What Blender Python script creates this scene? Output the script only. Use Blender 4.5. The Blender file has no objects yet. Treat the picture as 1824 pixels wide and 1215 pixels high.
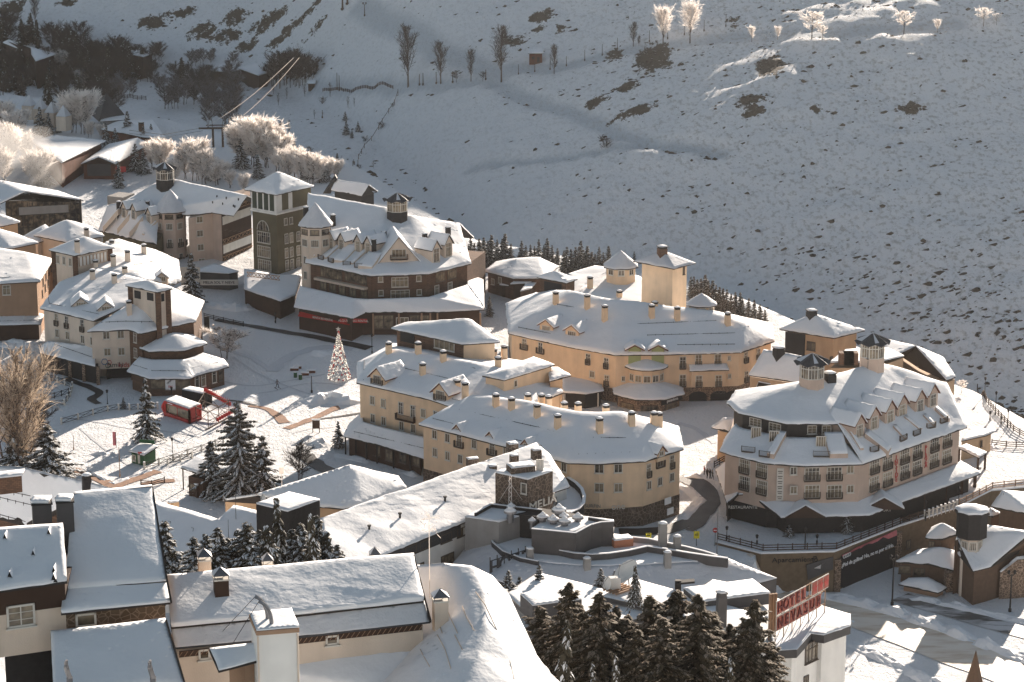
import bpy, bmesh, math, random
import numpy as np
from mathutils import Vector, Matrix, noise
from mathutils.bvhtree import BVHTree
R = math.radians
random.seed(7)
S = bpy.context.scene
COL = S.collection
# ---------------------------------------------------------------- camera
FPX, PITCH, CAMZ = 4500.0, R(14.5), 130.0
cp, sp = math.cos(PITCH), math.sin(PITCH)
cam = bpy.data.cameras.new('camera'); camo = bpy.data.objects.new('camera', cam); COL.objects.link(camo)
camo.location = (0, 0, CAMZ); camo.rotation_euler = (R(90) - PITCH, 0, 0)
cam.sensor_width = 36; cam.lens = 36 * FPX / 1824; cam.clip_start = 1; cam.clip_end = 6000
S.camera = camo
# ---------------------------------------------------------------- light
SUN_EL, SUN_AZ = 17.0, 21.5      # degrees above horizon, degrees right of +Y
W_ = bpy.data.worlds.new('World'); S.world = W_; W_.use_nodes = True
nt = W_.node_tree; bg = nt.nodes['Background']
sky = nt.nodes.new('ShaderNodeTexSky'); sky.sky_type = 'NISHITA'; sky.sun_disc = False
sky.sun_elevation = R(SUN_EL); sky.sun_rotation = R(SUN_AZ); sky.altitude = 2100; sky.dust_density = 1.5
hs = nt.nodes.new('ShaderNodeHueSaturation'); hs.inputs['Saturation'].default_value = .62; hs.inputs['Hue'].default_value = .482
nt.links.new(sky.outputs[0], hs.inputs['Color']); nt.links.new(hs.outputs[0], bg.inputs[0])
bg.inputs[1].default_value = .05
sl = bpy.data.lights.new('sun', 'SUN'); sl.energy = 5.0; sl.angle = R(.5); sl.color = (1, .86, .72)
so = bpy.data.objects.new('sun', sl); COL.objects.link(so)
az, el = R(SUN_AZ), R(SUN_EL)
sd = Vector((math.sin(az) * math.cos(el), math.cos(az) * math.cos(el), math.sin(el)))
so.rotation_euler = sd.to_track_quat('Z', 'Y').to_euler()
S.view_settings.view_transform = 'Standard'; S.view_settings.look = 'None'
S.view_settings.exposure = EXPO = 1.32; S.view_settings.gamma = 1
# ---------------------------------------------------------------- picture <-> place
def ray(u, v):
 X = (u - 912) / FPX; Y = -(v - 607.5) / FPX
 return Vector((X, cp + Y * sp, -sp + Y * cp))
O = Vector((0, 0, CAMZ))
def P(u, v, z):
 d = ray(u, v); return O + d * ((z - CAMZ) / d.z)
def PV(u, v, A, B):             # ray onto the vertical plane through A, B
 n = Vector((B[1] - A[1], A[0] - B[0], 0)); d = ray(u, v)
 return O + d * ((Vector((A[0], A[1], 0)) - O).dot(n) / d.dot(n))
def depth(p): return (p - O).dot(Vector((0, cp, -sp)))
def pxm(p): return FPX / depth(p)
# ---------------------------------------------------------------- materials
MATS = {}
def nm(t, k, **kw):
 n = t.nodes.new(k)
 for a, b in kw.items():
  if hasattr(n, a): setattr(n, a, b)
  else: n.inputs[a].default_value = b
 return n
def mat(name, col, rough=.8, var=.12, scale=1.5, bump=.0, bscale=8, metal=0, kind=None, col2=None, spec=.3, sss=0):
 m = bpy.data.materials.new(name); m.use_nodes = True; t = m.node_tree; b = t.nodes['Principled BSDF']
 b.inputs['Roughness'].default_value = rough; b.inputs['Metallic'].default_value = metal
 b.inputs['Specular IOR Level'].default_value = spec
 tc = nm(t, 'ShaderNodeTexCoord')
 c = (*col, 1)
 if kind == 'brick':
  x = nm(t, 'ShaderNodeTexBrick'); x.inputs['Scale'].default_value = 1; x.inputs['Brick Width'].default_value = .55
  x.inputs['Row Height'].default_value = .22; x.inputs['Mortar Size'].default_value = .025
  x.inputs['Color1'].default_value = c; x.inputs['Color2'].default_value = (*col2, 1); x.inputs['Mortar'].default_value = (*[k * .5 for k in col], 1)
  mp = nm(t, 'ShaderNodeMapping'); mp.inputs['Rotation'].default_value = (R(90), 0, 0)
  # use x+y so that bricks run round every wall
  sx = nm(t, 'ShaderNodeSeparateXYZ'); ad = nm(t, 'ShaderNodeMath', operation='ADD'); cb = nm(t, 'ShaderNodeCombineXYZ')
  t.links.new(tc.outputs['Object'], sx.inputs[0]); t.links.new(sx.outputs[0], ad.inputs[0]); t.links.new(sx.outputs[1], ad.inputs[1])
  t.links.new(ad.outputs[0], cb.inputs[0]); t.links.new(sx.outputs[2], cb.inputs[1])
  t.links.new(cb.outputs[0], x.inputs[0]); src = x.outputs[0]
 elif kind == 'stone':
  x = nm(t, 'ShaderNodeTexVoronoi'); x.inputs['Scale'].default_value = scale; x.feature = 'F1'
  e = nm(t, 'ShaderNodeTexVoronoi'); e.inputs['Scale'].default_value = scale; e.feature = 'DISTANCE_TO_EDGE'
  t.links.new(tc.outputs['Object'], x.inputs[0]); t.links.new(tc.outputs['Object'], e.inputs[0])
  r = nm(t, 'ShaderNodeValToRGB'); r.color_ramp.elements[0].color = c; r.color_ramp.elements[1].color = (*col2, 1)
  t.links.new(x.outputs['Color'], r.inputs[0])
  r2 = nm(t, 'ShaderNodeValToRGB'); r2.color_ramp.elements[0].position = .02; r2.color_ramp.elements[1].position = .07
  t.links.new(e.outputs[0], r2.inputs[0])
  mx = nm(t, 'ShaderNodeMix', data_type='RGBA'); t.links.new(r2.outputs[0], mx.inputs[0])
  mx.inputs[6].default_value = (*[k * 1.9 + .05 for k in col], 1); t.links.new(r.outputs[0], mx.inputs[7]); src = mx.outputs[2]
 elif kind == 'plank':
  x = nm(t, 'ShaderNodeTexWave', wave_type='BANDS', bands_direction='Z'); x.inputs['Scale'].default_value = scale
  x.inputs['Distortion'].default_value = .4; x.inputs['Detail'].default_value = 2
  t.links.new(tc.outputs['Object'], x.inputs[0])
  r = nm(t, 'ShaderNodeValToRGB'); r.color_ramp.elements[0].color = (*[k * .55 for k in col], 1); r.color_ramp.elements[1].color = c
  t.links.new(x.outputs[0], r.inputs[0]); src = r.outputs[0]
 else: src = None
 nz = nm(t, 'ShaderNodeTexNoise', Scale=scale if kind is None else .7, Detail=6.0)
 t.links.new(tc.outputs['Object'], nz.inputs[0])
 mr = nm(t, 'ShaderNodeMapRange'); mr.inputs[1].default_value = .3; mr.inputs[2].default_value = .7
 mr.inputs[3].default_value = 1 - var; mr.inputs[4].default_value = 1 + var; t.links.new(nz.outputs[0], mr.inputs[0])
 mu = nm(t, 'ShaderNodeVectorMath', operation='SCALE')
 if src: t.links.new(src, mu.inputs[0])
 else: mu.inputs[0].default_value = col
 mo = mr.outputs[0]
 if bump and kind is None:      # damp streaks running down rendered walls
  mp = nm(t, 'ShaderNodeMapping'); mp.inputs['Scale'].default_value = (.7, .7, .10); n3 = nm(t, 'ShaderNodeTexNoise', Scale=1.0, Detail=5.0); t.links.new(tc.outputs['Object'], mp.inputs[0]); t.links.new(mp.outputs[0], n3.inputs[0])
  m3 = nm(t, 'ShaderNodeMapRange'); m3.inputs[1].default_value = .35; m3.inputs[2].default_value = .62; m3.inputs[3].default_value = .91; m3.inputs[4].default_value = 1.02; t.links.new(n3.outputs[0], m3.inputs[0])
  mm = nm(t, 'ShaderNodeMath', operation='MULTIPLY'); t.links.new(mo, mm.inputs[0]); t.links.new(m3.outputs[0], mm.inputs[1]); mo = mm.outputs[0]
 t.links.new(mo, mu.inputs['Scale']); t.links.new(mu.outputs[0], b.inputs['Base Color'])
 if bump:
  n2 = nm(t, 'ShaderNodeTexNoise', Scale=float(bscale), Detail=5.0); t.links.new(tc.outputs['Object'], n2.inputs[0])
  bp = nm(t, 'ShaderNodeBump'); bp.inputs['Strength'].default_value = bump; bp.inputs['Distance'].default_value = .1
  t.links.new(n2.outputs[0], bp.inputs['Height']); t.links.new(bp.outputs[0], b.inputs['Normal'])
 MATS[name] = m; return m
def snowmat(name, col=(.83, .84, .86), s1=.35, b1=.35, s2=3.0, b2=.25):
 m = bpy.data.materials.new(name); m.use_nodes = True; t = m.node_tree; b = t.nodes['Principled BSDF']
 b.inputs['Roughness'].default_value = .75; b.inputs['Specular IOR Level'].default_value = .25
 tc = nm(t, 'ShaderNodeTexCoord'); L = t.links.new
 n1 = nm(t, 'ShaderNodeTexNoise', Scale=s1, Detail=5.0); n2 = nm(t, 'ShaderNodeTexNoise', Scale=s2, Detail=6.0)
 L(tc.outputs['Object'], n1.inputs[0]); L(tc.outputs['Object'], n2.inputs[0])
 bp = nm(t, 'ShaderNodeBump'); bp.inputs['Strength'].default_value = b1; bp.inputs['Distance'].default_value = .5; L(n1.outputs[0], bp.inputs['Height'])
 bq = nm(t, 'ShaderNodeBump'); bq.inputs['Strength'].default_value = b2; bq.inputs['Distance'].default_value = .12; L(n2.outputs[0], bq.inputs['Height'])
 L(bp.outputs[0], bq.inputs['Normal']); L(bq.outputs[0], b.inputs['Normal'])
 mr = nm(t, 'ShaderNodeMapRange'); mr.inputs[3].default_value = .93; mr.inputs[4].default_value = 1.04; L(n1.outputs[0], mr.inputs[0])
 mu = nm(t, 'ShaderNodeVectorMath', operation='SCALE'); mu.inputs[0].default_value = col; L(mr.outputs[0], mu.inputs['Scale']); L(mu.outputs[0], b.inputs['Base Color'])
 MATS[name] = m; return m
snowmat('snow')
snowmat('snow_thin', (.62, .63, .66), 1.2, .3, 8, .3)
mat('yellow', (.72, .53, .36), .85, .07, .5, .2, 14)
mat('ochre', (.52, .35, .22), .85, .08, .5, .2, 14)
mat('cream', (.66, .55, .45), .85, .06, .5, .2, 14)
mat('pinkish', (.55, .42, .34), .85, .07, .5, .25, 10)
mat('rose', (.54, .41, .33), .85, .07, .5, .25, 10)
mat('tan', (.36, .23, .15), .85, .1, .5, .25, 10)
mat('white', (.76, .74, .70), .8, .05, .6, .15, 12)
mat('olive', (.115, .10, .062), .85, .1, .5, .2, 12)
mat('green', (.32, .36, .17), .85, .07, .5, .15, 12)
mat('brick', (.17, .095, .06), .9, .15, col2=(.10, .06, .042), kind='brick')
mat('stone', (.19, .13, .09), .9, .15, 2.2, .3, 6, kind='stone', col2=(.08, .055, .04))
mat('honey', (.10, .065, .04), .9, .1, 2.4, .3, 6, kind='stone', col2=(.13, .09, .06))
mat('rubble', (.10, .07, .05), .9, .15, 1.5, .3, 6, kind='stone', col2=(.06, .045, .035))
mat('wood', (.075, .042, .028), .8, .15, 5, kind='plank')
mat('redwood', (.16, .06, .035), .8, .15, 5, kind='plank')
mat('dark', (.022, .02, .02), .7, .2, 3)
mat('slate', (.05, .05, .055), .6, .25, 4, .4, 10)
mat('fascia', (.035, .028, .025), .7, .2, 3)
mat('metal', (.22, .22, .23), .4, .15, 3, metal=.7)
mat('grey', (.27, .26, .25), .85, .08, .6, .2, 12)
mat('darkgrey', (.085, .08, .08), .8, .12, .6, .2, 12)
mat('frame', (.62, .58, .52), .6, .05)
mat('darkframe', (.09, .07, .055), .6, .1)
mat('red', (.45, .035, .03), .5, .1)
mat('pink', (.55, .16, .18), .6, .1)
mat('yellowpaint', (.75, .62, .03), .5, .05)
mat('kiosk', (.02, .09, .035), .6, .1)
mat('terracotta', (.5, .2, .11), .8, .1)
mat('asphalt', (.045, .042, .042), .55, .35, .4, .4, 20)
mat('paving', (.30, .17, .11), .8, .25, 1.2, .5, 12)
mat('bark', (.09, .06, .045), .9, .2, 6)
mat('needle', (.065, .055, .036), .8, .3, 2)
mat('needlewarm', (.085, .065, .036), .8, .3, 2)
mat('frost', (.88, .83, .80), .7, .1, 2)
mat('twig', (.06, .048, .042), .9, .2, 3)
mat('rock', (.075, .06, .045), .95, .35, 1.5, .6, 4)
mat('skin', (.5, .3, .22), .6, .05)
mat('black', (.012, .012, .014), .6, .1)
mat('paint', (.82, .82, .82), .5, .03)
mat('bluepaint', (.05, .16, .32), .5, .05)
mat('orange', (.6, .22, .04), .6, .1)
mat('wirewhite', (.5, .48, .45), .5, .03)
mat('signred', (.36, .10, .07), .6, .3, 3)
mat('darkred', (.13, .02, .02), .6, .1)
mat('darkgreen', (.035, .05, .035), .8, .1)
mat('brown', (.12, .075, .05), .9, .12)  # dark tone carries the shade on the lower right houses
mat('brownlit', (.17, .12, .075), .9, .15)  # lit copy of brown, brightness put into the terrace wall colour
mat('greyfrost', (.22, .21, .22), .8, .2, 2)
mat('warmfrost', (.50, .40, .32), .8, .2, 2)  # frost with the warmth of sunlight put into its tint
def roadmat(name, c1, c2, sc=(.25, 1.2, 1), lo=.45, hi=.6):
 m = bpy.data.materials.new(name); m.use_nodes = True; t = m.node_tree; b = t.nodes['Principled BSDF']; L = t.links.new; b.inputs['Roughness'].default_value = .55
 tc = nm(t, 'ShaderNodeTexCoord'); mp = nm(t, 'ShaderNodeMapping'); mp.inputs['Rotation'].default_value = (0, 0, R(32)); mp.inputs['Scale'].default_value = sc; n = nm(t, 'ShaderNodeTexNoise', Scale=.55, Detail=8.0, Roughness=.6)
 L(tc.outputs['Object'], mp.inputs[0]); L(mp.outputs[0], n.inputs[0]); r = nm(t, 'ShaderNodeValToRGB'); e = r.color_ramp.elements; e[0].position = lo; e[0].color = (*c1, 1); e[1].position = hi; e[1].color = (*c2, 1); L(n.outputs[0], r.inputs[0]); L(r.outputs[0], b.inputs['Base Color'])
 bp = nm(t, 'ShaderNodeBump'); bp.inputs['Strength'].default_value = .4; bp.inputs['Distance'].default_value = .1; L(n.outputs[0], bp.inputs['Height']); L(bp.outputs[0], b.inputs['Normal']); MATS[name] = m
roadmat('roadsnow', (.50, .36, .24), (.80, .72, .63), lo=.30, hi=.55); roadmat('asphalt_snow', (.10, .095, .09), (.6, .6, .62))
for n_ in ('frost', 'warmfrost'):       # rime lets light through
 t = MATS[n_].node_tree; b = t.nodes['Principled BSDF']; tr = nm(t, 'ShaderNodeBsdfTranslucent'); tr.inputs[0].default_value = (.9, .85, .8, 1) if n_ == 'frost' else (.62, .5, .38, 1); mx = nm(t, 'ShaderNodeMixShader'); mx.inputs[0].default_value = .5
 t.links.new(b.outputs[0], mx.inputs[1]); t.links.new(tr.outputs[0], mx.inputs[2]); t.links.new(mx.outputs[0], t.nodes['Material Output'].inputs[0])
def lamp_mat(name, col, st):
 m = bpy.data.materials.new(name); m.use_nodes = True; b = m.node_tree.nodes['Principled BSDF']; b.inputs['Base Color'].default_value = (*col, 1); b.inputs['Emission Color'].default_value = (*col, 1); b.inputs['Emission Strength'].default_value = st; MATS[name] = m
lamp_mat('bulb', (1, .93, .8), .35)
def glassmat():
 m = bpy.data.materials.new('glass'); m.use_nodes = True; t = m.node_tree; b = t.nodes['Principled BSDF']
 b.inputs['Roughness'].default_value = .12; b.inputs['Specular IOR Level'].default_value = .45
 oi = nm(t, 'ShaderNodeTexCoord'); n = nm(t, 'ShaderNodeTexNoise', Scale=.9, Detail=2.0); t.links.new(oi.outputs['Object'], n.inputs[0])
 inf = nm(t, 'ShaderNodeObjectInfo'); ad = nm(t, 'ShaderNodeMath', operation='MULTIPLY_ADD')
 t.links.new(inf.outputs['Random'], ad.inputs[0]); ad.inputs[1].default_value = .35; t.links.new(n.outputs[0], ad.inputs[2])
 r = nm(t, 'ShaderNodeValToRGB'); e = r.color_ramp.elements; e[0].position = .45; e[0].color = (.012, .012, .014, 1); e[1].position = .95; e[1].color = (.34, .27, .18, 1)
 t.links.new(ad.outputs[0], r.inputs[0]); t.links.new(r.outputs[0], b.inputs['Base Color']); MATS['glass'] = m
glassmat()
def M(k): return MATS[k]
# ---------------------------------------------------------------- objects
def tag(o, label=None, cat=None, group=None, kind=None):
 if label: o['label'] = label
 if cat: o['category'] = cat
 if group: o['group'] = group
 if kind: o['kind'] = kind
 return o
def link(o, parent=None):
 COL.objects.link(o)
 if parent is not None: o.parent = parent; o.matrix_parent_inverse = Matrix.Translation(-parent.location) if parent.type == 'EMPTY' and tuple(parent.rotation_euler) == (0, 0, 0) and parent.parent is None else Matrix()
 return o
def empty(name, loc, label, cat, group=None):
 o = bpy.data.objects.new(name, None); o.location = loc; o.empty_display_size = .5; COL.objects.link(o)
 return tag(o, label, cat, group)
class MB:
 """collects shapes in world coordinates and links them as one mesh"""
 def __init__(s): s.v = []; s.f = []; s.m = []; s.cur = 0
 def quad(s, *p):
  k = len(s.v); s.v += [tuple(q) for q in p]; s.f.append(tuple(range(k, k + len(p)))); s.m.append(s.cur)
 def box(s, c, ex, ey, ez):      # centre, half-extent vectors
  c = Vector(c); ex, ey, ez = Vector(ex), Vector(ey), Vector(ez); k = len(s.v)
  for a in (-1, 1):
   for b in (-1, 1):
    for d in (-1, 1): s.v.append(tuple(c + ex * a + ey * b + ez * d))
  for q in ((0, 1, 3, 2), (4, 6, 7, 5), (0, 4, 5, 1), (2, 3, 7, 6), (0, 2, 6, 4), (1, 5, 7, 3)):
   s.f.append(tuple(k + i for i in q)); s.m.append(s.cur)
 def abox(s, x0, y0, z0, x1, y1, z1):
  s.box(((x0 + x1) / 2, (y0 + y1) / 2, (z0 + z1) / 2), ((x1 - x0) / 2, 0, 0), (0, (y1 - y0) / 2, 0), (0, 0, (z1 - z0) / 2))
 def prism(s, pts, z0, z1, cap=True):
  n = len(pts); k = len(s.v)
  zz0 = z0 if hasattr(z0, '__len__') else [z0] * n; zz1 = z1 if hasattr(z1, '__len__') else [z1] * n
  for i, p in enumerate(pts): s.v.append((p[0], p[1], zz0[i]))
  for i, p in enumerate(pts): s.v.append((p[0], p[1], zz1[i]))
  for i in range(n):
   j = (i + 1) % n; s.f.append((k + i, k + j, k + n + j, k + n + i)); s.m.append(s.cur)
  if cap:
   s.f.append(tuple(k + n + i for i in range(n))); s.m.append(s.cur); s.f.append(tuple(k + i for i in reversed(range(n)))); s.m.append(s.cur)
 def bar(s, a, b, w, h=None, n=4):
  a, b = Vector(a), Vector(b); d = b - a
  if d.length < 1e-5: return
  h = w if h is None else h; d.normalize()
  x = d.cross(Vector((0, 0, 1)))
  if x.length < .05: x = d.cross(Vector((0, 1, 0)))
  x.normalize(); y = x.cross(d)
  if n == 4: s.box((a + b) / 2, x * w / 2, y * h / 2, (b - a) / 2); return
  k = len(s.v)
  for e, rr in ((a, w / 2), (b, h / 2)):
   for i in range(n):
    t = 2 * math.pi * i / n; s.v.append(tuple(e + x * math.cos(t) * rr + y * math.sin(t) * rr))
  for i in range(n):
   j = (i + 1) % n; s.f.append((k + i, k + j, k + n + j, k + n + i)); s.m.append(s.cur)
  s.f.append(tuple(k + n + i for i in range(n))); s.m.append(s.cur)
  s.f.append(tuple(k + i for i in reversed(range(n)))); s.m.append(s.cur)
 def cyl(s, c, r, z0, z1, n=16, r1=None, cap=True, a0=0):
  r1 = r if r1 is None else r1; k = len(s.v)
  for z, q in ((z0, r), (z1, r1)):
   for i in range(n):
    t = a0 + 2 * math.pi * i / n; s.v.append((c[0] + q * math.cos(t), c[1] + q * math.sin(t), z))
  for i in range(n):
   j = (i + 1) % n; s.f.append((k + i, k + j, k + n + j, k + n + i)); s.m.append(s.cur)
  if cap:
   s.f.append(tuple(k + n + i for i in range(n))); s.m.append(s.cur); s.f.append(tuple(k + i for i in reversed(range(n)))); s.m.append(s.cur)
 def mesh(s, name, mats, smooth=False, recalc=True):
  me = bpy.data.meshes.new(name); me.from_pydata(s.v, [], s.f)
  for m in (mats if isinstance(mats, (list, tuple)) else [mats]): me.materials.append(M(m))
  me.polygons.foreach_set('material_index', s.m)
  if recalc:
   b = bmesh.new(); b.from_mesh(me); bmesh.ops.recalc_face_normals(b, faces=b.faces); b.to_mesh(me); b.free()
  if smooth: me.polygons.foreach_set('use_smooth', [True] * len(me.polygons))
  me.update(); return me
 def build(s, name, mats, parent=None, smooth=False, recalc=True):
  if not s.f: return None
  return link(bpy.data.objects.new(name, s.mesh(name, mats, smooth, recalc)), parent)
def sub(name, me, parent, loc, rz=0, scale=1):
 """a part of its own frame, placed in world coordinates under parent"""
 o = bpy.data.objects.new(name, me); COL.objects.link(o); o.parent = parent
 w = parent.matrix_world if False else None
 root = parent; off = Vector((0, 0, 0))
 while root is not None:
  off += Vector(root.location); root = root.parent
  if root is not None and root.type == 'EMPTY' and False: pass
 o.location = Vector(loc) - off; o.rotation_euler = (0, 0, rz); o.scale = (scale,) * 3 if not hasattr(scale, '__len__') else scale
 return o
ORD = ['first', 'second', 'third', 'fourth', 'fifth', 'sixth', 'seventh', 'eighth', 'ninth', 'tenth', 'eleventh', 'twelfth', 'thirteenth', 'fourteenth', 'fifteenth', 'sixteenth', 'seventeenth', 'eighteenth', 'nineteenth', 'twentieth']
def ordw(i):
 if i < 20: return ORD[i]
 tens = ['', '', 'twenty', 'thirty', 'forty', 'fifty', 'sixty', 'seventy', 'eighty', 'ninety']
 n = i + 1
 if n % 10 == 0: return {20: 'twentieth', 30: 'thirtieth', 40: 'fortieth', 50: 'fiftieth', 60: 'sixtieth', 70: 'seventieth', 80: 'eightieth', 90: 'ninetieth'}[n]
 return tens[n // 10] + '-' + ORD[n % 10 - 1]
# ================================================================ terrain
RIM = [(-420, 800), (-260, 780), (-153, 740), (-100, 704), (-47, 657), (-11, 577), (41, 541), (58, 512), (86, 466), (97, 431), (130, 405), (260, 370)]
def sstep(a, b, x):
 t = np.clip((x - a) / (b - a), 0, 1); return t * t * (3 - 2 * t)
def seg_dist(x, y, pl):
 best = np.full(x.shape, 1e9); sg = np.ones(x.shape)
 for (ax, ay), (bx, by) in zip(pl[:-1], pl[1:]):
  dx, dy = bx - ax, by - ay; t = np.clip(((x - ax) * dx + (y - ay) * dy) / (dx * dx + dy * dy), 0, 1)
  d = np.hypot(x - ax - t * dx, y - ay - t * dy); s_ = np.sign((x - ax) * (-dy) + (y - ay) * dx) 
  m = d < best - 1e-6; best = np.where(m, d, best); sg = np.where(m, s_, sg)
 return best, sg
def vnoise(x, y, sc, seed=0):          # smooth value noise, numpy
 rs = np.random.RandomState(seed); T = rs.rand(256, 256)
 X, Y = x / sc + 1000, y / sc + 1000; xi, yi = np.floor(X).astype(int), np.floor(Y).astype(int); fx, fy = X - xi, Y - yi
 fx = fx * fx * (3 - 2 * fx); fy = fy * fy * (3 - 2 * fy)
 g = lambda a, b: T[a % 256, b % 256]
 return (g(xi, yi) * (1 - fx) + g(xi + 1, yi) * fx) * (1 - fy) + (g(xi, yi + 1) * (1 - fx) + g(xi + 1, yi + 1) * fx) * fy - .5
def inpoly(x, y, poly):
 r = np.zeros(x.shape, bool); n = len(poly)
 for i in range(n):
  x0, y0 = poly[i]; x1, y1 = poly[(i + 1) % n]
  c = ((y0 > y) != (y1 > y)); xx = (x1 - x0) * (y - y0) / ((y1 - y0) if y1 != y0 else 1e-9) + x0
  r ^= c & (x < xx)
 return r
LOW = [tuple(P(u, v, 0)[:2]) for u, v in ((1352, 988), (1420, 980), (1487, 977), (1562, 947), (1600, 931), (1640, 907), (1700, 889), (1824, 862), (2200, 800), (2200, 1600), (1500, 1600), (1500, 1180), (1330, 1020))]
def hgt(x, y):
 d, sg = seg_dist(x, y, RIM); s = d * sg
 zp = .055 * np.clip(y - 480, 0, 260)
 w = sstep(-5, -95, x)                          # wide valley on the left
 Wd = 10 + w * 112
 dip = 7 + 5 * w
 hill = zp - dip * sstep(0, 14 + 10 * w, s) + (.318 + .065 * sstep(140, 50, x) + .085 * w) * np.minimum(np.clip(s - Wd, 0, 420), 420 - 215 * w)
 z = np.where(s > 0, hill, zp)
 y0 = 322
 z = z + .26 * np.clip(y0 - y, 0, 400) * (s < 0)
 # lower street to the right of the retaining wall
 ins = inpoly(x, y, LOW)
 z = np.where(ins, z - 6 * sstep(29, 43, x), z)
 hm = sstep(6, 30, s)
 z = z + hm * (vnoise(x, y, 38, 1) * 2.5 * sstep(10, 60, s) + vnoise(x, y, 13, 2) * 1.1 + vnoise(x, y, 5.5, 3) * .85 + vnoise(x, y, 3.1, 9) * .8)
 z = z + (1 - hm) * (vnoise(x, y, 9, 4) * .25 + vnoise(x, y, 3.2, 5) * .10)
 return z, s
GX0, GX1, GY0, GY1, GS = -330., 270., 100., 1150., 1.5
gx = np.arange(GX0, GX1 + .1, GS); gy = np.arange(GY0, GY1 + .1, GS)
XX, YY = np.meshgrid(gx, gy); HH, SS = hgt(XX, YY)
def H0(x, y):
 fx, fy = (x - GX0) / GS, (y - GY0) / GS; i, j = int(min(max(fx, 0), len(gx) - 2)), int(min(max(fy, 0), len(gy) - 2)); fx -= i; fy -= j
 return float((HH[j, i] * (1 - fx) + HH[j, i + 1] * fx) * (1 - fy) + (HH[j + 1, i] * (1 - fx) + HH[j + 1, i + 1] * fx) * fy)
def G(u, v, t0=200., t1=1100.):        # picture point -> ground point
 d = ray(u, v); t = t0; prev = t0
 while t < t1:
  p = O + d * t
  if p.z < H0(p.x, p.y):
   a, b = prev, t
   for _ in range(12):
    m = (a + b) / 2; q = O + d * m
    if q.z < H0(q.x, q.y): b = m
    else: a = m
   return O + d * b
  prev = t; t += 1.5
 return O + d * t1
# carve the paths across the hill, add snow banks
def carve(px, w, dz):
 pl = [tuple(G(u, v)[:2]) for u, v in px]
 d, _ = seg_dist(XX, YY, pl)
 global HH
 HH = HH + dz * (1 - sstep(w * .4, w, d)); return d
TRK = np.zeros(XX.shape)
for px, w, dz in ((((880, 145), (905, 155), (960, 180), (1040, 205), (1100, 235), (1170, 258), (1280, 270)), 4.5, -.9),
                  (((840, 300), (960, 285), (1060, 272), (1170, 262)), 3.0, -.4),
                  (((640, 5), (700, 40), (780, 90), (870, 125), (1000, 118), (1140, 85), (1300, 62), (1500, 55), (1700, 40)), 6, -.6),
                  (((560, 150), (700, 156), (800, 150), (890, 140)), 4, -.7)):
 dd = carve(px, w, dz); TRK = np.maximum(TRK, 1 - sstep(w * .3, w * .8, dd))
def blobs(lst):
 r = np.zeros(XX.shape)
 for u, v, ru, rv, a in lst:
  p = G(u, v); k = pxm(p); q = G(u, min(v + rv, 1100)); ry = max(2.0, abs(p.y - q.y)); rx = ru / k
  r = np.maximum(r, a * np.exp(-(((XX - p.x) / rx) ** 2 + ((YY - p.y) / ry) ** 2) ** 1.5))
 return r
ROCK = blobs([(1165, 105, 34, 26, 1.2), (1118, 155, 22, 14, 1), (1095, 100, 20, 12, .9), (1065, 182, 28, 10, .9), (1130, 200, 55, 12, .85), (1335, 178, 32, 13, 1.1), (1340, 202, 26, 10, 1.1),
              (1372, 122, 28, 14, 1.1), (965, 28, 22, 12, 1.1), (960, 52, 18, 6, .9), (1000, 52, 16, 10, .7), (1000, 165, 10, 6, .6), (1620, 195, 22, 14, .9), (1455, 195, 16, 6, .8),
              (1305, 40, 16, 20, .7), (1400, 25, 26, 10, .6), (920, 75, 34, 14, .7), (480, 40, 40, 16, .95), (510, 60, 45, 12, .9), (420, 30, 30, 18, .9), (360, 55, 30, 20, .9), (330, 20, 30, 14, .8),
              (270, 40, 34, 18, .9), (300, 25, 24, 10, .8), (400, 65, 40, 16, .85), (550, 20, 40, 12, .8), (560, 55, 30, 12, .7), (440, 85, 26, 12, .8), (560, 125, 26, 9, .6), (120, 5, 30, 8, .8), (20, 15, 30, 14, 1)])
HH = HH + ROCK * .2 * (SS > 10)
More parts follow.
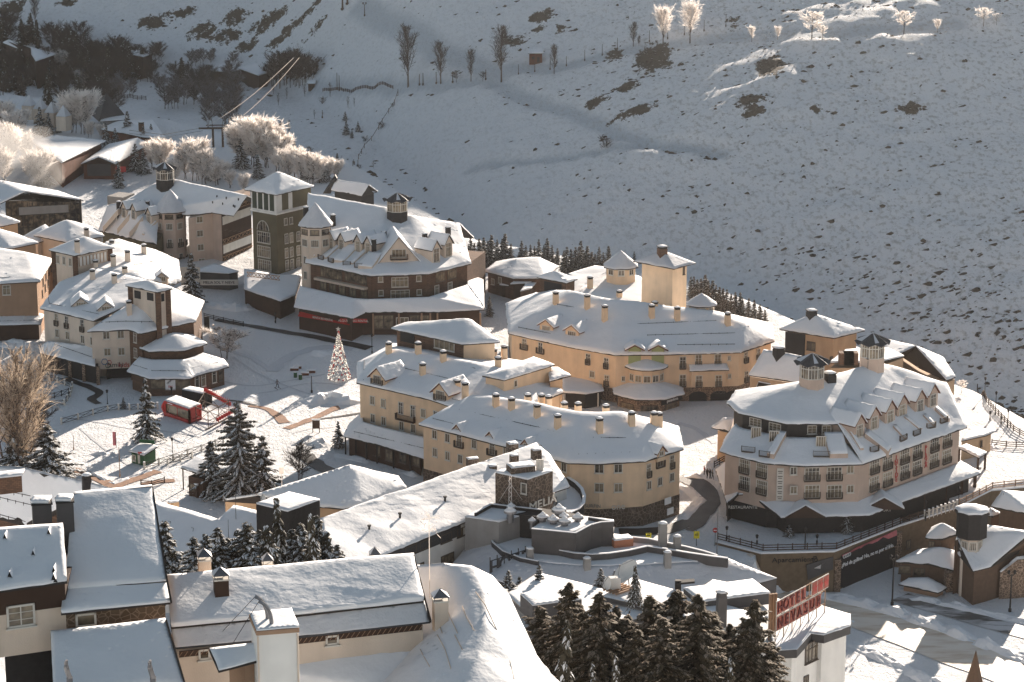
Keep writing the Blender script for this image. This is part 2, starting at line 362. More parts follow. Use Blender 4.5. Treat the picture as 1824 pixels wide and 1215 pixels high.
def make_terrain():
 ny, nx = XX.shape; v = np.stack([XX.ravel(), YY.ravel(), HH.ravel()], 1)
 i = np.arange(nx - 1); j = np.arange(ny - 1); I, J = np.meshgrid(i, j); a = (J * nx + I).ravel()
 f = np.stack([a, a + 1, a + nx + 1, a + nx], 1)
 me = bpy.data.meshes.new('ground'); me.vertices.add(len(v)); me.vertices.foreach_set('co', v.ravel())
 me.loops.add(f.size); me.loops.foreach_set('vertex_index', f.ravel().astype(np.int32)); me.polygons.add(len(f))
 me.polygons.foreach_set('loop_start', np.arange(0, f.size, 4, dtype=np.int32)); me.polygons.foreach_set('use_smooth', np.ones(len(f), bool)); me.update(calc_edges=True)
 sp_ = sstep(8, 30, SS) * (.22 + .45 * sstep(-10, 70, XX) + .3 * sstep(60, 120, XX) * sstep(620, 480, YY))
 for nme, arr in (('rock', ROCK), ('speck', sp_), ('track', TRK)):
  at = me.attributes.new(nme, 'FLOAT', 'POINT'); at.data.foreach_set('value', arr.ravel().astype(np.float32))
 m = bpy.data.materials.new('ground_snow'); m.use_nodes = True; t = m.node_tree; b = t.nodes['Principled BSDF']; L = t.links.new
 b.inputs['Roughness'].default_value = .8; b.inputs['Specular IOR Level'].default_value = .2
 tc = nm(t, 'ShaderNodeTexCoord')
 n1 = nm(t, 'ShaderNodeTexNoise', Scale=.42, Detail=8.0, Roughness=.68); n2 = nm(t, 'ShaderNodeTexNoise', Scale=1.6, Detail=7.0, Roughness=.65)
 mp = nm(t, 'ShaderNodeMapping'); mp.inputs['Scale'].default_value = (1, .55, 1)
 L(tc.outputs['Object'], mp.inputs[0]); L(mp.outputs[0], n1.inputs[0]); L(tc.outputs['Object'], n2.inputs[0])
 ar = nm(t, 'ShaderNodeAttribute', attribute_name='rock'); at = nm(t, 'ShaderNodeAttribute', attribute_name='track')
 a1 = nm(t, 'ShaderNodeMath', operation='MULTIPLY_ADD'); L(ar.outputs['Fac'], a1.inputs[0]); a1.inputs[1].default_value = .42; L(n1.outputs[0], a1.inputs[2])
 a2 = nm(t, 'ShaderNodeMath', operation='MULTIPLY_ADD'); L(n2.outputs[0], a2.inputs[0]); a2.inputs[1].default_value = .35; L(a1.outputs[0], a2.inputs[2])
 rm = nm(t, 'ShaderNodeMapRange'); rm.inputs[1].default_value = .90; rm.inputs[2].default_value = .95; L(a2.outputs[0], rm.inputs[0])
 mx = nm(t, 'ShaderNodeMix', data_type='RGBA'); L(rm.outputs[0], mx.inputs[0])
 sr = nm(t, 'ShaderNodeMix', data_type='RGBA'); L(at.outputs['Fac'], sr.inputs[0]); sr.inputs[6].default_value = (.82, .83, .85, 1); sr.inputs[7].default_value = (.58, .62, .66, 1)
 L(sr.outputs[2], mx.inputs[6])
 asp = nm(t, 'ShaderNodeAttribute', attribute_name='speck'); n4 = nm(t, 'ShaderNodeTexNoise', Scale=1.05, Detail=6.0, Roughness=.6); mp4 = nm(t, 'ShaderNodeMapping'); mp4.inputs['Scale'].default_value = (.8, .45, 1); L(tc.outputs['Object'], mp4.inputs[0]); L(mp4.outputs[0], n4.inputs[0])
 r4 = nm(t, 'ShaderNodeMapRange'); r4.inputs[1].default_value = .50; r4.inputs[2].default_value = .66; L(n4.outputs[0], r4.inputs[0]); m4 = nm(t, 'ShaderNodeMath', operation='MULTIPLY'); L(r4.outputs[0], m4.inputs[0]); L(asp.outputs['Fac'], m4.inputs[1])
 thin = nm(t, 'ShaderNodeMix', data_type='RGBA'); L(m4.outputs[0], thin.inputs[0]); L(sr.outputs[2], thin.inputs[6]); thin.inputs[7].default_value = (.38, .37, .35, 1); L(thin.outputs[2], mx.inputs[6])  # thin snow over grass; the mottling also stands in for relief shading
 rc = nm(t, 'ShaderNodeMix', data_type='RGBA'); L(n2.outputs[0], rc.inputs[0]); rc.inputs[6].default_value = (.03, .025, .02, 1); rc.inputs[7].default_value = (.12, .095, .06, 1)
 L(rc.outputs[2], mx.inputs[7]); L(mx.outputs[2], b.inputs['Base Color'])
 bp = nm(t, 'ShaderNodeBump'); bp.inputs['Strength'].default_value = .7; bp.inputs['Distance'].default_value = 1.5; L(n1.outputs[0], bp.inputs['Height'])
 bq = nm(t, 'ShaderNodeBump'); bq.inputs['Strength'].default_value = .7; bq.inputs['Distance'].default_value = .45; L(n2.outputs[0], bq.inputs['Height']); L(bp.outputs[0], bq.inputs['Normal']); L(bq.outputs[0], b.inputs['Normal'])
 me.materials.append(m); o = bpy.data.objects.new('ground', me); COL.objects.link(o); tag(o, kind='structure')
 # far skirt so that the ground reaches past the frame
 q = MB(); q.quad((-3000, -600, -60), (3000, -600, -60), (3000, 4000, -60), (-3000, 4000, -60)); s_ = q.build('terrain', 'snow'); tag(s_, kind='structure')
make_terrain()
# ================================================================ building kit
def inset(pts, d):
 n = len(pts); A = sum(pts[i][0] * pts[(i + 1) % n][1] - pts[(i + 1) % n][0] * pts[i][1] for i in range(n)); sg = 1 if A > 0 else -1
 ds = d if hasattr(d, '__len__') else [d] * n; out = []
 for i in range(n):
  a, b, c = [Vector(pts[k][:2]) for k in ((i - 1) % n, i, (i + 1) % n)]
  e1 = (b - a).normalized(); e2 = (c - b).normalized(); n1 = Vector((-e1.y, e1.x)) * sg; n2 = Vector((-e2.y, e2.x)) * sg
  d1, d2 = ds[(i - 1) % n], ds[i]; cr = e1.x * e2.y - e1.y * e2.x
  if abs(cr) < .08: q = b + n1 * d1
  else:
   p1 = a + n1 * d1; p2 = b + n2 * d2; t = ((p2.x - p1.x) * e2.y - (p2.y - p1.y) * e2.x) / cr; q = p1 + e1 * t
   if (q - b).length > 3 * max(abs(d1), abs(d2), .1): q = b + (n1 * d1 + n2 * d2) * .7
  out.append((q.x, q.y))
 return out
WINC = {}
def winmesh(w, h, kind):
 """x along the wall, -y outwards, z up from the sill"""
 key = (round(w, 1), round(h, 1), kind)
 if key in WINC: return WINC[key]
 m = MB(); f = 'darkframe' if kind[0] == 'd' else 'frame'; m.cur = 1
 m.abox(-w / 2, -.03, 0, w / 2, .05, h); m.cur = 0; t = .09
 for x0, z0, x1, z1 in ((-w / 2, 0, -w / 2 + t, h), (w / 2 - t, 0, w / 2, h), (-w / 2, h - t, w / 2, h), (-w / 2, 0, w / 2, t)):
  m.abox(x0 - .02, -.075, z0 - .02, x1 + .02, .02, z1 + .02)
 nc = 4 if 'q' in kind else (6 if 'r' in kind else (1 if 's' in kind else 2))
 if w > 2.2 and nc == 2: nc = max(2, int(w / .75))
 for i in range(1, nc): m.abox(-w / 2 + w * i / nc - .035, -.07, 0, -w / 2 + w * i / nc + .035, .02, h)
 if h > 1.9: m.abox(-w / 2, -.07, h * .68 - .03, w / 2, .02, h * .68 + .03)
 if 'g' in kind:
  for k in (1, 2): m.abox(-w / 2, -.065, h * k / 3 - .02, w / 2, .02, h * k / 3 + .02)
 m.cur = 0; m.abox(-w / 2 - .1, -.16, -.12, w / 2 + .1, .02, -.022)
 me = m.mesh('window', [f, 'glass']); WINC[key] = me; return me
def balmesh(w, h=1.0, dp=.35, kind='bar'):
 key = ('bal', round(w, 1), round(h, 1), round(dp, 2), kind)
 if key in WINC: return WINC[key]
 m = MB(); W2 = w / 2
 m.abox(-W2, -dp, -.14, W2, 0, -.02)
 m.abox(-W2, -dp, h - .06, W2, -dp + .06, h); m.abox(-W2, -dp, .06, W2, -dp + .05, .12)
 for s in (-1, 1): m.abox(s * W2 - .03, -dp, -.0, s * W2 + .03, 0, h)
 n = max(3, int(w / .16))
 for i in range(n + 1): x = -W2 + w * i / n; m.abox(x - .018, -dp + .01, 0, x + .018, -dp + .045, h - .03)
 me = m.mesh('balcony', 'wood' if kind == 'wood' else 'darkframe'); WINC[key] = me; return me
def subdiv(V, F, L=1.3, it=5):
 b = bmesh.new(); vs = [b.verts.new(p) for p in V]
 for f in F:
  try: b.faces.new([vs[i] for i in f])
  except ValueError: pass
 bmesh.ops.remove_doubles(b, verts=b.verts, dist=.02)
 bmesh.ops.triangulate(b, faces=b.faces)
 for _ in range(it):
  es = [e for e in b.edges if e.calc_length() > L]
  if not es: break
  bmesh.ops.subdivide_edges(b, edges=es, cuts=1); bmesh.ops.triangulate(b, faces=b.faces)
 return b
def snow_on(V, F, t=.32, parent=None, L=1.2, lump=.16, smooth=3, name='snow', m='snow', out=.0, fray=.12):
 """a soft blanket of snow of thickness t lying on the faces V, F"""
 b = subdiv(V, F, L)
 bmesh.ops.recalc_face_normals(b, faces=b.faces)
 if sum(f.normal.z * f.calc_area() for f in b.faces) < 0: bmesh.ops.reverse_faces(b, faces=b.faces)
 b.verts.ensure_lookup_table()
 bd = {v for v in b.verts if v.is_boundary}
 base = {v: v.co.copy() for v in b.verts}
 # distance class to the rim for the rounded edge
 ring = set(bd); near = {v: 0 for v in bd}; cur = bd
 for k in (1, 2):
  nx = set()
  for v in cur:
   for e in v.link_edges:
    o = e.other_vert(v)
    if o not in near: near[o] = k; nx.add(o)
  cur = nx
 for v in b.verts:
  c = v.co; n = noise.noise(c * .16) * 1.1 + noise.noise(c * .45) * .5 + noise.noise(c * 1.3) * .18
  k = near.get(v, 3); fac = (.72, .95, 1, 1)[k]
  v.co.z += t * fac + lump * n * (.35 if k == 0 else 1)
 inner = [v for v in b.verts if v not in bd]
 for _ in range(smooth): bmesh.ops.smooth_vert(b, verts=inner, factor=.5, use_axis_x=False, use_axis_y=False, use_axis_z=True)
 for v in b.verts:
  if v.co.z < base[v].z + .05: v.co.z = base[v].z + .05
 cen = sum((v.co for v in bd), Vector()) / max(1, len(bd))
 be = [e for e in b.edges if e.is_boundary]
 if fray:
  for v in bd:
   d = (v.co - cen); d.z = 0
   if d.length > .1: v.co += d.normalized() * (out + fray * noise.noise(v.co * .9))
 r = bmesh.ops.extrude_edge_only(b, edges=be); nv = [g for g in r['geom'] if isinstance(g, bmesh.types.BMVert)]
 for v in nv:
  d = (v.co - cen); d.z = 0; v.co.z -= t * .72 + .02
  if d.length > .1: v.co -= d.normalized() * .06
 bmesh.ops.recalc_face_normals(b, faces=b.faces)
 me = bpy.data.meshes.new(name); b.to_mesh(me); b.free(); me.materials.append(M(m))
 me.polygons.foreach_set('use_smooth', [True] * len(me.polygons)); me.update()
 return link(bpy.data.objects.new(name, me), parent)
def tri(V, F):
 from mathutils.geometry import tessellate_polygon
 out = []
 for f in F:
  if len(f) == 3: out.append(tuple(f)); continue
  pl = [Vector((V[k][0], V[k][1], 0)) for k in f]
  t = tessellate_polygon([pl]); out += [tuple(f[i] for i in q) for q in t]
 return out
def bvh(V, F): return BVHTree.FromPolygons([tuple(v) for v in V], F)
NAMEPRINT = []
class Bld:
 def __init__(s, name, label, cat='building', at=(0, 0, 0), group=None):
  s.e = empty(name, at, label, cat, group); s.V = []; s.F = []; s.tree = None; s.W = None; s.n = name
 def surf(s, V, F):
  k = len(s.V); s.V += [tuple(v) for v in V]; s.F += [tuple(i + k for i in f) for f in F]; s.tree = bvh(s.V, s.F)
 def on(s, u, v):
  h = s.tree.ray_cast(O, ray(u, v).normalized()) if s.tree else (None,)
  return h[0] if h[0] is not None else None
 def wall(s, pts, zb, zt, m, name='wall', keep=True):
  q = MB(); q.prism(pts, zb, zt); o = q.build(name, m, s.e)
  if keep: s.W = pts; s.zb, s.zt = zb, zt
  return o
 def roof(s, pts, ze, ridge, zb=None, wm='yellow', over=.55, t=.3, gables=(), fascia='fascia', snow='snow', lump=.15, L=1.2, noslab=False, wallname='wall', thick=.16, smooth=3, fray=.2):
  """pts [(u, v, ridge index[, z])] eaves in order; ridge [(u, v, z) | (u, v, (i, j))]"""
  E = []
  for p in pts: E.append(P(p[0], p[1], p[3] if len(p) > 3 else ze))
  return s.roofw(E, [p[2] for p in pts], ridge, ze, zb, wm, over, t, gables, fascia, snow, lump, L, noslab, wallname, thick, smooth, fray)
 def roofw(s, E, ri, ridge, ze, zb=None, wm='yellow', over=.55, t=.3, gables=(), fascia='fascia', snow='snow', lump=.15, L=1.2, noslab=False, wallname='wall', thick=.16, smooth=3, fray=.2):
  Rr = []
  for r in ridge:
   if isinstance(r, Vector): Rr.append(r)
   elif isinstance(r[2], tuple) and r[2][0] == 's':
    a, b = E[r[2][1]], E[r[2][2]]; tn = math.tan(R(r[2][3])); ab = Vector((b.x - a.x, b.y - a.y, 0)).normalized(); nn = Vector((-ab.y, ab.x, 0))
    lo, hi = a.z + .05, a.z + 30; f_ = lambda z: (z - a.z) - tn * abs((P(r[0], r[1], z) - a).dot(nn))
    for _ in range(40):
     md = (lo + hi) / 2
     if f_(md) < 0: lo = md
     else: hi = md
    Rr.append(P(r[0], r[1], lo))
   elif isinstance(r[2], tuple) and len(r[2]) == 2:
    a, b = E[r[2][0]], E[r[2][1]]; mid = (a + b) / 2; nrm = Vector((a.x - b.x, a.y - b.y, 0)); d = ray(r[0], r[1])
    Rr.append(O + d * ((mid - O).dot(nrm) / d.dot(nrm)))
   elif isinstance(r[2], tuple): # centroid of listed corners
    c = sum((E[k] for k in r[2]), Vector()) / len(r[2]); d = ray(r[0], r[1]); Rr.append(O + d * (c.y / d.y))
   else: Rr.append(P(*r))
  n = len(E); V = E + Rr; F = []; info = []
  for i in range(n):
   j = (i + 1) % n; a, b = ri[i], ri[j]; f = [i, j]
   if Rr:
    st = range(b, a + 1) if b <= a else range(b, a - 1, -1)
    for k in st: f.append(n + k)
   f2 = []
   for k in f:
    if k not in f2: f2.append(k)
   if len(f2) > 2: F.append(f2)
   info.append(len(f2) > 2)
  if not Rr: F = [list(range(n))]
  W = inset([tuple(e) for e in E], over) if over else [tuple(e[:2]) for e in E]
  fi = 0; FF = []; 
  if Rr:
   for i in range(n):
    if not info[i]: continue
    if i in gables:
     f = F[fi]; q = MB(); A, B = W[i], W[(i + 1) % n]
     dv = Vector((A[0] - E[i].x, A[1] - E[i].y, 0)) * .5 + Vector((B[0] - E[(i + 1) % n].x, B[1] - E[(i + 1) % n].y, 0)) * .5
     edge = (E[(i + 1) % n] - E[i]); edge.z = 0; edge.normalize(); dv = dv - edge * dv.dot(edge)
     pp = [Vector((A[0], A[1], ze - .3)), Vector((B[0], B[1], ze - .3))] + [V[k] + dv - Vector((0, 0, .12)) for k in f[2:]]
     pp2 = [p + dv.normalized() * .25 for p in pp] if dv.length > .01 else [p + Vector((0, .25, 0)) for p in pp]
     q.quad(*pp); q.quad(*pp2)
     for a_ in range(len(pp)): b_ = (a_ + 1) % len(pp); q.quad(pp[a_], pp[b_], pp2[b_], pp2[a_])
     q.build('gable', wm, s.e); s.gab = pp
    else: FF.append(F[fi])
    fi += 1
  else: FF = F
  for f in FF:
   a, b, c = V[f[0]], V[f[1]], V[f[2]]; nn = (b - a).cross(c - a)
   if nn.length > 0:
    sl_ = math.degrees(math.acos(min(1, abs(nn.normalized().z))))
    if sl_ > 48: NAMEPRINT.append('%s steep face %.0f %s' % (s.n, sl_, f))
  FF = tri(V, FF); s.lastV = V; s.surf(V, FF)
  roof = None
  if not noslab:
   q = MB()
   for f in FF:
    q.quad(*[V[k] - Vector((0, 0, .03)) for k in f]); q.quad(*[V[k] - Vector((0, 0, thick)) for k in f])
   for i in range(n):
    j = (i + 1) % n; q.quad(V[i], V[j], V[j] - Vector((0, 0, thick)), V[i] - Vector((0, 0, thick)))
   for g in gables:
    a, b = g, (g + 1) % n
    f = [x for x in F if x[0] == a and x[1] == b]
    if f:
     f = f[0]; f = f + [f[0]]
     for k in range(1, len(f) - 1): q.quad(V[f[k]], V[f[k + 1]], V[f[k + 1]] - Vector((0, 0, thick)), V[f[k]] - Vector((0, 0, thick)))
   roof = q.build('roof', fascia, s.e)
  if t: snow_on(V, FF, t, s.e, L=L, lump=lump, m=snow, smooth=smooth, fray=fray)
  if zb is not None:
   zs = [e.z - .14 for e in E]
   s.wall(W, zb, zs, wm, wallname)
  s.E = E; return s
 def win(s, i, pts, w=.95, h=1.25, kind='w', bal=None, W=None, lab=None):
  A, B = (W or s.W)[i], (W or s.W)[(i + 1) % len(W or s.W)]
  d = Vector((B[0] - A[0], B[1] - A[1], 0)).normalized(); nrm = Vector((d.y, -d.x, 0))
  mid = Vector(((A[0] + B[0]) / 2, (A[1] + B[1]) / 2, 0))
  if nrm.dot(Vector((mid.x, mid.y, 0))) > 0: nrm = -nrm; 
  rz = math.atan2(nrm.y, nrm.x) + R(90)
  w *= 1.16; h *= 1.1
  for u, v in pts:       # centre of the opening in the picture
   c = PV(u, v, A, B); o = sub('window', winmesh(w, h, kind), s.e, c - Vector((0, 0, h / 2)) + nrm * .02, rz)
   if bal:
    bw = bal if not isinstance(bal, bool) else w + .35
    bo = bpy.data.objects.new('balcony', balmesh(bw)); COL.objects.link(bo); bo.parent = o; bo.location = (0, 0, 0)
  return s
 def on_or(s, u, v, z): 
  p = s.on(u, v); return p if p is not None else P(u, v, z)
 def chim(s, pts, w=.8, m='yellow', cap='dark', rz=.35, h=None, snow=True, d=None):
  """pts [(u, v base, v top)]"""
  for p_ in pts:
   u, vb, vt = p_[:3]; p = s.on(u, vb)
   if p is None: NAMEPRINT.append('%s chimney misses roof %s' % (s.n, p_)); continue
   k = pxm(p); H = h or (vb - vt) / k / .96 + .1
   key = ('ch', round(w, 1), round(H, 1), m, cap)
   if key not in WINC:
    a = w / 2; q = MB(); q.abox(-a, -a, -1.2, a, a, H - .5); c = MB(); c.abox(-a * .92, -a * .92, H - .5, a * .92, a * .92, H - .22); c.abox(-a * 1.12, -a * 1.12, H - .22, a * 1.12, a * 1.12, H - .08)
    sn = MB(); sn.cyl((0, 0), a * 1.3, H - .08, H + .12, 8, a * .75, a0=R(22.5))
    WINC[key] = (q.mesh('chimney', m), c.mesh('cap', cap), sn.mesh('snow', 'snow', True))
   me = WINC[key]; o = sub('chimney', me[0], s.e, p, rz)
   for nme, mm in (('cap', me[1]), ('snow', me[2])):
    c = bpy.data.objects.new(nme, mm); COL.objects.link(c); c.parent = o
 def dormer(s, pts, w, h, dirv, L=4, m='yellow', rise=.9, over=.3, wk='w', trim='redwood', t=.22, bal=False, ww=None, wh=None, glass_gable=False):
  """small gabled dormer; pts: picture point of the middle of its foot; dirv: outward direction in plan"""
  dirv = Vector((dirv[0], dirv[1], 0)).normalized(); X = Vector((-dirv.y, dirv.x, 0)); Zu = Vector((0, 0, 1))
  for u, v in pts:
   p = s.on(u, v)
   if p is None: NAMEPRINT.append('%s dormer misses %s %s' % (s.n, u, v)); continue
   q = MB(); a = w / 2; f = [p - X * a - Zu * .8, p + X * a - Zu * .8, p + X * a + Zu * h, p + Zu * (h + rise), p - X * a + Zu * h]
   bk = [x - dirv * L for x in f]
   q.quad(*f); q.quad(f[1], bk[1], bk[2], f[2]); q.quad(f[0], f[4], bk[4], bk[0])
   d = q.build('dormer', m, s.e)
   # roof slabs with coloured edge
   q = MB(); ap = p + Zu * (h + rise + .04); sl = (Vector((a, 0, -rise))).normalized(); ov = over
   sn = []
   for sg in (-1, 1):
    lo = ap + X * sg * (a + ov) - Zu * (rise * (a + ov) / a)
    pts4 = [ap + dirv * .35, lo + dirv * .35, lo - dirv * L, ap - dirv * L]
    q.quad(*pts4); q.quad(*[x - Zu * .14 for x in pts4])
    for k in range(4): kk = (k + 1) % 4; q.quad(pts4[k], pts4[kk], pts4[kk] - Zu * .14, pts4[k] - Zu * .14)
    sn.append([x for x in pts4])
   link(bpy.data.objects.new('dormer_roof', q.mesh('dormer_roof', trim)), d)
   V = [sn[0][0] + Zu * .02, sn[0][1] + Zu * .02, sn[0][2] + Zu * .02, sn[0][3] + Zu * .02, sn[1][1] + Zu * .02, sn[1][2] + Zu * .02]
   if t:
    snow_on(V, [(0, 1, 2, 3), (0, 3, 5, 4)], t, d, L=.8, lump=.08, smooth=2, fray=.05)
   W2, H2 = ww or w * .62, wh or h * .85
   me = winmesh(W2, H2, wk); wo = bpy.data.objects.new('window', me); COL.objects.link(wo); wo.parent = d
   wo.location = p + dirv * .03 + Zu * (h * .1); wo.rotation_euler = (0, 0, math.atan2(dirv.y, dirv.x) + R(90))
   if bal:
    bo = bpy.data.objects.new('balcony', balmesh(w * .8)); COL.objects.link(bo); bo.parent = d; bo.location = wo.location; bo.rotation_euler = wo.rotation_euler
   s.lastw = wo
 def guards(s, pts, m='dark'):
  """a snow guard rail lying on the roof along picture points"""
  q = MB(); last = None
  for (u0, v0), (u1, v1) in zip(pts[:-1], pts[1:]):
   n = max(2, int(abs(u1 - u0) / 14))
   for k in range(n):
    p = s.on(u0 + (u1 - u0) * k / n, v0 + (v1 - v0) * k / n); r = s.on(u0 + (u1 - u0) * (k + 1) / n, v0 + (v1 - v0) * (k + 1) / n)
    if p is None or r is None: continue
    up = Vector((0, 0, .34)); q.bar(p + up, r + up, .07); q.bar(p, p + up + Vector((0, 0, .1)), .09)
  return q.build('snow_guard', m, s.e)
def txt(body, size, mt, parent, loc, rot, name='lettering', depth=.04, align='CENTER', xs=1.0, vertical=False):
 c = bpy.data.curves.new('t', 'FONT'); c.body = body; c.size = size; c.extrude = depth; c.align_x = align; c.align_y = 'CENTER'
 if vertical: c.space_line = .8
 o = bpy.data.objects.new('t', c); COL.objects.link(o); dg = bpy.context.evaluated_depsgraph_get()
 me = bpy.data.meshes.new_from_object(o.evaluated_get(dg)); bpy.data.objects.remove(o); me.materials.clear(); me.materials.append(M(mt))
 me.name = name; r = bpy.data.objects.new(name, me); COL.objects.link(r)
 off = Vector((0, 0, 0)); q = parent
 while q is not None: off += Vector(q.location); q = q.parent
 r.parent = parent; r.location = Vector(loc) - off; r.rotation_euler = rot; r.scale = (xs, 1, 1); return r
def facerot(A, B):             # rotation that turns text upright onto the wall A, B facing the viewer
 d = Vector((B[0] - A[0], B[1] - A[1], 0)).normalized(); n = Vector((d.y, -d.x, 0))
 if n.dot(Vector((A[0], A[1], 0))) > 0: n = -n
 return (R(90), 0, math.atan2(n.y, n.x) + R(90)), n
def wtext(b, A, B, u, v, body, size, mt, **kw):
 rot, n = facerot(A, B); return txt(body, size, mt, b, PV(u, v, A, B) + n * kw.pop('off', .08), rot, **kw)
def drape(path, width, m, name, dz=.07, step=1.0, sides=3, snowbank=0, world=False, jit=0):
 pl = [Vector(p) for p in path] if world else [G(u, v) for u, v in path]
 # smooth the path (Catmull-Rom)
 pts = []
 for i in range(len(pl) - 1):
  p0, p1, p2, p3 = pl[max(i - 1, 0)], pl[i], pl[i + 1], pl[min(i + 2, len(pl) - 1)]; n = max(2, int((p2 - p1).length / step))
  for k in range(n):
   t = k / n; pts.append(.5 * ((2 * p1) + (p2 - p0) * t + (2 * p0 - 5 * p1 + 4 * p2 - p3) * t * t + (3 * p1 - p0 - 3 * p2 + p3) * t ** 3))
 pts.append(pl[-1]); q = MB(); rows = []
 for i, p in enumerate(pts):
  a, b = pts[max(i - 1, 0)], pts[min(i + 1, len(pts) - 1)]; d = Vector((b.x - a.x, b.y - a.y, 0)); d = d.normalized() if d.length > 0 else Vector((1, 0, 0)); nn = Vector((-d.y, d.x, 0))
  w = width if not hasattr(width, '__len__') else width[0] + (width[1] - width[0]) * i / len(pts)
  row = []
  for k in range(sides * 2 + 1):
   f_ = (k / sides - 1) * w / 2
   if jit and k in (0, sides * 2): f_ *= 1 + jit * noise.noise(p * .35 + Vector((k * 9, 0, 0)))
   c = p + nn * f_; row.append((c.x, c.y, max(H0(c.x, c.y), (H0(c.x + .7, c.y) + H0(c.x - .7, c.y)) / 2, (H0(c.x, c.y + .7) + H0(c.x, c.y - .7)) / 2) + dz))
  rows.append(row)
 for r0, r1 in zip(rows[:-1], rows[1:]):
  for k in range(len(r0) - 1): q.quad(r0[k], r0[k + 1], r1[k + 1], r1[k])
 o = q.build(name, m, None, True); tag(o, kind='structure'); return o, pts
def cr(x0, y0, k):
 def f(*a):
  if len(a) == 1: return [(x0 + p[0] / k, y0 + p[1] / k) + tuple(p[2:]) for p in a[0]]
  return (x0 + a[0] / k, y0 + a[1] / k) + tuple(a[2:])
 return f
cA, cB, cC, cD, cE, cF, cG = cr(0, 280, 3.92), cr(450, 280, 3.92), cr(850, 420, 3.92), cr(0, 380, 3.92), cr(0, 600, 3.92), cr(400, 560, 3.92), cr(800, 560, 3.92)
cH, cI, cJ, cK, cL, cM = cr(1240, 540, 3.115), cr(740, 680, 3.198), cr(1240, 840, 3.123), cr(840, 900, 3.257), cr(0, 800, 2.928), cr(400, 800, 2.928)
cN, cO, cP, cQ = cr(0, 0, 3.92), cr(450, 0, 3.92), cr(900, 0, 3.92), cr(1360, 0, 3.92)
def ch3(f, l, h=None):        # chimney list given as (x, y base, y top) in a crop
 return [(f(x, b)[0], f(x, b)[1], f(x, t)[1]) for x, b, t in l]
def faces(b, V, F, t=.3, snow='snow', slab=True, lump=.15, L=1.2, thick=.16, fascia='fascia', smooth=3, fray=.2):
 """free roof faces; V picture points with z, or world vectors"""
 W = [v if isinstance(v, Vector) else P(*v) for v in V]; F = tri(W, F); b.surf(W, F); b.lastV = W
 if slab:
  q = MB()
  for f in F:
   q.quad(*[W[k] for k in f]); q.quad(*[W[k] - Vector((0, 0, thick)) for k in f])
   for i in range(len(f)): a, c = W[f[i]], W[f[(i + 1) % len(f)]]; q.quad(a, c, c - Vector((0, 0, thick)), a - Vector((0, 0, thick)))
  q.build('roof', fascia, b.e, recalc=False)
 if t: snow_on(W, F, t, b.e, L=L, lump=lump, m=snow, smooth=smooth, fray=fray)
 return W
def strip(b, lower, upper, **kw):
 n = len(lower); V = list(lower) + list(upper); return faces(b, V, [(i, i + 1, n + i + 1, n + i) for i in range(n - 1)], **kw)
def poly(b, pts, zb, zt, m, name='wall', over=0):
 W = [P(p[0], p[1], p[2] if len(p) > 2 else (zt if not hasattr(zt, '__len__') else zt[i])) for i, p in enumerate(pts)]
 w = inset([tuple(x) for x in W], over) if over else [tuple(x[:2]) for x in W]
 b.wall(w, zb, zt, m, name); return w
def octroof(b, c, r, ze, za, n=8, a0=22.5, **kw):
 E = [Vector((c[0] + r * math.cos(R(a0 + 360 * i / n)), c[1] + r * math.sin(R(a0 + 360 * i / n)), ze)) for i in range(n)]
 kw.setdefault('over', .3); kw.setdefault('L', .9); kw.setdefault('lump', .08)
 b.roofw(E, [0] * n, [Vector((c[0], c[1], za))], ze, **kw); return E
def turret(b, c, r, zb, zt, m, n=8, a0=22.5, name='turret'):
 q = MB(); q.cyl(c, r, zb, zt, n, a0=R(a0)); q.build(name, m, b.e)
 return [(c[0] + r * math.cos(R(a0 + 360 * i / n)), c[1] + r * math.sin(R(a0 + 360 * i / n))) for i in range(n)]
def twin(b, W, z, w=.9, h=1.4, kind='w', bal=None, only=None):
 n = len(W)
 for i in range(n):
  A, B = Vector((*W[i], 0)), Vector((*W[(i + 1) % n], 0)); mid = (A + B) / 2; d = (B - A).normalized(); nn = Vector((d.y, -d.x, 0)); cen = sum((Vector((*p, 0)) for p in W), Vector()) / n
  if nn.dot(mid - cen) < 0: nn = -nn
  if nn.y > .25: continue
  o = sub('window', winmesh(w, h, kind), b.e, Vector((mid.x, mid.y, z)) + nn * .02, math.atan2(nn.y, nn.x) + R(90))
  if bal: bo = bpy.data.objects.new('balcony', balmesh(w + .3)); COL.objects.link(bo); bo.parent = o
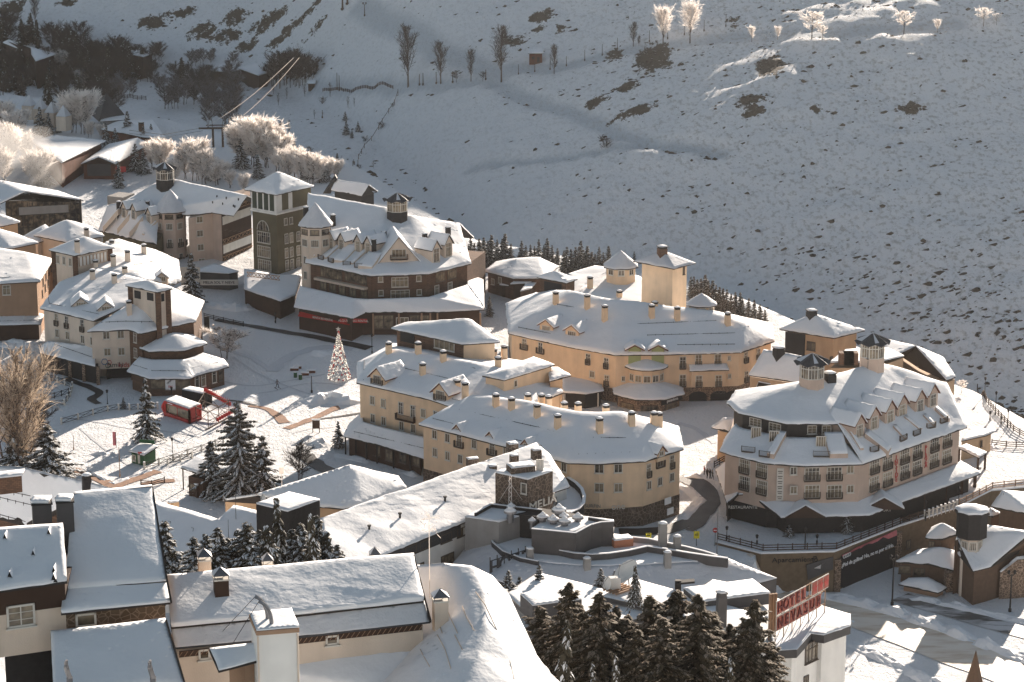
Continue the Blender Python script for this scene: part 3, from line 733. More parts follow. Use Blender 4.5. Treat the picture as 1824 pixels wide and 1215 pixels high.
def lantern(b, c, r, zb, h0=1.6, hg=2.2, hr=1.5, m0='dark', snow=.12, rr=1.35):
 q = MB(); q.cyl(c, r, zb - 1.5, zb + h0, 8, a0=R(22.5)); q.build('turret', m0, b.e)
 q = MB(); q.cyl(c, r * .93, zb + h0, zb + h0 + hg, 8, a0=R(22.5)); g = q.build('glazing', 'glass', b.e)
 q = MB()
 for i in range(8):
  t = R(22.5 + 45 * i); p = Vector((c[0] + r * .95 * math.cos(t), c[1] + r * .95 * math.sin(t), 0)); t2 = R(67.5 + 45 * i); p2 = Vector((c[0] + r * .95 * math.cos(t2), c[1] + r * .95 * math.sin(t2), 0))
  Z = lambda z: Vector((0, 0, z)); q.bar(p + Z(zb + h0), p + Z(zb + h0 + hg), .16)
  for z in (h0 + .05, h0 + hg * .72, h0 + hg - .05): q.bar(p + Z(zb + z), p2 + Z(zb + z), .12)
  for k in (1 / 3, 2 / 3): pm = p.lerp(p2, k); q.bar(pm + Z(zb + h0), pm + Z(zb + h0 + hg), .07)
 q.build('mullions', 'frame', b.e)
 # star shaped metal roof: valleys between eight points
 q = MB(); z1 = zb + h0 + hg; ap = Vector((c[0], c[1], z1 + hr)); k = []
 for i in range(16):
  t = R(22.5 * i); rad = r * (rr if i % 2 == 0 else rr * .93); k.append(Vector((c[0] + rad * math.cos(t), c[1] + rad * math.sin(t), z1 + (.42 if i % 2 == 0 else -.05))))
 for i in range(16): q.quad(k[i], k[(i + 1) % 16], ap); q.quad(k[i] - Vector((0, 0, .1)), k[(i + 1) % 16] - Vector((0, 0, .1)), ap - Vector((0, 0, .2))); q.quad(k[i], k[(i + 1) % 16], k[(i + 1) % 16] - Vector((0, 0, .1)), k[i] - Vector((0, 0, .1)))
 q.build('turret_roof', 'slate', b.e)
 q = MB(); up = Vector((0, 0, .09))
 for i in range(0, 16, 2):
  if i % 4 == 0 or i in (2, 14): q.quad(k[i].lerp(ap, .08) + up, k[(i + 1) % 16].lerp(ap, .25) + up, ap + up * 1.5)
 q.build('snow', 'snow_thin', b.e)
def panel(b, a, c, w, h=.8, m='rose', snow=.22, dirx=None):
 """sloping party wall standing on the roof, from picture point a (top) to c (foot), with a snow cap"""
 p, r = b.on(*a), b.on(*c)
 if p is None or r is None: NAMEPRINT.append('%s panel misses %s %s' % (b.n, a, c)); return
 d = Vector((r.x - p.x, r.y - p.y, 0)).normalized(); x = Vector((-d.y, d.x, 0)) * w / 2; up = Vector((0, 0, 1)); q = MB()
 A, B_, C, D = p - x, p + x, r + x, r - x; lo = [k - up * .5 for k in (A, B_, C, D)]; hi = [A + up * h, B_ + up * h, C + up * h, D + up * h]
 q.quad(*hi); 
 for i in range(4): j = (i + 1) % 4; q.quad(lo[i], lo[j], hi[j], hi[i])
 o = q.build('party_wall', m, b.e)
 if snow: snow_on([k + up * .02 for k in hi], [(0, 1, 2, 3)], snow, o, L=.9, lump=.06, smooth=1, fray=.03)
def recess(b, a, c, w, depth=.06, bal=True):
 """sunken roof terrace seen as a dark railed opening between party walls, foot at picture point c"""
 r = b.on(*c); p = b.on(*a)
 if p is None or r is None: return
 d = Vector((r.x - p.x, r.y - p.y, 0)).normalized(); o = sub('balcony', balmesh(w, .9, .3), b.e, r + Vector((0, 0, .35)), math.atan2(d.y, d.x) + R(90))
# ================================================================ hotel on the right (INSIDE PLAZA)
V3 = Vector
b = Bld('hotel', 'large rose hotel with six dormers and two glass roof lanterns, lettered INSIDE PLAZA', 'hotel')
IP = b; H_ = cH
pa, pb, pc, pd, pe = P(*H_(925, 895), 11), P(*H_(785, 672), 15.8), P(*H_(1035, 335), 20), P(*H_(1390, 445), 16), P(*H_(1505, 688), 11)
pf, pg, ph = P(*H_(500, 672), 16), P(*H_(232, 612), 16), P(*H_(172, 556), 16); pt = P(*H_(640, 430), 20.2)
bk = [pd + V3((-7, 8, -4)), pc + V3((-7, 9, -6)), pt + V3((-4, 9, -5)), ph + V3((2, 7, 0))]
faces(b, [pa, pb, pc, pd, pe, pf, pg, ph, pt] + bk, [(0, 1, 2, 3, 4), (1, 5, 8, 2), (5, 6, 8), (6, 7, 8), (7, 12, 8), (12, 11, 8), (11, 10, 2, 8), (10, 9, 3, 2)], t=.38, lump=.3)
lowv = [P(*p, 11) for p in H_([(130, 822), (200, 845), (380, 890), (600, 906), (925, 895)])]
upv = [P(*p, 13.8) for p in H_([(236, 690), (262, 700), (500, 748), (620, 752), (800, 748)])]
backl = P(*H_(172, 700), 11); lowv0 = P(*H_(165, 740), 11)
strip(b, [lowv0] + lowv, [upv[0] + V3((-.3, 2, 0))] + upv, t=.25, lump=.12, L=.8)
W = inset([tuple(x) for x in lowv + [pe, pe + V3((-14, 12, 0)), lowv0 + V3((3, 22, 0))]], .9)
b.wall(W, 3.2, [10.9] * len(W), 'rose'); WI = W; q = MB(); q.prism(inset(W, .35), -1, 3.2); q.build('base', 'dark', b.e)
# dark upper storey
q = MB(); up2 = [tuple(x[:2]) for x in (upv[0], upv[1], upv[2], upv[3], upv[4])] + [tuple((pb + V3((1.5, .5, 0)))[:2]), tuple((pt + V3((0, 3, 0)))[:2]), tuple((ph + V3((3, 5, 0)))[:2])]
upw = inset([(ph.x, ph.y), (pg.x, pg.y), (pf.x, pf.y), (pb.x, pb.y), (pt.x + 4, pt.y + 4)], .9)
q.prism(upw, 12.5, 15.95); q.build('upper_wall', 'dark', b.e)
W = upw
b.win(1, H_([(330, 662), (438, 690)]), 2.0, 1.3, 'g', W=upw)
b.win(2, H_([(643, 702), (723, 702)]), 1.3, 1.3, 'g', W=upw)
# lower terraces between party walls on the skirt roof
for a_, c_ in (((290, 700), (238, 800)), ((380, 722), (330, 838)), ((480, 745), (412, 868)), ((610, 750), (615, 870)), ((760, 750), (790, 868))):
 panel(b, H_(*a_), H_(*c_), 1.2 if a_[0] != 760 else 3.0, .9)
for a_, c_, w in (((330, 740), (290, 835), 2.2), ((430, 760), (380, 860), 1.8), ((690, 790), (695, 860), 2.6)):
 recess(b, H_(*a_), H_(*c_), w)
 p = b.on(*H_(*a_))
 if p: sub('window', winmesh(1.6, 1.9, 'q'), b.e, p + V3((0, -.5, -.2)), 0)
# facade windows, left front, front and right side
for u, v in H_([(270, 905), (366, 928), (270, 998), (366, 1022)]): b.win(2 if u > 1362 else 1, [(u, v)], 1.9, 2.1, 'r', bal=2.0, W=WI)
b.win(3, H_([(643, 948), (767, 945), (643, 1045), (767, 1045)]), 2.1, 2.0, 'q', bal=2.6, W=WI)
b.win(3, H_([(540, 930), (541, 1036), (856, 922), (856, 1030)]), 1.0, 1.2, W=WI)
b.win(4, H_([(988, 905), (1060, 882), (1155, 850), (1225, 825), (1320, 785), (1390, 760), (985, 1000), (1060, 975), (1155, 935), (1223, 912), (1318, 872), (1388, 850)]), 2.2, 2.1, 'q', bal=2.4, W=WI)
for k in range(6): wtext(b.e, WI[4], WI[5], *H_(1107 + k * .3, 858 + k * 24), 'INSIDE'[k], 1.15, 'red', off=.12)
for k in range(5): wtext(b.e, WI[4], WI[5], *H_(1272 + k * 0, 803 + k * 24.5), 'PLAZA'[k], 1.15, 'red', off=.12)
q = MB(); rot, nn = facerot(WI[2], WI[3]); p = PV(*H_(466, 1005), WI[2], WI[3]) + nn * .1
q.box(p, (.55, 0, 0), (0, .06, 0), (0, 0, 2.7)); sg = q.build('sign_board', 'frame', b.e)
for k, l in enumerate(('SKI', 'SPA', 'BAR', 'APT', 'HTL')): pass
q = MB()
for k in range(6): q.box(p + nn * .08 + V3((0, 0, 2.2 - k * .85)), (.38, 0, 0), (0, .02, 0), (0, 0, .06)); q.box(p + nn * .08 + V3((0, 0, 1.9 - k * .85)), (.3, 0, 0), (0, .02, 0), (0, 0, .05))
q.build('lettering', 'darkframe', sg)
# dormers on the side roof
dv = V3((pe.x - pa.x, pe.y - pa.y, 0)).normalized(); out = V3((dv.y, -dv.x, 0))
b.dormer(H_([(905, 752), (985, 708), (1075, 672), (1142, 640), (1240, 612), (1312, 580)]), 2.7, 2.6, out, 5.5, 'rose', 1.5, .3, 'q', 'redwood', .3, ww=1.7, wh=2.1)
for a_, c_, w in (((945, 735), (1075, 835), 2.4), ((1100, 700), (1165, 770), .8), ((1160, 650), (1250, 720), 1.0), ((1265, 640), (1320, 695), .7), ((1330, 600), (1400, 665), .8), ((840, 700), (920, 830), .6)):
 panel(b, H_(*a_), H_(*c_), w, .7)
for a_, c_ in (((930, 760), (985, 832)), ((1080, 700), (1145, 770)), ((1175, 690), (1220, 740)), ((1260, 650), (1300, 700)), ((1320, 620), (1370, 670))): recess(b, H_(*a_), H_(*c_), 1.9)
# lanterns and dark chimneys
p = b.on(*H_(640, 450)); lantern(b, (p.x, p.y), 2.1, p.z - .5, 1.7, 2.4, 1.6, 'rose', rr=1.45)
p = P(*H_(975, 335), 20.6); lantern(b, (p.x, p.y), 2.1, p.z - .3, 1.5, 2.4, 1.6, 'rose', rr=1.45)
b.chim(ch3(H_, [(738, 440, 385), (958, 365, 300)]), 1.7, 'dark', rz=.5); b.chim([(*H_(720, 372), H_(720, 330)[1])], 2.2, 'dark')
# shop skirt roof around the foot
lo = [P(*p, 3.2) for p in H_([(108, 930), (170, 1112), (265, 1062), (470, 1192), (800, 1185), (960, 1180), (1110, 1120), (1560, 955), (1580, 945)])]
up_ = [P(*p, 4.6) for p in H_([(170, 880), (232, 1062), (300, 1060), (480, 1105), (820, 1095), (905, 1090), (1060, 1045), (1440, 900), (1470, 880)])]
strip(b, lo, up_, t=.3, lump=.2, L=.8)
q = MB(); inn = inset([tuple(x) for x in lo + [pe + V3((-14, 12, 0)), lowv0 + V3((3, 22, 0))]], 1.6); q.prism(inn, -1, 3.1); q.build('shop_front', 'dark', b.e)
SHOP = inn
for (x0, y0, x1, y1, tx) in ((185, 1125, 330, 1135, 'RESTAURANTE'), (1010, 1140, 1080, 1150, 'SPORT')):
 p = P(*H_((x0 + x1) / 2, (y0 + y1) / 2), 3.1); txt(tx, .7, 'frame', b.e, p + V3((0, -.3, 0)), (R(90), 0, 0))
for x in (1040, 605): # small gables over the entrances
 p = P(*H_(x, 1185 if x == 605 else 1140), 3.3); q = MB(); q.quad(p + V3((-3.2, -.6, 0)), p + V3((3.2, -.6, 0)), p + V3((0, -.6, 1.9))); q.quad(p + V3((-3.2, -.6, 0)), p + V3((0, -.6, 1.9)), p + V3((0, 4, 1.9)), p + V3((-3.2, 4, 0))); q.quad(p + V3((3.2, -.6, 0)), p + V3((0, -.6, 1.9)), p + V3((0, 4, 1.9)), p + V3((3.2, 4, 0)))
 g_ = q.build('entrance_gable', 'wood', b.e)
 snow_on([p + V3((-3.3, -.4, .05)), p + V3((0, -.4, 1.95)), p + V3((3.3, -.4, .05)), p + V3((3.3, 4, .05)), p + V3((0, 4, 1.95)), p + V3((-3.3, 4, .05))], [(0, 1, 4, 5), (1, 2, 3, 4)], .22, g_, L=.9, lump=.05)
q = MB()
for u, v in H_([(1520, 1010), (1565, 990), (1490, 1030), (1400, 1060), (1280, 1105)]): p = P(u, v, 1.2); q.box(p + V3((-.4, .8, 0)), (.25, 0, 0), (0, .25, 0), (0, 0, 1.9))
q.build('pillar', 'wood', b.e)
# ================================================================ orange block with the dark screen
b = Bld('building', 'ochre block with hipped snowy roof and big dark square panel, behind the glass lanterns', 'building')
b.roof([(*cH(462, 145), 0), (*cH(765, 195), 0), (*cH(937, 152), 0), (*cH(640, 100), 0)], 13, [(*cH(650, 58), (1, 3))], 0, 'ochre', 1.0, .3)
q = MB(); A, B_ = b.W[0], b.W[1]; rot, nn = facerot(A, B_); d = V3((B_[0] - A[0], B_[1] - A[1], 0)).normalized()
p = PV(*cH(550, 225), A, B_) + nn * .1; q.box(p, d * 2.1, nn * .1, (0, 0, 2.1)); q.build('panel', 'dark', b.e)
b.win(0, cH([(626, 236), (650, 240)]), .75, 1.5, 'd')
b.win(1, cH([(750, 305)]), .7, .6, 'd')
b.chim([(*cH(640, 64), cH(640, 40)[1])], 1.6, 'dark', h=1.0)
b = Bld('building', 'low block with a broad single pitch snowy roof left of the nearer glass lantern', 'building')
faces(b, [(*cH(292, 400), 10), (*cH(600, 445), 10), (*cH(600, 300), 14), (*cH(375, 262), 14)], [(0, 1, 2, 3)], t=.3)
poly(b, cH([(300, 405, 10), (600, 450, 10), (600, 345, 10), (370, 330, 10)]), -1, 9.8, 'ochre')
b.chim([(*cH(458, 292), cH(458, 245)[1])], 1.7, 'dark')
b = Bld('building', 'low annex with two stepped snow covered roofs between the yellow hotel and the rose hotel', 'building')
faces(b, [(*cH(250, 530), 6), (*cH(480, 490), 6), (*cH(300, 462), 8)], [(0, 1, 2)], t=.25); faces(b, [(*cH(330, 480), 8), (*cH(560, 480), 8), (*cH(345, 438), 9.5)], [(0, 1, 2)], t=.25)
faces(b, [(*cH(85, 690), 5.5), (*cH(180, 715), 5.5), (*cH(240, 640), 7.5), (*cH(150, 640), 7.5)], [(0, 1, 2, 3)], t=.22)
poly(b, cH([(120, 705, 5.4), (190, 720, 5.4), (235, 660, 5.4), (160, 660, 5.4)]), -1, 5.3, 'ochre')
poly(b, cH([(260, 530, 6), (480, 492, 6), (560, 480, 6), (340, 470, 6)]), -1, 5.8, 'ochre')
b = Bld('building', 'long hipped snow roof on the ravine edge behind the farther glass lantern', 'building')
faces(b, [(*cH(1030, 330), 11), (*cH(1150, 300), 9), (*cH(1240, 360), 9), (*cH(1390, 430), 9), (*cH(1440, 410), 9), (*cH(1370, 305), 10), (*cH(1218, 240), 13), (*cH(1060, 205), 12)], [(0, 1, 6, 7), (1, 2, 3, 6), (3, 4, 5, 6)], t=.3)
poly(b, cH([(1060, 340, 9), (1385, 432, 9), (1435, 412, 9), (1230, 280, 9), (1080, 270, 9)]), -6, 8.6, 'ochre')
b.chim([(*cH(870, 310), cH(870, 280)[1])], 1.6, 'brick') if b.on(*cH(870, 310)) else None
b = Bld('building', 'flat snowy roof with low brick parapet between the two glass lanterns', 'building')
faces(b, [(*cH(740, 330), 15), (*cH(1000, 330), 15), (*cH(1155, 295), 14), (*cH(1060, 250), 14), (*cH(830, 262), 14)], [(0, 1, 2, 3, 4)], t=.3)
q = MB(); 
for x in (820, 845, 868): p = P(*cH(x, 305), 16); q.box(p, (.9, 0, 0), (0, .9, 0), (0, 0, 1.1))
q.build('vent', 'brick', b.e); poly(b, cH([(745, 330, 14.8), (1000, 330, 14.8), (1150, 297, 14), (1060, 258, 14), (835, 268, 14)]), 0, 13.8, 'ochre')
# small houses right of the hotel, on the terrace
b = Bld('kiosk_house', 'small ochre house with a snowy flat roof right of the rose hotel', 'building')
b.roof([(*cH(1470, 765), 0), (*cH(1610, 735), 0), (*cH(1660, 710), 0), (*cH(1520, 690), 0)], 3.6, [], -1, 'ochre', .5, .3)
b.win(1, cH([(1582, 780)]), .5, 1.0, 'd')
b = Bld('shelter', 'open timber shelter with a low snowy roof at the right end of the rose hotel', 'shelter')
b.roof([(*cH(1450, 800), 0), (*cH(1570, 860), 0), (*cH(1615, 830), 0), (*cH(1500, 785), 0)], 3.2, [], None, 'wood', .4, .25)
q = MB()
for x, y in ((1565, 855), (1605, 832), (1460, 812)): p = P(*cH(x, y), 3.0); q.bar(p, V3((p.x, p.y, -1)), .35)
q.build('post', 'wood', b.e)
# ================================================================ big yellow building
b = Bld('hotel', 'long yellow apartment hotel with a broad snowy roof, green gables and a round glazed bay', 'hotel'); YB = b
b.roof([(905, 594, 0), (975, 610, 0), (1016, 619, 0), (1095, 633, 1), (1187, 632, 1), (1320, 628, 3), (1380, 608, 3), (1376, 577, 3), (1255, 570, 2), (1110, 560, 1), (1030, 548, 0), (955, 522, 0), (900, 543, 0)], 9.3,
       [(1018, 518, ('s', 1, 2, 22)), (1105, 538, ('s', 3, 4, 21)), (1250, 553, ('s', 4, 5, 21)), (1330, 578, ('s', 4, 5, 21))], -1, 'yellow', .7, .38, lump=.28)
WY = b.W
q = MB(); q.prism(inset(WY, -.06), -1.2, 2.6); q.build('stone_base', 'stone', b.e)
b.win(0, cC([(330, 755), (443, 782)]), 1.0, 1.9, bal=1.9)
b.win(2, cC([(775, 860), (902, 888), (905, 1010)]), .95, 1.9, bal=1.0); b.win(2, cC([(803, 967)]), 1.0, 1.2)
b.win(3, cC([(1020, 998)]), .6, .9); b.win(3, cC([(1098, 870), (1260, 870)]), 1.35, 1.25)
b.win(4, cC([(1435, 885), (1545, 870), (1680, 868), (1435, 1010)]), 1.1, 2.1, bal=1.2); b.win(4, cC([(1760, 855), (1762, 980)]), .55, .8)
b.win(5, cH([(275, 300), (345, 282), (278, 408), (340, 392)]), 1.0, 1.9, bal=1.3)
# green pieces
for x in (1098, 1260):
 p = PV(*cC(x, 905), WY[3], WY[4]) + V3((0, -.12, 0)); q = MB(); q.box(p + V3((0, -.02, 1.6)), (1.15, 0, 0), (0, .06, 0), (0, 0, 1.6)); q.cur = 0
 g_ = q.build('green_surround', 'green', b.e)
 ap = p + V3((0, -.9, 4.15)); q = MB()
 for s_ in (-1, 1): q.quad(ap, ap + V3((s_ * 1.9, 0, -1.0)), ap + V3((s_ * 1.9, 3.5, -1.0)), ap + V3((0, 3.5, 0))); q.quad(ap - V3((0, 0, .15)), ap + V3((s_ * 1.9, 0, -1.15)), ap + V3((s_ * 1.9, 3.5, -1.15)), ap + V3((0, 3.5, -.15))); q.quad(ap, ap + V3((s_ * 1.9, 0, -1.0)), ap + V3((s_ * 1.9, 0, -1.2)), ap - V3((0, 0, .2)))
 r_ = q.build('gable_roof', 'redwood', b.e)
 q = MB(); q.quad(ap + V3((-1.5, .3, -.85)), ap + V3((1.5, .3, -.85)), ap + V3((0, .3, -.1))); q.build('gable', 'green', b.e)
 snow_on([ap + V3((0, .1, .03)), ap + V3((-1.9, .1, -.97)), ap + V3((-1.9, 3.8, -.97)), ap + V3((0, 3.8, .03)), ap + V3((1.9, .1, -.97)), ap + V3((1.9, 3.8, -.97))], [(0, 1, 2, 3), (0, 3, 5, 4)], .28, r_, L=.7, lump=.05)
# projecting green gable house on the left
gp = [P(*cC(512, 780), 7.6), P(*cC(625, 800), 7.6), P(*cC(662, 786), 7.6)]
gw = [tuple(gp[0][:2]), tuple(gp[1][:2]), tuple((gp[1] + V3((2.5, 7, 0)))[:2]), tuple((gp[0] + V3((1.5, 8, 0)))[:2])]
q = MB(); q.prism(gw, -1, 8.4); q.build('wall', 'green', b.e)
b.win(0, cC([(547, 840), (592, 848)]), .95, 1.9, bal=1.1, W=gw); b.win(0, cC([(556, 925), (600, 935)]), .95, 1.4, W=gw)
m_ = (gp[0] + gp[1]) / 2; dn = (gp[1] - gp[0]).normalized(); nn = V3((dn.y, -dn.x, 0))
E = [m_ - dn * 2.6 + nn * .6 + V3((0, 0, .6)), m_ + nn * .6 + V3((0, 0, 2.2)), m_ + dn * 2.6 + nn * .6 + V3((0, 0, .6)), m_ + dn * 2.6 - nn * 6 + V3((0, 0, .6)), m_ - nn * 7 + V3((0, 0, 2.2)), m_ - dn * 2.6 - nn * 5 + V3((0, 0, .6))]
faces(b, E, [(0, 1, 4, 5), (1, 2, 3, 4)], t=.3, fascia='redwood', L=.9)
q = MB(); q.quad(m_ - dn * 1.9 + V3((0, 0, .7)), m_ + dn * 1.9 + V3((0, 0, .7)), m_ + V3((0, 0, 1.9))); q.build('gable', 'green', b.e)
b.surf(b.lastV, [])
b.tree = bvh(b.V, b.F)
b.dormer(cC([(482, 668), (662, 706)]), 3.0, 1.3, nn, 5, 'yellow', 1.0, .5, 'q', 'redwood', .3, ww=1.9, wh=1.0)
b.chim(ch3(cC, [(548, 480, 395), (768, 522, 415), (890, 602, 490), (1218, 582, 485), (1396, 598, 500), (1748, 635, 540)]), .95)
b.guards(cC([(560, 490), (760, 525)])); b.guards(cC([(290, 650), (515, 695)])); b.guards(cC([(1020, 630), (1780, 600)])); b.guards(cC([(1190, 705), (1800, 690)])); b.guards(cC([(1400, 772), (1800, 768)]))
# back wing, sunlit
faces(b, [(*cC(640, 400), 11.2), (*cC(960, 470), 11.2), (*cC(1160, 490), 11.2), (*cC(1420, 480), 10.5), (*cC(1130, 290), 12.6), (*cC(960, 235), 13.2), (*cC(820, 215), 13), (*cC(640, 270), 12.2)], [(0, 1, 5, 6), (1, 2, 4, 5), (2, 3, 4), (0, 6, 7)], t=.4, lump=.3)
q = MB(); wv = [P(*cC(x, y), 10.5) for x, y in ((660, 400), (960, 470), (1420, 490), (1150, 300), (830, 240), (660, 290))]; q.prism([tuple(x[:2]) for x in wv], 0, 10.4); q.build('back_wall', 'yellow', b.e)
b.chim(ch3(cC, [(788, 378, 290), (992, 442, 385), (1240, 500, 462)]), .95); b.guards(cC([(870, 340), (1060, 295)])); b.guards(cC([(1260, 465), (1370, 468)]))
q = MB()
for x, y0, y1 in ((1440, 480, 440),): pass
# glazed bay with two skirt roofs
c0 = PV(*cC(1180, 1040), WY[3], WY[4]); cx, cy = c0.x, c0.y + .6
Wt = turret(b, (cx, cy), 3.3, 2, 6.9, 'yellow', 12, 15, 'bay'); twin(b, Wt, 4.4, 1.35, 1.35, 'w')
octroof(b, (cx, cy), 4.2, 7.0, 8.3, 12, 15, t=.25, over=0); 
octroof(b, (cx + .3, cy - 1.5), 7.2, 2.5, 4.6, 8, 22.5, t=.3, over=0, lump=.12)
Ws = turret(b, (cx + .3, cy - 1.5), 6.2, -1.5, 2.45, 'stone', 8, 22.5, 'shop_wall'); twin(b, Ws, -1.2, 3.2, 2.4, 'dq')
q = MB(); i_ = 6
sA, sB = Ws[6], Ws[7]
rot, n_ = facerot(sA, sB); m_ = (V3((*sA, 0)) + V3((*sB, 0))) / 2; d_ = (V3((*sB, 0)) - V3((*sA, 0))).normalized(); q.box(m_ + n_ * .25 + V3((0, 0, 1.9)), d_ * 2.9, n_ * .1, (0, 0, .55)); sb = q.build('shop_sign', 'black', b.e)
txt('panaderia', .8, 'paint', b.e, m_ + n_ * .42 + V3((0, 0, 1.9)), rot)
# projecting box with little roof
A, B_ = WY[4], WY[5]; rot, n_ = facerot(A, B_); d_ = V3((B_[0] - A[0], B_[1] - A[1], 0)).normalized()
p0, p1 = PV(*cC(1490, 940), A, B_), PV(*cC(1727, 940), A, B_); bx = [tuple(p0[:2]), tuple(p1[:2]), tuple((p1 + n_ * 1.1)[:2]), tuple((p0 + n_ * 1.1)[:2])]
q = MB(); q.prism(bx, 2.9, 6.2); q.build('oriel', 'yellow', b.e)
bw = [bx[3], bx[2]]; b.win(0, cC([(1548, 1015), (1685, 1012)]), 1.1, 2.0, bal=1.2, W=bw + [bx[1], bx[0]])
V = [p0 - d_ * .5 + n_ * 1.7 + V3((0, 0, 6.25 - p0.z)), p1 + d_ * .5 + n_ * 1.7 + V3((0, 0, 6.25 - p1.z)), p1 + d_ * .3 + V3((0, 0, 7 - p1.z)), p0 - d_ * .3 + V3((0, 0, 7 - p0.z))]
faces(b, V, [(0, 1, 2, 3)], t=.2, L=.8, lump=.04); b.tree = bvh(b.V, b.F)
# arches of the ground floor
for k, x in enumerate((1540, 1690, 1790)):
 p = PV(*cC(x, 1130), WY[4], WY[5]); q = MB(); pts = [(-1.7, 0), (1.7, 0)] + [(1.7 * math.cos(R(a)), 1.5 + .9 * math.sin(R(a))) for a in range(0, 181, 20)]
 q.quad(*[V3((p.x, p.y, -.6)) + d_ * x_ + V3((0, 0, z_)) + n_ * .12 for x_, z_ in pts]); q.build('archway', 'black', b.e)
wtext(b.e, WY[4], WY[5], *cC(1685, 1093), 'ADOS', .9, 'darkgrey', off=.2)
# left shop canopy
b.roof([(*cC(595, 1095), 0), (*cC(760, 1108), 0), (*cC(885, 1085), 0), (*cC(870, 1050), 0), (*cC(760, 1000), 0), (*cC(595, 980), 0)], 3.0, [], -1, 'dark', .6, .35)
q = MB()
for k in range(7): p = P(*cC(605 + k * 40, 1095), 2.9); q.box(p + V3((0, .4, -1.6)), (.12, 0, 0), (0, .15, 0), (0, 0, 1.4))
q.build('pillar', 'frame', b.e)
b.tree = bvh(b.V, b.F)
# small roofed pavilion at the back left of the yellow roof
b = Bld('roof_pavilion', 'small brick roof pavilion with a wide dark opening, back left of the yellow hotel roof', 'pavilion')
b.roof([(*cC(415, 290), 0), (*cC(625, 332), 0), (*cC(702, 302), 0), (*cC(500, 262), 0)], 14.2, [(*cC(540, 245), (1, 3))], 8, 'brick', .5, .25)
p0, p1 = PV(*cC(470, 350), b.W[0], b.W[1]), PV(*cC(590, 372), b.W[0], b.W[1]); rot, nn = facerot(b.W[0], b.W[1]); q = MB(); q.box((p0 + p1) / 2 + nn * .05, (p1 - p0) * .5, nn * .05, (0, 0, 1.0)); q.build('opening', 'black', b.e)
b = Bld('chimney', 'tall yellow chimney left of the small brick roof pavilion', 'chimney')
# ---- plain yellow tower
b = Bld('tower', 'plain square yellow tower with a pyramid roof rising behind the long yellow hotel', 'tower')
b.roof([(*cC(1088, 178), 0), (*cC(1373, 232), 0), (*cC(1527, 190), 0), (*cC(1240, 140), 0)], 20.3, [(*cC(1292, 100), (1, 3))], 8, 'yellow', 1.25, .12, snow='snow_thin', fascia='fascia')
b.chim([(*cC(1292, 122), cC(1292, 72)[1])], 1.6, 'brick', h=1.5); b.win(1, cC([(1442, 245)]), .5, 1.3, 'd')
# octagonal pavilions
def pavilion(label, apx, el_, er, zb, ze, hr, snow='snow_thin', m='yellow', wn=True):
 b = Bld('roof_pavilion', label, 'pavilion'); c = P((el_[0] + er[0]) / 2, (el_[1] + er[1]) / 2, ze); r = (er[0] - el_[0]) / 2 / pxm(c)
 octroof(b, (c.x, c.y), r, ze, ze + hr, 8, 22.5, t=.12, snow=snow, over=0); W = turret(b, (c.x, c.y), r * .82, zb, ze - .1, m)
 if wn: twin(b, W, ze - 1.5, 1.3, 1.2, 'w')
 return b, c
pavilion('octagonal yellow pavilion with a window band, right end of the long yellow hotel roof', None, cC(1455, 475), cC(1680, 475), 7, 15, 2.1)
bb, c_ = pavilion('octagonal pavilion with slate tent roof just left of the plain yellow tower', None, cC(872, 205), cC(1133, 212), 8, 15.8, 3.2)
b = Bld('house', 'dark brick house with wide hipped snowy roof before the spruces behind the yellow hotel', 'house')
b.roof([(*cC(50, 250), 0), (*cC(250, 300), 0), (*cC(470, 300), 1), (*cC(570, 215), 1), (*cC(440, 170), 1), (*cC(130, 185), 0)], 7.5, [(*cC(270, 165), 9.6), (*cC(430, 150), 9.8)], 0, 'brick', .7, .3)
b.win(0, cC([(160, 310)]), .9, 1.2); b.win(0, cC([(110, 320)]), .9, 1.2)
b = Bld('house', 'low dark timber annex with stepped snowy roofs in front of the brick house', 'house')
b.roof([(*cC(155, 345), 0), (*cC(300, 360), 0), (*cC(400, 300), 0), (*cC(260, 290), 0)], 5.4, [], 0, 'wood', .5, .25)
b.roof([(*cC(230, 340), 0), (*cC(370, 330), 0), (*cC(460, 270), 0), (*cC(330, 265), 0)], 6.6, [], 0, 'wood', .5, .25)
b.roof([(*cC(300, 390), 0), (*cC(380, 370), 0), (*cC(420, 320), 0), (*cC(350, 320), 0)], 6.4, [], 0, 'wood', .4, .25)
b.chim([(*cC(400, 312), cC(400, 235)[1])], 1.0, 'ochre')
# ================================================================ centre: two cream-yellow apartment blocks
def chim_at(b, p, H, w=.8, m='yellow', cap='dark', rz=.35):
 a = w / 2; key = ('ch', round(w, 1), round(H, 1), m, cap)
 if key not in WINC:
  q = MB(); q.abox(-a, -a, -1.2, a, a, H - .5); c = MB(); c.abox(-a * .92, -a * .92, H - .5, a * .92, a * .92, H - .22); c.abox(-a * 1.12, -a * 1.12, H - .22, a * 1.12, a * 1.12, H - .08)
  sn = MB(); sn.cyl((0, 0), a * 1.3, H - .08, H + .12, 8, a * .75, a0=R(22.5)); WINC[key] = (q.mesh('chimney', m), c.mesh('cap', cap), sn.mesh('snow', 'snow', True))
 me = WINC[key]; o = sub('chimney', me[0], b.e, p, rz)
 for nme, mm in (('cap', me[1]), ('snow', me[2])): c = bpy.data.objects.new(nme, mm); COL.objects.link(c); c.parent = o
def outn(W, i):
 rot, n = facerot(W[i], W[(i + 1) % len(W)]); return n
b = Bld('apartment_block', 'ochre apartment block with two gabled attic balconies above a snowy arcade roof', 'building')
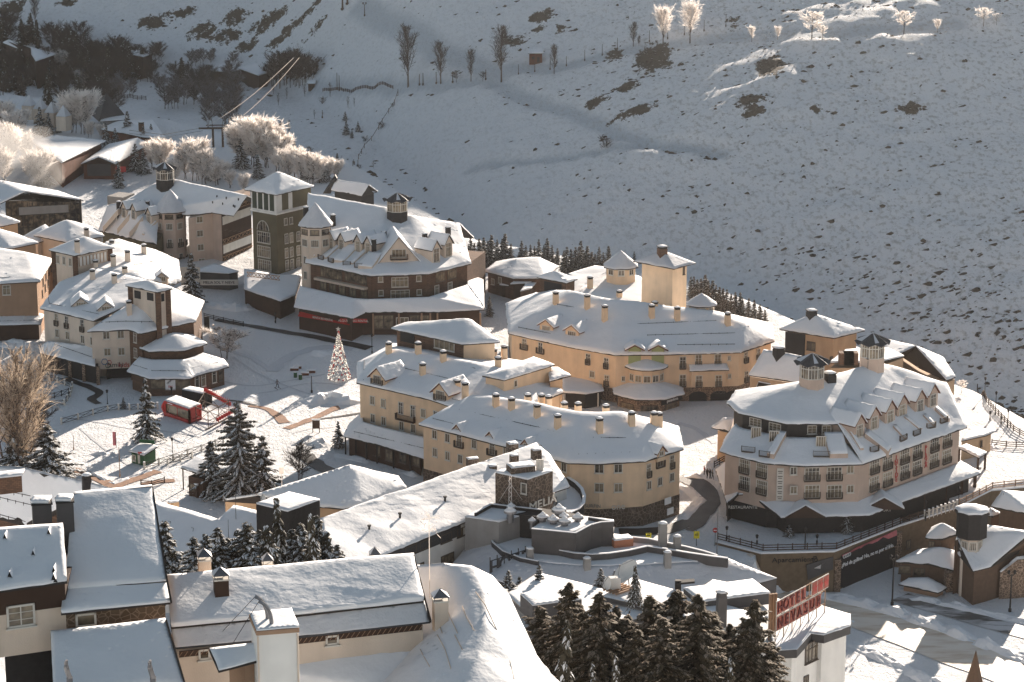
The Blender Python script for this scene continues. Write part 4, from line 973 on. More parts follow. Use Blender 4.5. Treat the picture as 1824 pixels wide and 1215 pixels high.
b.roof([(634.7, 682, 0), (765, 712, 1), (813, 728, 1), (880, 748, 1), (1003, 700, 1), (960, 650, 1), (840, 630, 1), (700, 614, 0), (636, 648, 0)], 12.5, [(698, 624, ('s', 0, 1, 20)), (880, 655, ('s', 0, 1, 17))], 0, 'yellow', .6, .38, lump=.25)
n_ = outn(b.W, 0)
b.dormer([cF(1068, 498), cF(1507, 606)], 3.3, 1.7, n_, 6, 'yellow', 1.5, .5, 'q', 'redwood', .32, bal=True, ww=1.9, wh=1.7)
b.win(0, cF([(1033, 600), (1109, 621), (1388, 690), (1037, 725), (1112, 745), (1237, 778), (1318, 797)]), .95, 1.45)
b.win(0, cF([(1232, 655), (1316, 678)]), 1.0, 2.0); b.win(1, cF([(1473, 703), (1393, 815)]), .95, 1.4, W=[b.W[0], b.W[1]] + [b.W[0], b.W[1]] if False else None)
p = PV(*cF(1270, 715), b.W[0], b.W[1]); rot, nn = facerot(b.W[0], b.W[1]); sub('balcony', balmesh(4.2, 1.0, .6, 'wood'), b.e, p + nn * .05 - V3((0, 0, .6)), rot[2])
b.chim(ch3(cF, [(1147, 285, 198), (1352, 285, 198), (1527, 345, 255), (1383, 432, 342), (1625, 548, 460), (1680, 608, 478)]), .95); b.chim(ch3(cG, [(312, 318, 245), (385, 325, 222), (342, 372, 300)]), .95)
b.guards(cF([(1090, 350), (1560, 460)])); b.guards(cF([(1160, 478), (1410, 540)])); b.guards(cF([(970, 470), (975, 330)])); b.guards(cF([(1600, 355), (1750, 390)])); b.guards(cF([(1590, 605), (1660, 620)]))
lo = [P(*p, 3.6) for p in cF([(870, 770), (830, 852), (1050, 905), (1400, 1012), (1415, 1040)])]; hi = [P(*p, 6.0) for p in cF([(960, 690), (968, 760), (1180, 815), (1418, 872), (1425, 890)])]
strip(b, lo, hi, t=.34, lump=.14, L=.8); b.guards(cF([(850, 818), (1400, 950)]))
aw = inset([tuple(x) for x in lo[:4] + [hi[3] + V3((0, 6, 0)), hi[0] + V3((0, 6, 0))]], .9); q = MB(); q.prism(aw, -.6, 3.5); q.build('shop_front', 'wood', b.e)
q = MB()
for k in range(7): p = lo[1].lerp(lo[2], k / 3) if k <= 3 else lo[2].lerp(lo[3], (k - 3) / 3); q.box(p + V3((.3, .4, -2)), (.14, 0, 0), (0, .14, 0), (0, 0, 1.9))
q.build('pillar', 'dark', b.e)
ww = [tuple((lo[2] + V3((.2, .9, 0)))[:2]), tuple((lo[3] + V3((.2, .9, 0)))[:2])]
b.win(0, cF([(980, 925), (1065, 950), (1150, 985), (1245, 1000), (1340, 1020)]), 1.6, 1.8, 'd', W=[aw[1], aw[2]] if False else [aw[2], aw[3]])
# roof pavilion
b = Bld('roof_pavilion', 'brown brick roof pavilion with a window row and wide pointed snowy roof, above ochre block', 'pavilion')
b.roof([(*cF(1160, 100), 0), (*cF(1660, 212), 1), (890.5, 609.7, 1), (862, 588, 1), (*cF(1330, 60), 0)], 18.0, [(*cF(1260, 62), 18.5), (*cF(1702, 30), 20.6)], 12, 'brick', .75, .3)
W0, W1 = b.W[0], b.W[1]; rot, nn = facerot(W0, W1); d = V3((W1[0] - W0[0], W1[1] - W0[1], 0)).normalized(); q = MB(); p = PV(*cF(1278, 160), W0, W1); q.box(p + nn * .05, d * 1.7, nn * .06, (0, 0, .95)); q.build('opening', 'black', b.e)
b.win(0, [cF(1535, 215)], 4.2, 1.5, 'q'); b.win(1, [cF(1790, 225)], .6, .6) if False else None
q = MB(); q.prism([tuple(V3(x) * 1.0) for x in inset(b.W, .0)][1:4], 12, 17.8) if False else None
q = MB(); c_ = [V3((*b.W[1], 0)), V3((*b.W[2], 0))]; rot, nn = facerot(b.W[1], b.W[2]); q.quad(c_[0] + nn * .05 + V3((0, 0, 12)), c_[1] + nn * .05 + V3((0, 0, 12)), c_[1] + nn * .05 + V3((0, 0, 17.7)), c_[0] + nn * .05 + V3((0, 0, 17.7))); q.build('plaster_wall', 'yellow', b.e)
# pale box between the two blocks
b = Bld('stair_tower', 'pale yellow box with one small window, between the two ochre apartment blocks', 'building')
b.roof([(*cG(230, 430), 0), (*cG(385, 461), 0), (*cG(737, 354), 1), (*cG(590, 300), 1)], 16.5, [(*cG(400, 372), (0, 1, 2, 3)) if False else (*cG(405, 385), 17.6), (*cG(575, 330), 17.6)], 4, 'yellow', .45, .2, lump=.06)
b.win(1, [cG(463, 483)], .75, 1.1, 's')
b = Bld('building', 'small lower block with sunlit snowy roof at the right side of the pale yellow box', 'building')
faces(b, [(*cG(700, 468), 14.6), (*cG(852, 428), 14.6), (*cG(760, 375), 15.4), (*cG(690, 372), 15.6)], [(0, 1, 2, 3)], t=.25)
w = poly(b, cG([(706, 466, 14.6), (792, 444, 14.6), (760, 400, 14.6), (690, 400, 14.6)]), 3, 14.4, 'ochre'); b.win(0, [cG(735, 545)], .9, 1.2, W=w)
# ---- long front block with the curved end
b = Bld('apartment_block', 'long ochre apartment block with many chimneys and a rounded end on a dark stone base', 'building'); FB = b
b.roof([(746, 756.6, 0), (1012, 825.4, 2), (1068, 827, 3), (1149.6, 822, 3), (1218, 800.4, 4), (1209, 761, 4), (1110, 752, 3), (1037, 755, 2), (950, 735, 1), (830, 716, 0)], 11,
       [(843, 703, ('s', 0, 1, 21)), (959, 718, ('s', 0, 1, 21)), (1037, 737, ('s', 1, 2, 21)), (1106, 736, ('s', 2, 3, 21)), (1160, 762, ('s', 2, 3, 20))], 0, 'yellow', .6, .4, lump=.3, smooth=4)
w = b.W; q = MB(); q.prism(inset(w, -.07), -2.5, 3.3); q.build('stone_base', 'rubble', b.e)
b.win(0, cI([(110, 300), (183, 320), (335, 355), (515, 392), (112, 402), (184, 422), (256, 440), (332, 452), (780, 463), (847, 487)]), .95, 1.4)
b.win(0, cI([(250, 335), (438, 380)]), 1.0, 2.0, bal=2.0)
b.win(1, cI([(1047, 495), (1047, 603)]), 1.3, 1.4); b.win(2, cI([(1155, 493), (1155, 603)]), 1.2, 1.35)
b.win(3, cI([(1328, 505), (1460, 455)]), .9, 2.0, bal=1.0); b.win(3, cI([(1393, 440)]), 1.2, 2.4, bal=2.0); b.win(3, cI([(1330, 590), (1392, 568), (1460, 543)]), .95, 1.3)
n_ = outn(w, 0); b.dormer([cI(240, 285), cI(427, 327), cI(628, 372)], 1.5, .5, n_, 3.5, 'yellow', .8, .35, 'w', 'redwood', .25, ww=.9, wh=.6); b.dormer([cI(1400, 425)], 1.8, .9, outn(w, 3), 3.5, 'yellow', .9, .35, 'w', 'redwood', .25, ww=1.0, wh=.8)
b.chim(ch3(cI, [(458, 152, 72), (547, 168, 95), (693, 212, 133), (810, 278, 190), (1048, 302, 208), (1230, 262, 173), (1358, 258, 175), (1387, 260, 178)]), .95)
for x, y in ((640, 68), (718, 70), (758, 78), (848, 115), (927, 118), (1085, 130)):
 zc = 15.2; p = P(*cI(x, y), zc); chim_at(b, V3((p.x, p.y, zc - 1.9)), 1.9, .95)
b.guards(cI([(250, 170), (700, 270)])); b.guards(cI([(700, 270), (920, 330), (1200, 330)])); b.guards(cI([(100, 220), (215, 250)])); b.guards(cI([(480, 320), (720, 375)])); b.guards(cI([(930, 425), (1270, 412)]))
wtext(b.e, inset(w, -.07)[1], inset(w, -.07)[2], *cI(1010, 708), 'SURFIN', .8, 'grey', off=.1); wtext(b.e, inset(w, -.07)[2], inset(w, -.07)[3], *cI(1155, 710), 'one', 1.5, 'frame', off=.1)
q = MB(); 
for x, y in ((1414, 672), (1428, 730)): p = PV(*cI(x, y), w[3], w[4]) + outn(w, 3) * .9; d = (V3((*w[4], 0)) - V3((*w[3], 0))).normalized(); q.box(p, d * .75, outn(w, 3) * .06, (0, 0, .55))
q.build('sign_board', 'paint', b.e)
faces(b, [(*cI(70, 560), 1.3), (*cI(430, 480), 1.3), (*cI(260, 470), 2.3), (*cI(80, 485), 2.6)], [(0, 1, 2, 3)], t=.3)
# ================================================================ the dark and white hotel in front (MELIA)
b = Bld('hotel', 'low modern hotel wing with one long sloping snow roof and a stone tower lettered MELIÁ', 'hotel')
A, B1, B2, C, D, E_, F_ = (571, 926, 14), (*cI(690, 355), 14), (*cI(768, 428), 12.6), (*cI(880, 600), 9.6), (827, 931, 10), (680, 991, 10), (585, 1020, 10.6)
W = faces(b, [A, B1, B2, C, D, E_, F_, P(*A) + V3((-3, 6, -4)), P(*B1) + V3((-3, 6, -4))], [(0, 1, 2, 3, 4, 5, 6), (7, 8, 1, 0)], t=.4, lump=.22, L=1.1)
wl = [tuple((W[5] + V3((-.6, .8, 0)))[:2]), tuple((W[4] + V3((-.6, .8, 0)))[:2]), tuple((W[3] + V3((-.5, .3, 0)))[:2]), tuple((W[2] + V3((-.6, 0, 0)))[:2]), tuple((W[1] + V3((-.6, -1, 0)))[:2]), tuple((W[0] + V3((1, 0, 0)))[:2]), tuple((W[6] + V3((.5, .5, 0)))[:2])]
b.wall(wl, -1, [9.7, 9.7, 9.3, 12.2, 13.4, 13.4, 10.2], 'white')
q = MB(); p0, p1 = V3((*wl[0], 0)), V3((*wl[1], 0)); d = (p1 - p0).normalized(); n_ = outn(wl, 0)
q.box((p0 + p1) / 2 + n_ * .04 + V3((0, 0, 8.7)), (p1 - p0) / 2, n_ * .05, (0, 0, .95)); q.build('cladding', 'slate', b.e)
b.win(0, cM([(970, 525), (1047, 497), (1155, 462), (1240, 430)]), 2.2, 1.2, 'dq', W=wl); b.win(0, [cM(1162, 575), cM(1005, 630)], 2.6, 1.5, 'dq', W=wl)
for x, y in ((755, 425), (915, 360), (1150, 273)):
 p = b.on(*cM(x, y + 10)); q = MB(); q.cyl((p.x, p.y), .16, p.z, p.z + 1.1, 8); q.cyl((p.x, p.y), .28, p.z + .95, p.z + 1.15, 8); q.build('vent_pipe', 'dark', b.e)
q = MB()
for k in range(12): pa_, pb_ = W[1].lerp(W[0], k * .03), W[2].lerp(W[3], k * .05); q.bar(pa_ + V3((0, 0, .25)), pa_.lerp(pb_, .28) + V3((0, 0, .3)), .12)
q.build('ridge_batten', 'metal', b.e)
q = MB(); tp = [P(*cI(*p), 16.2) for p in ((455, 520), (640, 560), (783, 511), (600, 475))]; q.prism([tuple(x[:2]) for x in tp], 0, 16.2); q.build('stone_tower', 'rubble', b.e)
w2 = [tuple(x[:2]) for x in tp]
snow_on([x + V3((0, 0, .02)) for x in tp], [(0, 1, 2, 3)], .3, b.e, lump=.1)
b.win(0, [cI(618, 608)], .9, 1.5, 's', W=w2); wtext(b.e, w2[1], w2[2], *cI(722, 690), 'MELIÁ', 1.75, 'frame', off=.15, depth=.08, xs=1.35)
def boxes(b, name, m, l):     # (crop point at the foot, z of the foot, half w, half d, h, snow)
 for (pt, z, hw, hd, h) in l:
  p = P(*pt, z); q = MB(); q.box(p + V3((0, 0, h / 2)), (hw * .94, hw * .34, 0), (-hd * .34, hd * .94, 0), (0, 0, h / 2)); o = q.build(name, m, b.e)
  T = [p + V3((sx * hw * .94 - sy * hd * .34, sx * hw * .34 + sy * hd * .94, h + .01)) for sx, sy in ((-1, -1), (1, -1), (1, 1), (-1, 1))]; snow_on(T, [(0, 1, 2, 3)], .2, o, L=.8, lump=.04, fray=.03)
boxes(b, 'vent_box', 'rubble', [(cI(438, 525), 12.5, .6, .5, 1.3), (cI(562, 462), 14.5, .6, .5, 1.2), (cI(600, 515), 16.3, 1.9, 1.2, 1.1), (cI(688, 440), 14, .7, .6, 1.5), (cI(325, 478), 10.5, .9, .5, 1.2), (cI(552, 395), 12.5, .8, .7, 1.3)])
q = MB()
for x in (695, 708, 722): p = P(*cI(x, 505), 16.5); q.cyl((p.x, p.y), .22, 16.3, 18.2, 8)
q.build('flue', 'frame', b.e)
# curved terrace with dark parapet
arc = [P(*cI(*p), 8.6) for p in ((868, 545), (915, 575), (948, 610), (962, 650), (958, 690), (930, 722), (880, 745), (790, 730))]
q = MB()
for a_, c_ in zip(arc[:-1], arc[1:]): q.quad(a_, c_, V3((c_.x, c_.y, 0)), V3((a_.x, a_.y, 0))); q.quad(a_ + V3((-.3, .2, 0)), c_ + V3((-.3, .2, 0)), c_ + V3((-.3, .2, -2)), a_ + V3((-.3, .2, -2))); q.quad(a_, c_, c_ + V3((-.3, .2, 0)), a_ + V3((-.3, .2, 0)))
q.build('terrace_wall', 'dark', b.e)
q = MB()
for a_, c_ in zip(arc[:-1], arc[1:]): q.bar(a_ + V3((0, 0, .06)), c_ + V3((0, 0, .06)), .5, .14)
q.build('snow', 'snow', b.e)
q = MB(); q.quad(*[x + V3((-.3, .2, -1.0)) for x in arc]); q.build('terrace_floor', 'snow', b.e)
p = PV(*cI(830, 650), (arc[-1].x, arc[-1].y), (arc[0].x, arc[0].y)); q = MB(); a_, c_ = arc[-1], arc[0]; q.quad(a_ + V3((-.4, .5, 0)), c_ + V3((-.4, .2, 0)), c_ + V3((-.4, .2, -3)), a_ + V3((-.4, .5, -3))); q.build('glass_front', 'glass', b.e)
# ---- grey block with roof terrace, curved parapets, vents
b = Bld('building', 'grey flat-roofed building with curved parapets and a sloping slate skirt, before the stone tower', 'building'); GB = b
Z = 8.0
rim = [(470, 800), (425, 850), (445, 925), (560, 1000), (760, 1037), (1000, 1052), (1300, 1046), (1600, 1027), (1775, 1006)]
outer = [(300, 930, 5.8), (215, 1035, 5.2), (240, 1090, 4.7), (430, 1125, 6.8), (700, 1200, 5.8), (1000, 1270, 4.8), (1450, 1240, 5.0), (1800, 1190, 5.2), (2060, 1120, 6.2)]
lo = [P(*cI(x, y), z) for x, y, z in outer]; hi = [P(*cI(*p), Z) for p in rim]
strip(b, lo, hi, t=.12, snow='snow_thin', lump=.05, L=1.0, fascia='slate')
q = MB(); q.prism([tuple((x + V3((0, .6, 0)))[:2]) for x in lo[1:]] + [tuple(hi[-1][:2]), tuple(hi[0][:2])], -4, [x.z - .2 for x in lo[1:]] + [5, 5]); q.build('wall', 'darkgrey', b.e)
back = [(1540, 965), (1320, 900), (1130, 870), (1130, 790), (700, 740), (560, 760)]
tp = hi + [P(*cI(*p), Z) for p in back]
faces(b, tp, [tuple(range(len(tp)))], t=.22, lump=.1, L=1.2)
def parapet(b, pts, z0, z1, th=.4, m='dark', snow=True, name='parapet'):
 W = [P(*p, z1) for p in pts]; q = MB()
 for a_, c_ in zip(W[:-1], W[1:]): 
  q.box((a_ + c_) / 2 + V3((0, 0, (z0 - z1) / 2)), (c_ - a_) * .5, V3((-(c_ - a_).y, (c_ - a_).x, 0)).normalized() * th / 2, (0, 0, (z1 - z0) / 2))
 o = q.build(name, m, b.e)
 if snow:
  q = MB()
  for a_, c_ in zip(W[:-1], W[1:]): q.box((a_ + c_) / 2 + V3((0, 0, .06)), (c_ - a_) * .5, V3((-(c_ - a_).y, (c_ - a_).x, 0)).normalized() * th * .42, (0, 0, .06))
  q.build('snow', 'snow', o)
 return o
parapet(b, cI([(480, 795), (438, 825), (418, 860), (440, 915), (500, 965), (600, 1003), (700, 1023)]), Z - 1, Z + .5, .3, 'slate')
inn = [(720, 835), (672, 850), (675, 885), (720, 922), (800, 955), (900, 975), (1000, 983), (1100, 978), (1220, 960), (1320, 937), (1430, 953), (1560, 975), (1680, 993), (1780, 1006)]
parapet(b, cI(inn), Z - .3, Z + 1.1, .45, 'darkgrey')
parapet(b, cI([(1135, 878), (1220, 885), (1330, 895), (1420, 915), (1540, 940), (1640, 965), (1720, 990)]), Z - 3, Z + .9, .4, 'grey')
blk = [P(*cI(*p), 12) for p in ((662, 838), (912, 862), (1000, 815), (1060, 800), (1130, 797), (985, 772), (740, 790))]
q = MB(); q.prism([tuple(x[:2]) for x in blk], Z - 1, 12); q.build('plant_room', 'darkgrey', b.e); snow_on([x + V3((0, 0, .02)) for x in blk], [tuple(range(7))], .15, b.e, lump=.05)
parapet(b, cI([(662, 838), (912, 862), (1000, 815), (1060, 800), (1130, 797), (985, 772)]), 11.8, 12.6, .25, 'darkgrey')
gb = [P(*cI(*p), 11.5) for p in ((283, 773), (475, 802), (720, 735), (430, 695))]
q = MB(); q.prism([tuple(x[:2]) for x in gb], 0, 11.5); q.build('wall', 'grey', b.e); snow_on([x + V3((0, 0, .02)) for x in gb], [(0, 1, 2, 3)], .2, b.e, lump=.06)
parapet(b, cI([(340, 748), (430, 697), (560, 712), (720, 730)]), 11.4, 12.2, .3, 'dark')
dk = [P(*cI(*p), 11.8) for p in ((560, 755), (930, 790), (975, 762), (720, 720))]; q = MB(); q.prism([tuple(x[:2]) for x in dk], 8, 11.8); q.build('plant_deck', 'dark', b.e)
for i, (x, y, s_) in enumerate(((540, 785, 1.2), (665, 822, .8), (725, 815, 1.15), (785, 830, 1.15), (850, 840, 1.15), (817, 785, 1.4), (846, 805, 1.0), (925, 815, 1.1), (545, 745, .9))):
 p = P(*cI(x, y), 11.6); q = MB(); q.cyl((p.x, p.y), .45 * s_, p.z - .4, p.z + .9 * s_, 12); q.cyl((p.x, p.y), .8 * s_, p.z + .9 * s_, p.z + 1.15 * s_, 14, .75 * s_); o = q.build('roof_vent', 'metal', b.e)
 q = MB(); q.cyl((p.x, p.y), .78 * s_, p.z + 1.15 * s_, p.z + 1.4 * s_, 14, .45 * s_); q.cyl((p.x, p.y), .45 * s_, p.z + 1.4 * s_, p.z + 1.75 * s_, 10, .1 * s_); q.build('snow', 'snow', o, True)
for x, yb, yt in ((508, 900, 840), (652, 1008, 945), (977, 1050, 1000), (1407, 950, 800), (1490, 962, 875), (1435, 1037, 965)):
 p = P(*cI(x, yb), Z + .2); chim_at(b, p, (yb - yt) / 3.198 / pxm(p) * 1.04, .95 if yb - yt < 90 else 1.1, 'grey', 'grey', .2)
boxes(b, 'air_handler', 'terracotta', [(cI(1172, 938), Z, 1.5, 1.0, 1.3)])
q = MB(); c0 = cI(540, 745)   # lattice mast
p = P(*c0, 11.5)
for k in range(8): q.bar(p + V3((.25 * (-1) ** k, 0, k * .7)), p + V3((-.25 * (-1) ** k, 0, k * .7 + .7)), .07)
for s_ in (-.25, .25): q.bar(p + V3((s_, 0, 0)), p + V3((s_ * .5, 0, 5.6)), .08)
q.bar(p + V3((0, 0, 4.5)), P(*cI(640, 715), 11.5), .035); q.bar(p + V3((0, 0, 4.5)), P(*cI(470, 690), 11.5), .035)
o = q.build('mast', 'frost'); tag(o, 'frosted lattice aerial mast stayed by wires on the grey flat roof', 'mast')
q = MB(); p = P(*cI(938, 935), 9); q.box(p, (.4, 0, 0), (0, .1, 0), (0, 0, .9)); q.build('door', 'grey', b.e)
b.win(0, [], 1, 1) if False else None
# roof-top letter sign
b = Bld('roof_sign', 'big dark roof letters reading HOTEL on a steel frame by the slate skirt', 'sign')
A, B_ = P(*cI(425, 1120), 6.0), P(*cI(705, 1030), 6.0)
q = MB()
for k in range(8): p = A.lerp(B_, k / 7); q.bar(p + V3((0, 0, -1.5)), p + V3((0, 0, 3.2)), .14)
for z in (.2, 2.6): q.bar(A + V3((0, 0, z)), B_ + V3((0, 0, z)), .1)
q.build('frame', 'dark', b.e)
for k, l in enumerate('HOTEL'): wtext(b.e, A, B_, 0, 0, l, 2.7, 'slate', off=.2, depth=.12) if False else txt(l, 3.0, 'slate', b.e, A.lerp(B_, .1 + k * .2) + V3((0, -.2, 1.5)), facerot(A, B_)[0], depth=.1)
# ================================================================ hall left of the modern hotel
b = Bld('hall', 'broad low hall with soft hipped snow roof between the cedar and the long hotel roof', 'building')
V = [(*cM(0, 270), 9), (*cM(480, 300), 9.2), (*cM(620, 312), 9), (*cM(700, 300), 9), (*cM(950, 205), 9), (*cM(905, 150), 9.6), (*cM(655, 90), 13), (*cM(160, 245), 10.4)]
W = faces(b, V, [(0, 1, 7), (1, 6, 7), (1, 2, 3, 6), (3, 4, 5, 6)], t=.45, lump=.25, smooth=6); q = MB(); q.prism([tuple((x + V3((0, .8, 0)))[:2]) for x in (W[0], W[1], W[2], W[3], W[4], W[5], W[7])], 0, [8.8, 8.9, 8.8, 8.8, 8.7, 9, 9.5]); q.build('wall', 'ochre', b.e)
b.chim([(*cM(658, 315), cM(658, 280)[1])], 1.4, 'dark')
b = Bld('plant_room', 'black corrugated roof box topped with smooth snow on the hall roof', 'building')
tp = [P(*cM(*p), 15) for p in ((165, 288), (330, 328), (497, 268), (335, 230))]; q = MB(); q.prism([tuple(x[:2]) for x in tp], 6, 15); n_ = 26
for a_, c_ in ((0, 1), (1, 2)):
 for k in range(n_): p = tp[a_].lerp(tp[c_], (k + .5) / n_) + V3((0, -.06, -4.5)); q.box(p, (.08, 0, 0), (0, .08, 0), (0, 0, 4.5))
q.build('wall', 'dark', b.e); snow_on([x + V3((0, 0, .02)) for x in tp], [(0, 1, 2, 3)], .32, b.e, lump=.1)
b = Bld('building', 'shaded snow roof with a small gable, left of the black corrugated box', 'building')
W = faces(b, [(*cL(800, 275), 10), (*cL(1140, 372), 10), (*cL(1220, 302), 11), (*cL(1345, 332), 10.6), (560, 985, 6), (400, 1030, 5), (292, 1035, 5)], [(0, 1, 5, 6), (1, 2, 5), (2, 3, 4, 5)], t=.4, lump=.35, smooth=5)
q = MB(); q.prism([tuple(x[:2]) for x in W], 0, [9.6, 9.6, 10.6, 10.2, 5.6, 4.6, 4.6]); q.build('wall', 'white', b.e)
q = MB()
for x, y in ((885, 400), (1005, 435)): p = b.on(*cL(x, y)); q.bar(p, p + V3((.15, 0, .7)), .06); q.bar(p + V3((.15, 0, .7)), p + V3((-.2, 0, .75)), .06)
q.build('hook', 'dark', b.e)
boxes(b, 'vent_box', 'ochre', [(cL(905, 302), 9.3, .8, .4, .8)])
# ================================================================ near roofs at the lower left
b = Bld('house', 'roof behind the dark chimneys at the left edge, with snow guards and brick parapet', 'house')
W = faces(b, [(*cL(-60, 100), 38.5), (*cL(112, 103), 39), (*cL(580, 214), 38.6), (*cL(560, 330), 33), (*cL(140, 402), 32), (*cL(-60, 345), 32.5)], [(0, 1, 4, 5), (1, 2, 3, 4)], t=.45, lump=.25)
q = MB(); q.prism([tuple(x[:2]) for x in W], 15, [38, 38.6, 38.2, 32.6, 31.6, 32]); q.build('wall', 'brick', b.e)
b.guards(cL([(30, 232), (160, 258)])); b.guards(cL([(0, 265), (165, 305)])); b.guards(cL([(0, 355), (135, 392)])); b.chim([(*cL(453, 190), cL(453, 150)[1])], 1.0, 'dark', h=1.4)
q = MB(); p0, p1, p2 = P(*cL(-60, 160), 40), P(*cL(113, 140), 40.2), P(*cL(-60, 245), 38); q.quad(p0, p1, p1 + V3((0, 0, -2)), p2); q.quad(p0 + V3((0, 2, 0)), p1 + V3((0, 2, 0)), p1, p0)
o = q.build('brick_parapet', 'brick', b.e); snow_on([p0 + V3((0, 0, .02)), p1 + V3((0, 0, .02)), p1 + V3((0, 2.2, 0)), p0 + V3((0, 2.2, 0))], [(0, 1, 2, 3)], .3, o, lump=.05)
# tall steep roof
def plane_roof(b, q4, t=.3, name='roof', lump=.2, L=.45, m='snow', fascia='fascia', thick=.12, fray=.06, smooth=4):
 return faces(b, q4, [tuple(range(len(q4)))], t=t, lump=lump, L=L, snow=m, fascia=fascia, thick=thick, fray=fray, smooth=smooth)
b = Bld('house', 'tall shaded snow roof above a honeycomb stone wall, beside two dark chimneys', 'house')
R1_ = plane_roof(b, [(*cL(385, 240), 80), (*cL(792, 200), 80), (*cL(868, 690), 76.7), (*cL(335, 735), 76.7)], .3, lump=.14)
plane_roof(b, [(*cL(330, 735), 76.6), (*cL(868, 688), 76.6), (*cL(890, 800), 75.9), (*cL(318, 858), 75.9)], .26, lump=.12)
q = MB(); a_, c_ = P(*cL(320, 858), 75.7), P(*cL(885, 800), 75.7); n_ = V3((0, -1, 0)); a2, c2 = a_ + V3((.1, .45, 0)), c_ + V3((-.35, .45, 0))
top = [P(*cL(385, 240), 79.6), P(*cL(792, 200), 79.6)]
q.prism([tuple(a2[:2]), tuple(c2[:2]), tuple((top[1] + V3((-.3, 0, 0)))[:2]), tuple(top[0][:2])], 45, [75.6, 75.6, 79.3, 79.3]); q.build('wall', 'honey' if 'honey' in MATS else 'stone', b.e)
ww = [tuple(a2[:2]), tuple(c2[:2])]; b.win(0, [cL(448, 890)], 1.05, .75, 's', W=ww)
q = MB(); q.bar(P(*cL(380, 238), 80.1), P(*cL(792, 198), 80.1), .12, .12); q.bar(P(*cL(794, 200), 80.05), P(*cL(872, 690), 76.8), .1, .18); q.bar(P(*cL(872, 690), 76.8), P(*cL(893, 800), 76.0), .1, .16); q.build('verge', 'fascia', b.e)
q = MB(); p0, p1 = P(*cL(345, 735), 76.95), P(*cL(435, 733), 76.95)
plane_roof(b, [(*cL(263, 962), 74.75), (*cL(862, 893), 75.25), (*cL(960, 1230), 73.2), (*cL(280, 1260), 72.9)], .24, lump=.12)
q = MB(); q.bar(P(*cL(866, 893), 75.35), P(*cL(965, 1230), 73.3), .1, .14); q.build('verge', 'fascia', b.e)
q = MB(); q.prism([tuple(P(*cL(270, 975), 74.6)[:2]), tuple(P(*cL(860, 900), 75.1)[:2]), tuple(P(*cL(940, 1225), 73.1)[:2]), tuple(P(*cL(290, 1250), 72.8)[:2])], 45, [74.4, 74.9, 72.9, 72.6]); q.build('wall', 'cream', b.e)
for x in (362, 797):
 p = P(*cL(x, 1200), 74.0); q = MB(); prev = p + V3((0, 0, -.6))
 for k in range(1, 15): t_ = k / 14; nx = p + V3((-.18 * math.sin(t_ * 2.4) + .05, -.2 * t_, 1.25 * t_ + .1 * math.sin(t_ * 3))); q.bar(prev, nx, .34 - .2 * t_, .3 - .2 * t_); prev = nx
 o = q.build('curved_post', 'metal'); tag(o, ('left' if x < 500 else 'right') + ' of two bent metal posts standing by the lowest roof edge at lower left', 'post', 'bent posts')
def stack(label, px, z, w, h, m, capm='dark', cat='chimney', snow=True, lid=None):
 p = P(*px, z); e = Bld('chimney', label, cat); q = MB(); q.box(p + V3((0, 0, h / 2 - 1)), (w / 2, .12 * w, 0), (-.12 * w, w / 2, 0), (0, 0, h / 2 + 1)); q.build('shaft', m, e.e)
 q = MB(); q.box(p + V3((0, 0, h + .02)), (w * .56, .13 * w, 0), (-.13 * w, w * .56, 0), (0, 0, .05)); q.build('lid', capm, e.e)
 if lid:
  k = [p + V3((sx * w * .6 - sy * .13 * w, sy * w * .6 + sx * .13 * w, h + .3)) for sx, sy in ((-1, -1), (1, -1), (1, 1), (-1, 1))]; ap = p + V3((0, 0, h + .75)); q = MB()
  for i in range(4): q.quad(k[i], k[(i + 1) % 4], ap); q.bar(k[i] * .85 + (p + V3((0, 0, h + .3))) * .15 - V3((0, 0, .3)), k[i] * .85 + (p + V3((0, 0, h + .3))) * .15, .05)
  q.quad(*k); o = q.build('cowl', lid, e.e)
  q = MB(); q.quad(*[x + V3((0, 0, .05)) for x in (k[2], k[3], ap)]); q.quad(*[x + V3((0, 0, .05)) for x in (k[3], k[0], ap)]); q.build('snow', 'snow', o)
 elif snow:
  T = [p + V3((sx * w * .5, sy * w * .5, h + .08)) for sx, sy in ((-1, -1), (1, -1), (1, 1), (-1, 1))]; snow_on(T, [(0, 1, 2, 3)], .25, e.e, L=.4, lump=.05, fray=.03)
 return e
stack('dark slatted chimney box, left one of the pair by the tall snow roof', cL(222, 402), 79, 1.15, 1.6, 'darkgrey')
stack('dark slatted chimney box, right one of the pair by the tall snow roof', cL(343, 405), 79, 1.0, 1.75, 'darkgrey')
b = Bld('house', 'house at the left edge with triangular roof vents, dark timber band and white window', 'house')
plane_roof(b, [(*cL(-60, 428), 80), (*cL(328, 402), 80), (*cL(352, 692), 77.9), (*cL(-60, 752), 77.8)], .28, lump=.16)
for x, y in ((30, 482), (258, 458), (177, 568), (55, 678), (285, 655), (284, 690)):
 p = b.on(*cL(x, y)); q = MB(); w = .2; f = [p + V3((-w, -.25, 0)), p + V3((w, -.25, 0)), p + V3((0, -.25, .52))]; bk = [k + V3((0, .8, 0)) for k in f]
 q.quad(f[0], f[2], bk[2], bk[0]); q.quad(f[1], f[2], bk[2], bk[1]); q.quad(*[k + V3((0, .08, 0)) for k in f]); o = q.build('roof_vent', 'dark', b.e)
 q = MB(); u_ = V3((0, 0, .07)); q.quad(f[0].lerp(f[2], .3) + u_, f[2] + u_, bk[2] + u_, bk[0] + u_); q.quad(f[1].lerp(f[2], .3) + u_, f[2] + u_, bk[2] + u_, bk[1] + u_); q.build('snow', 'snow', o)
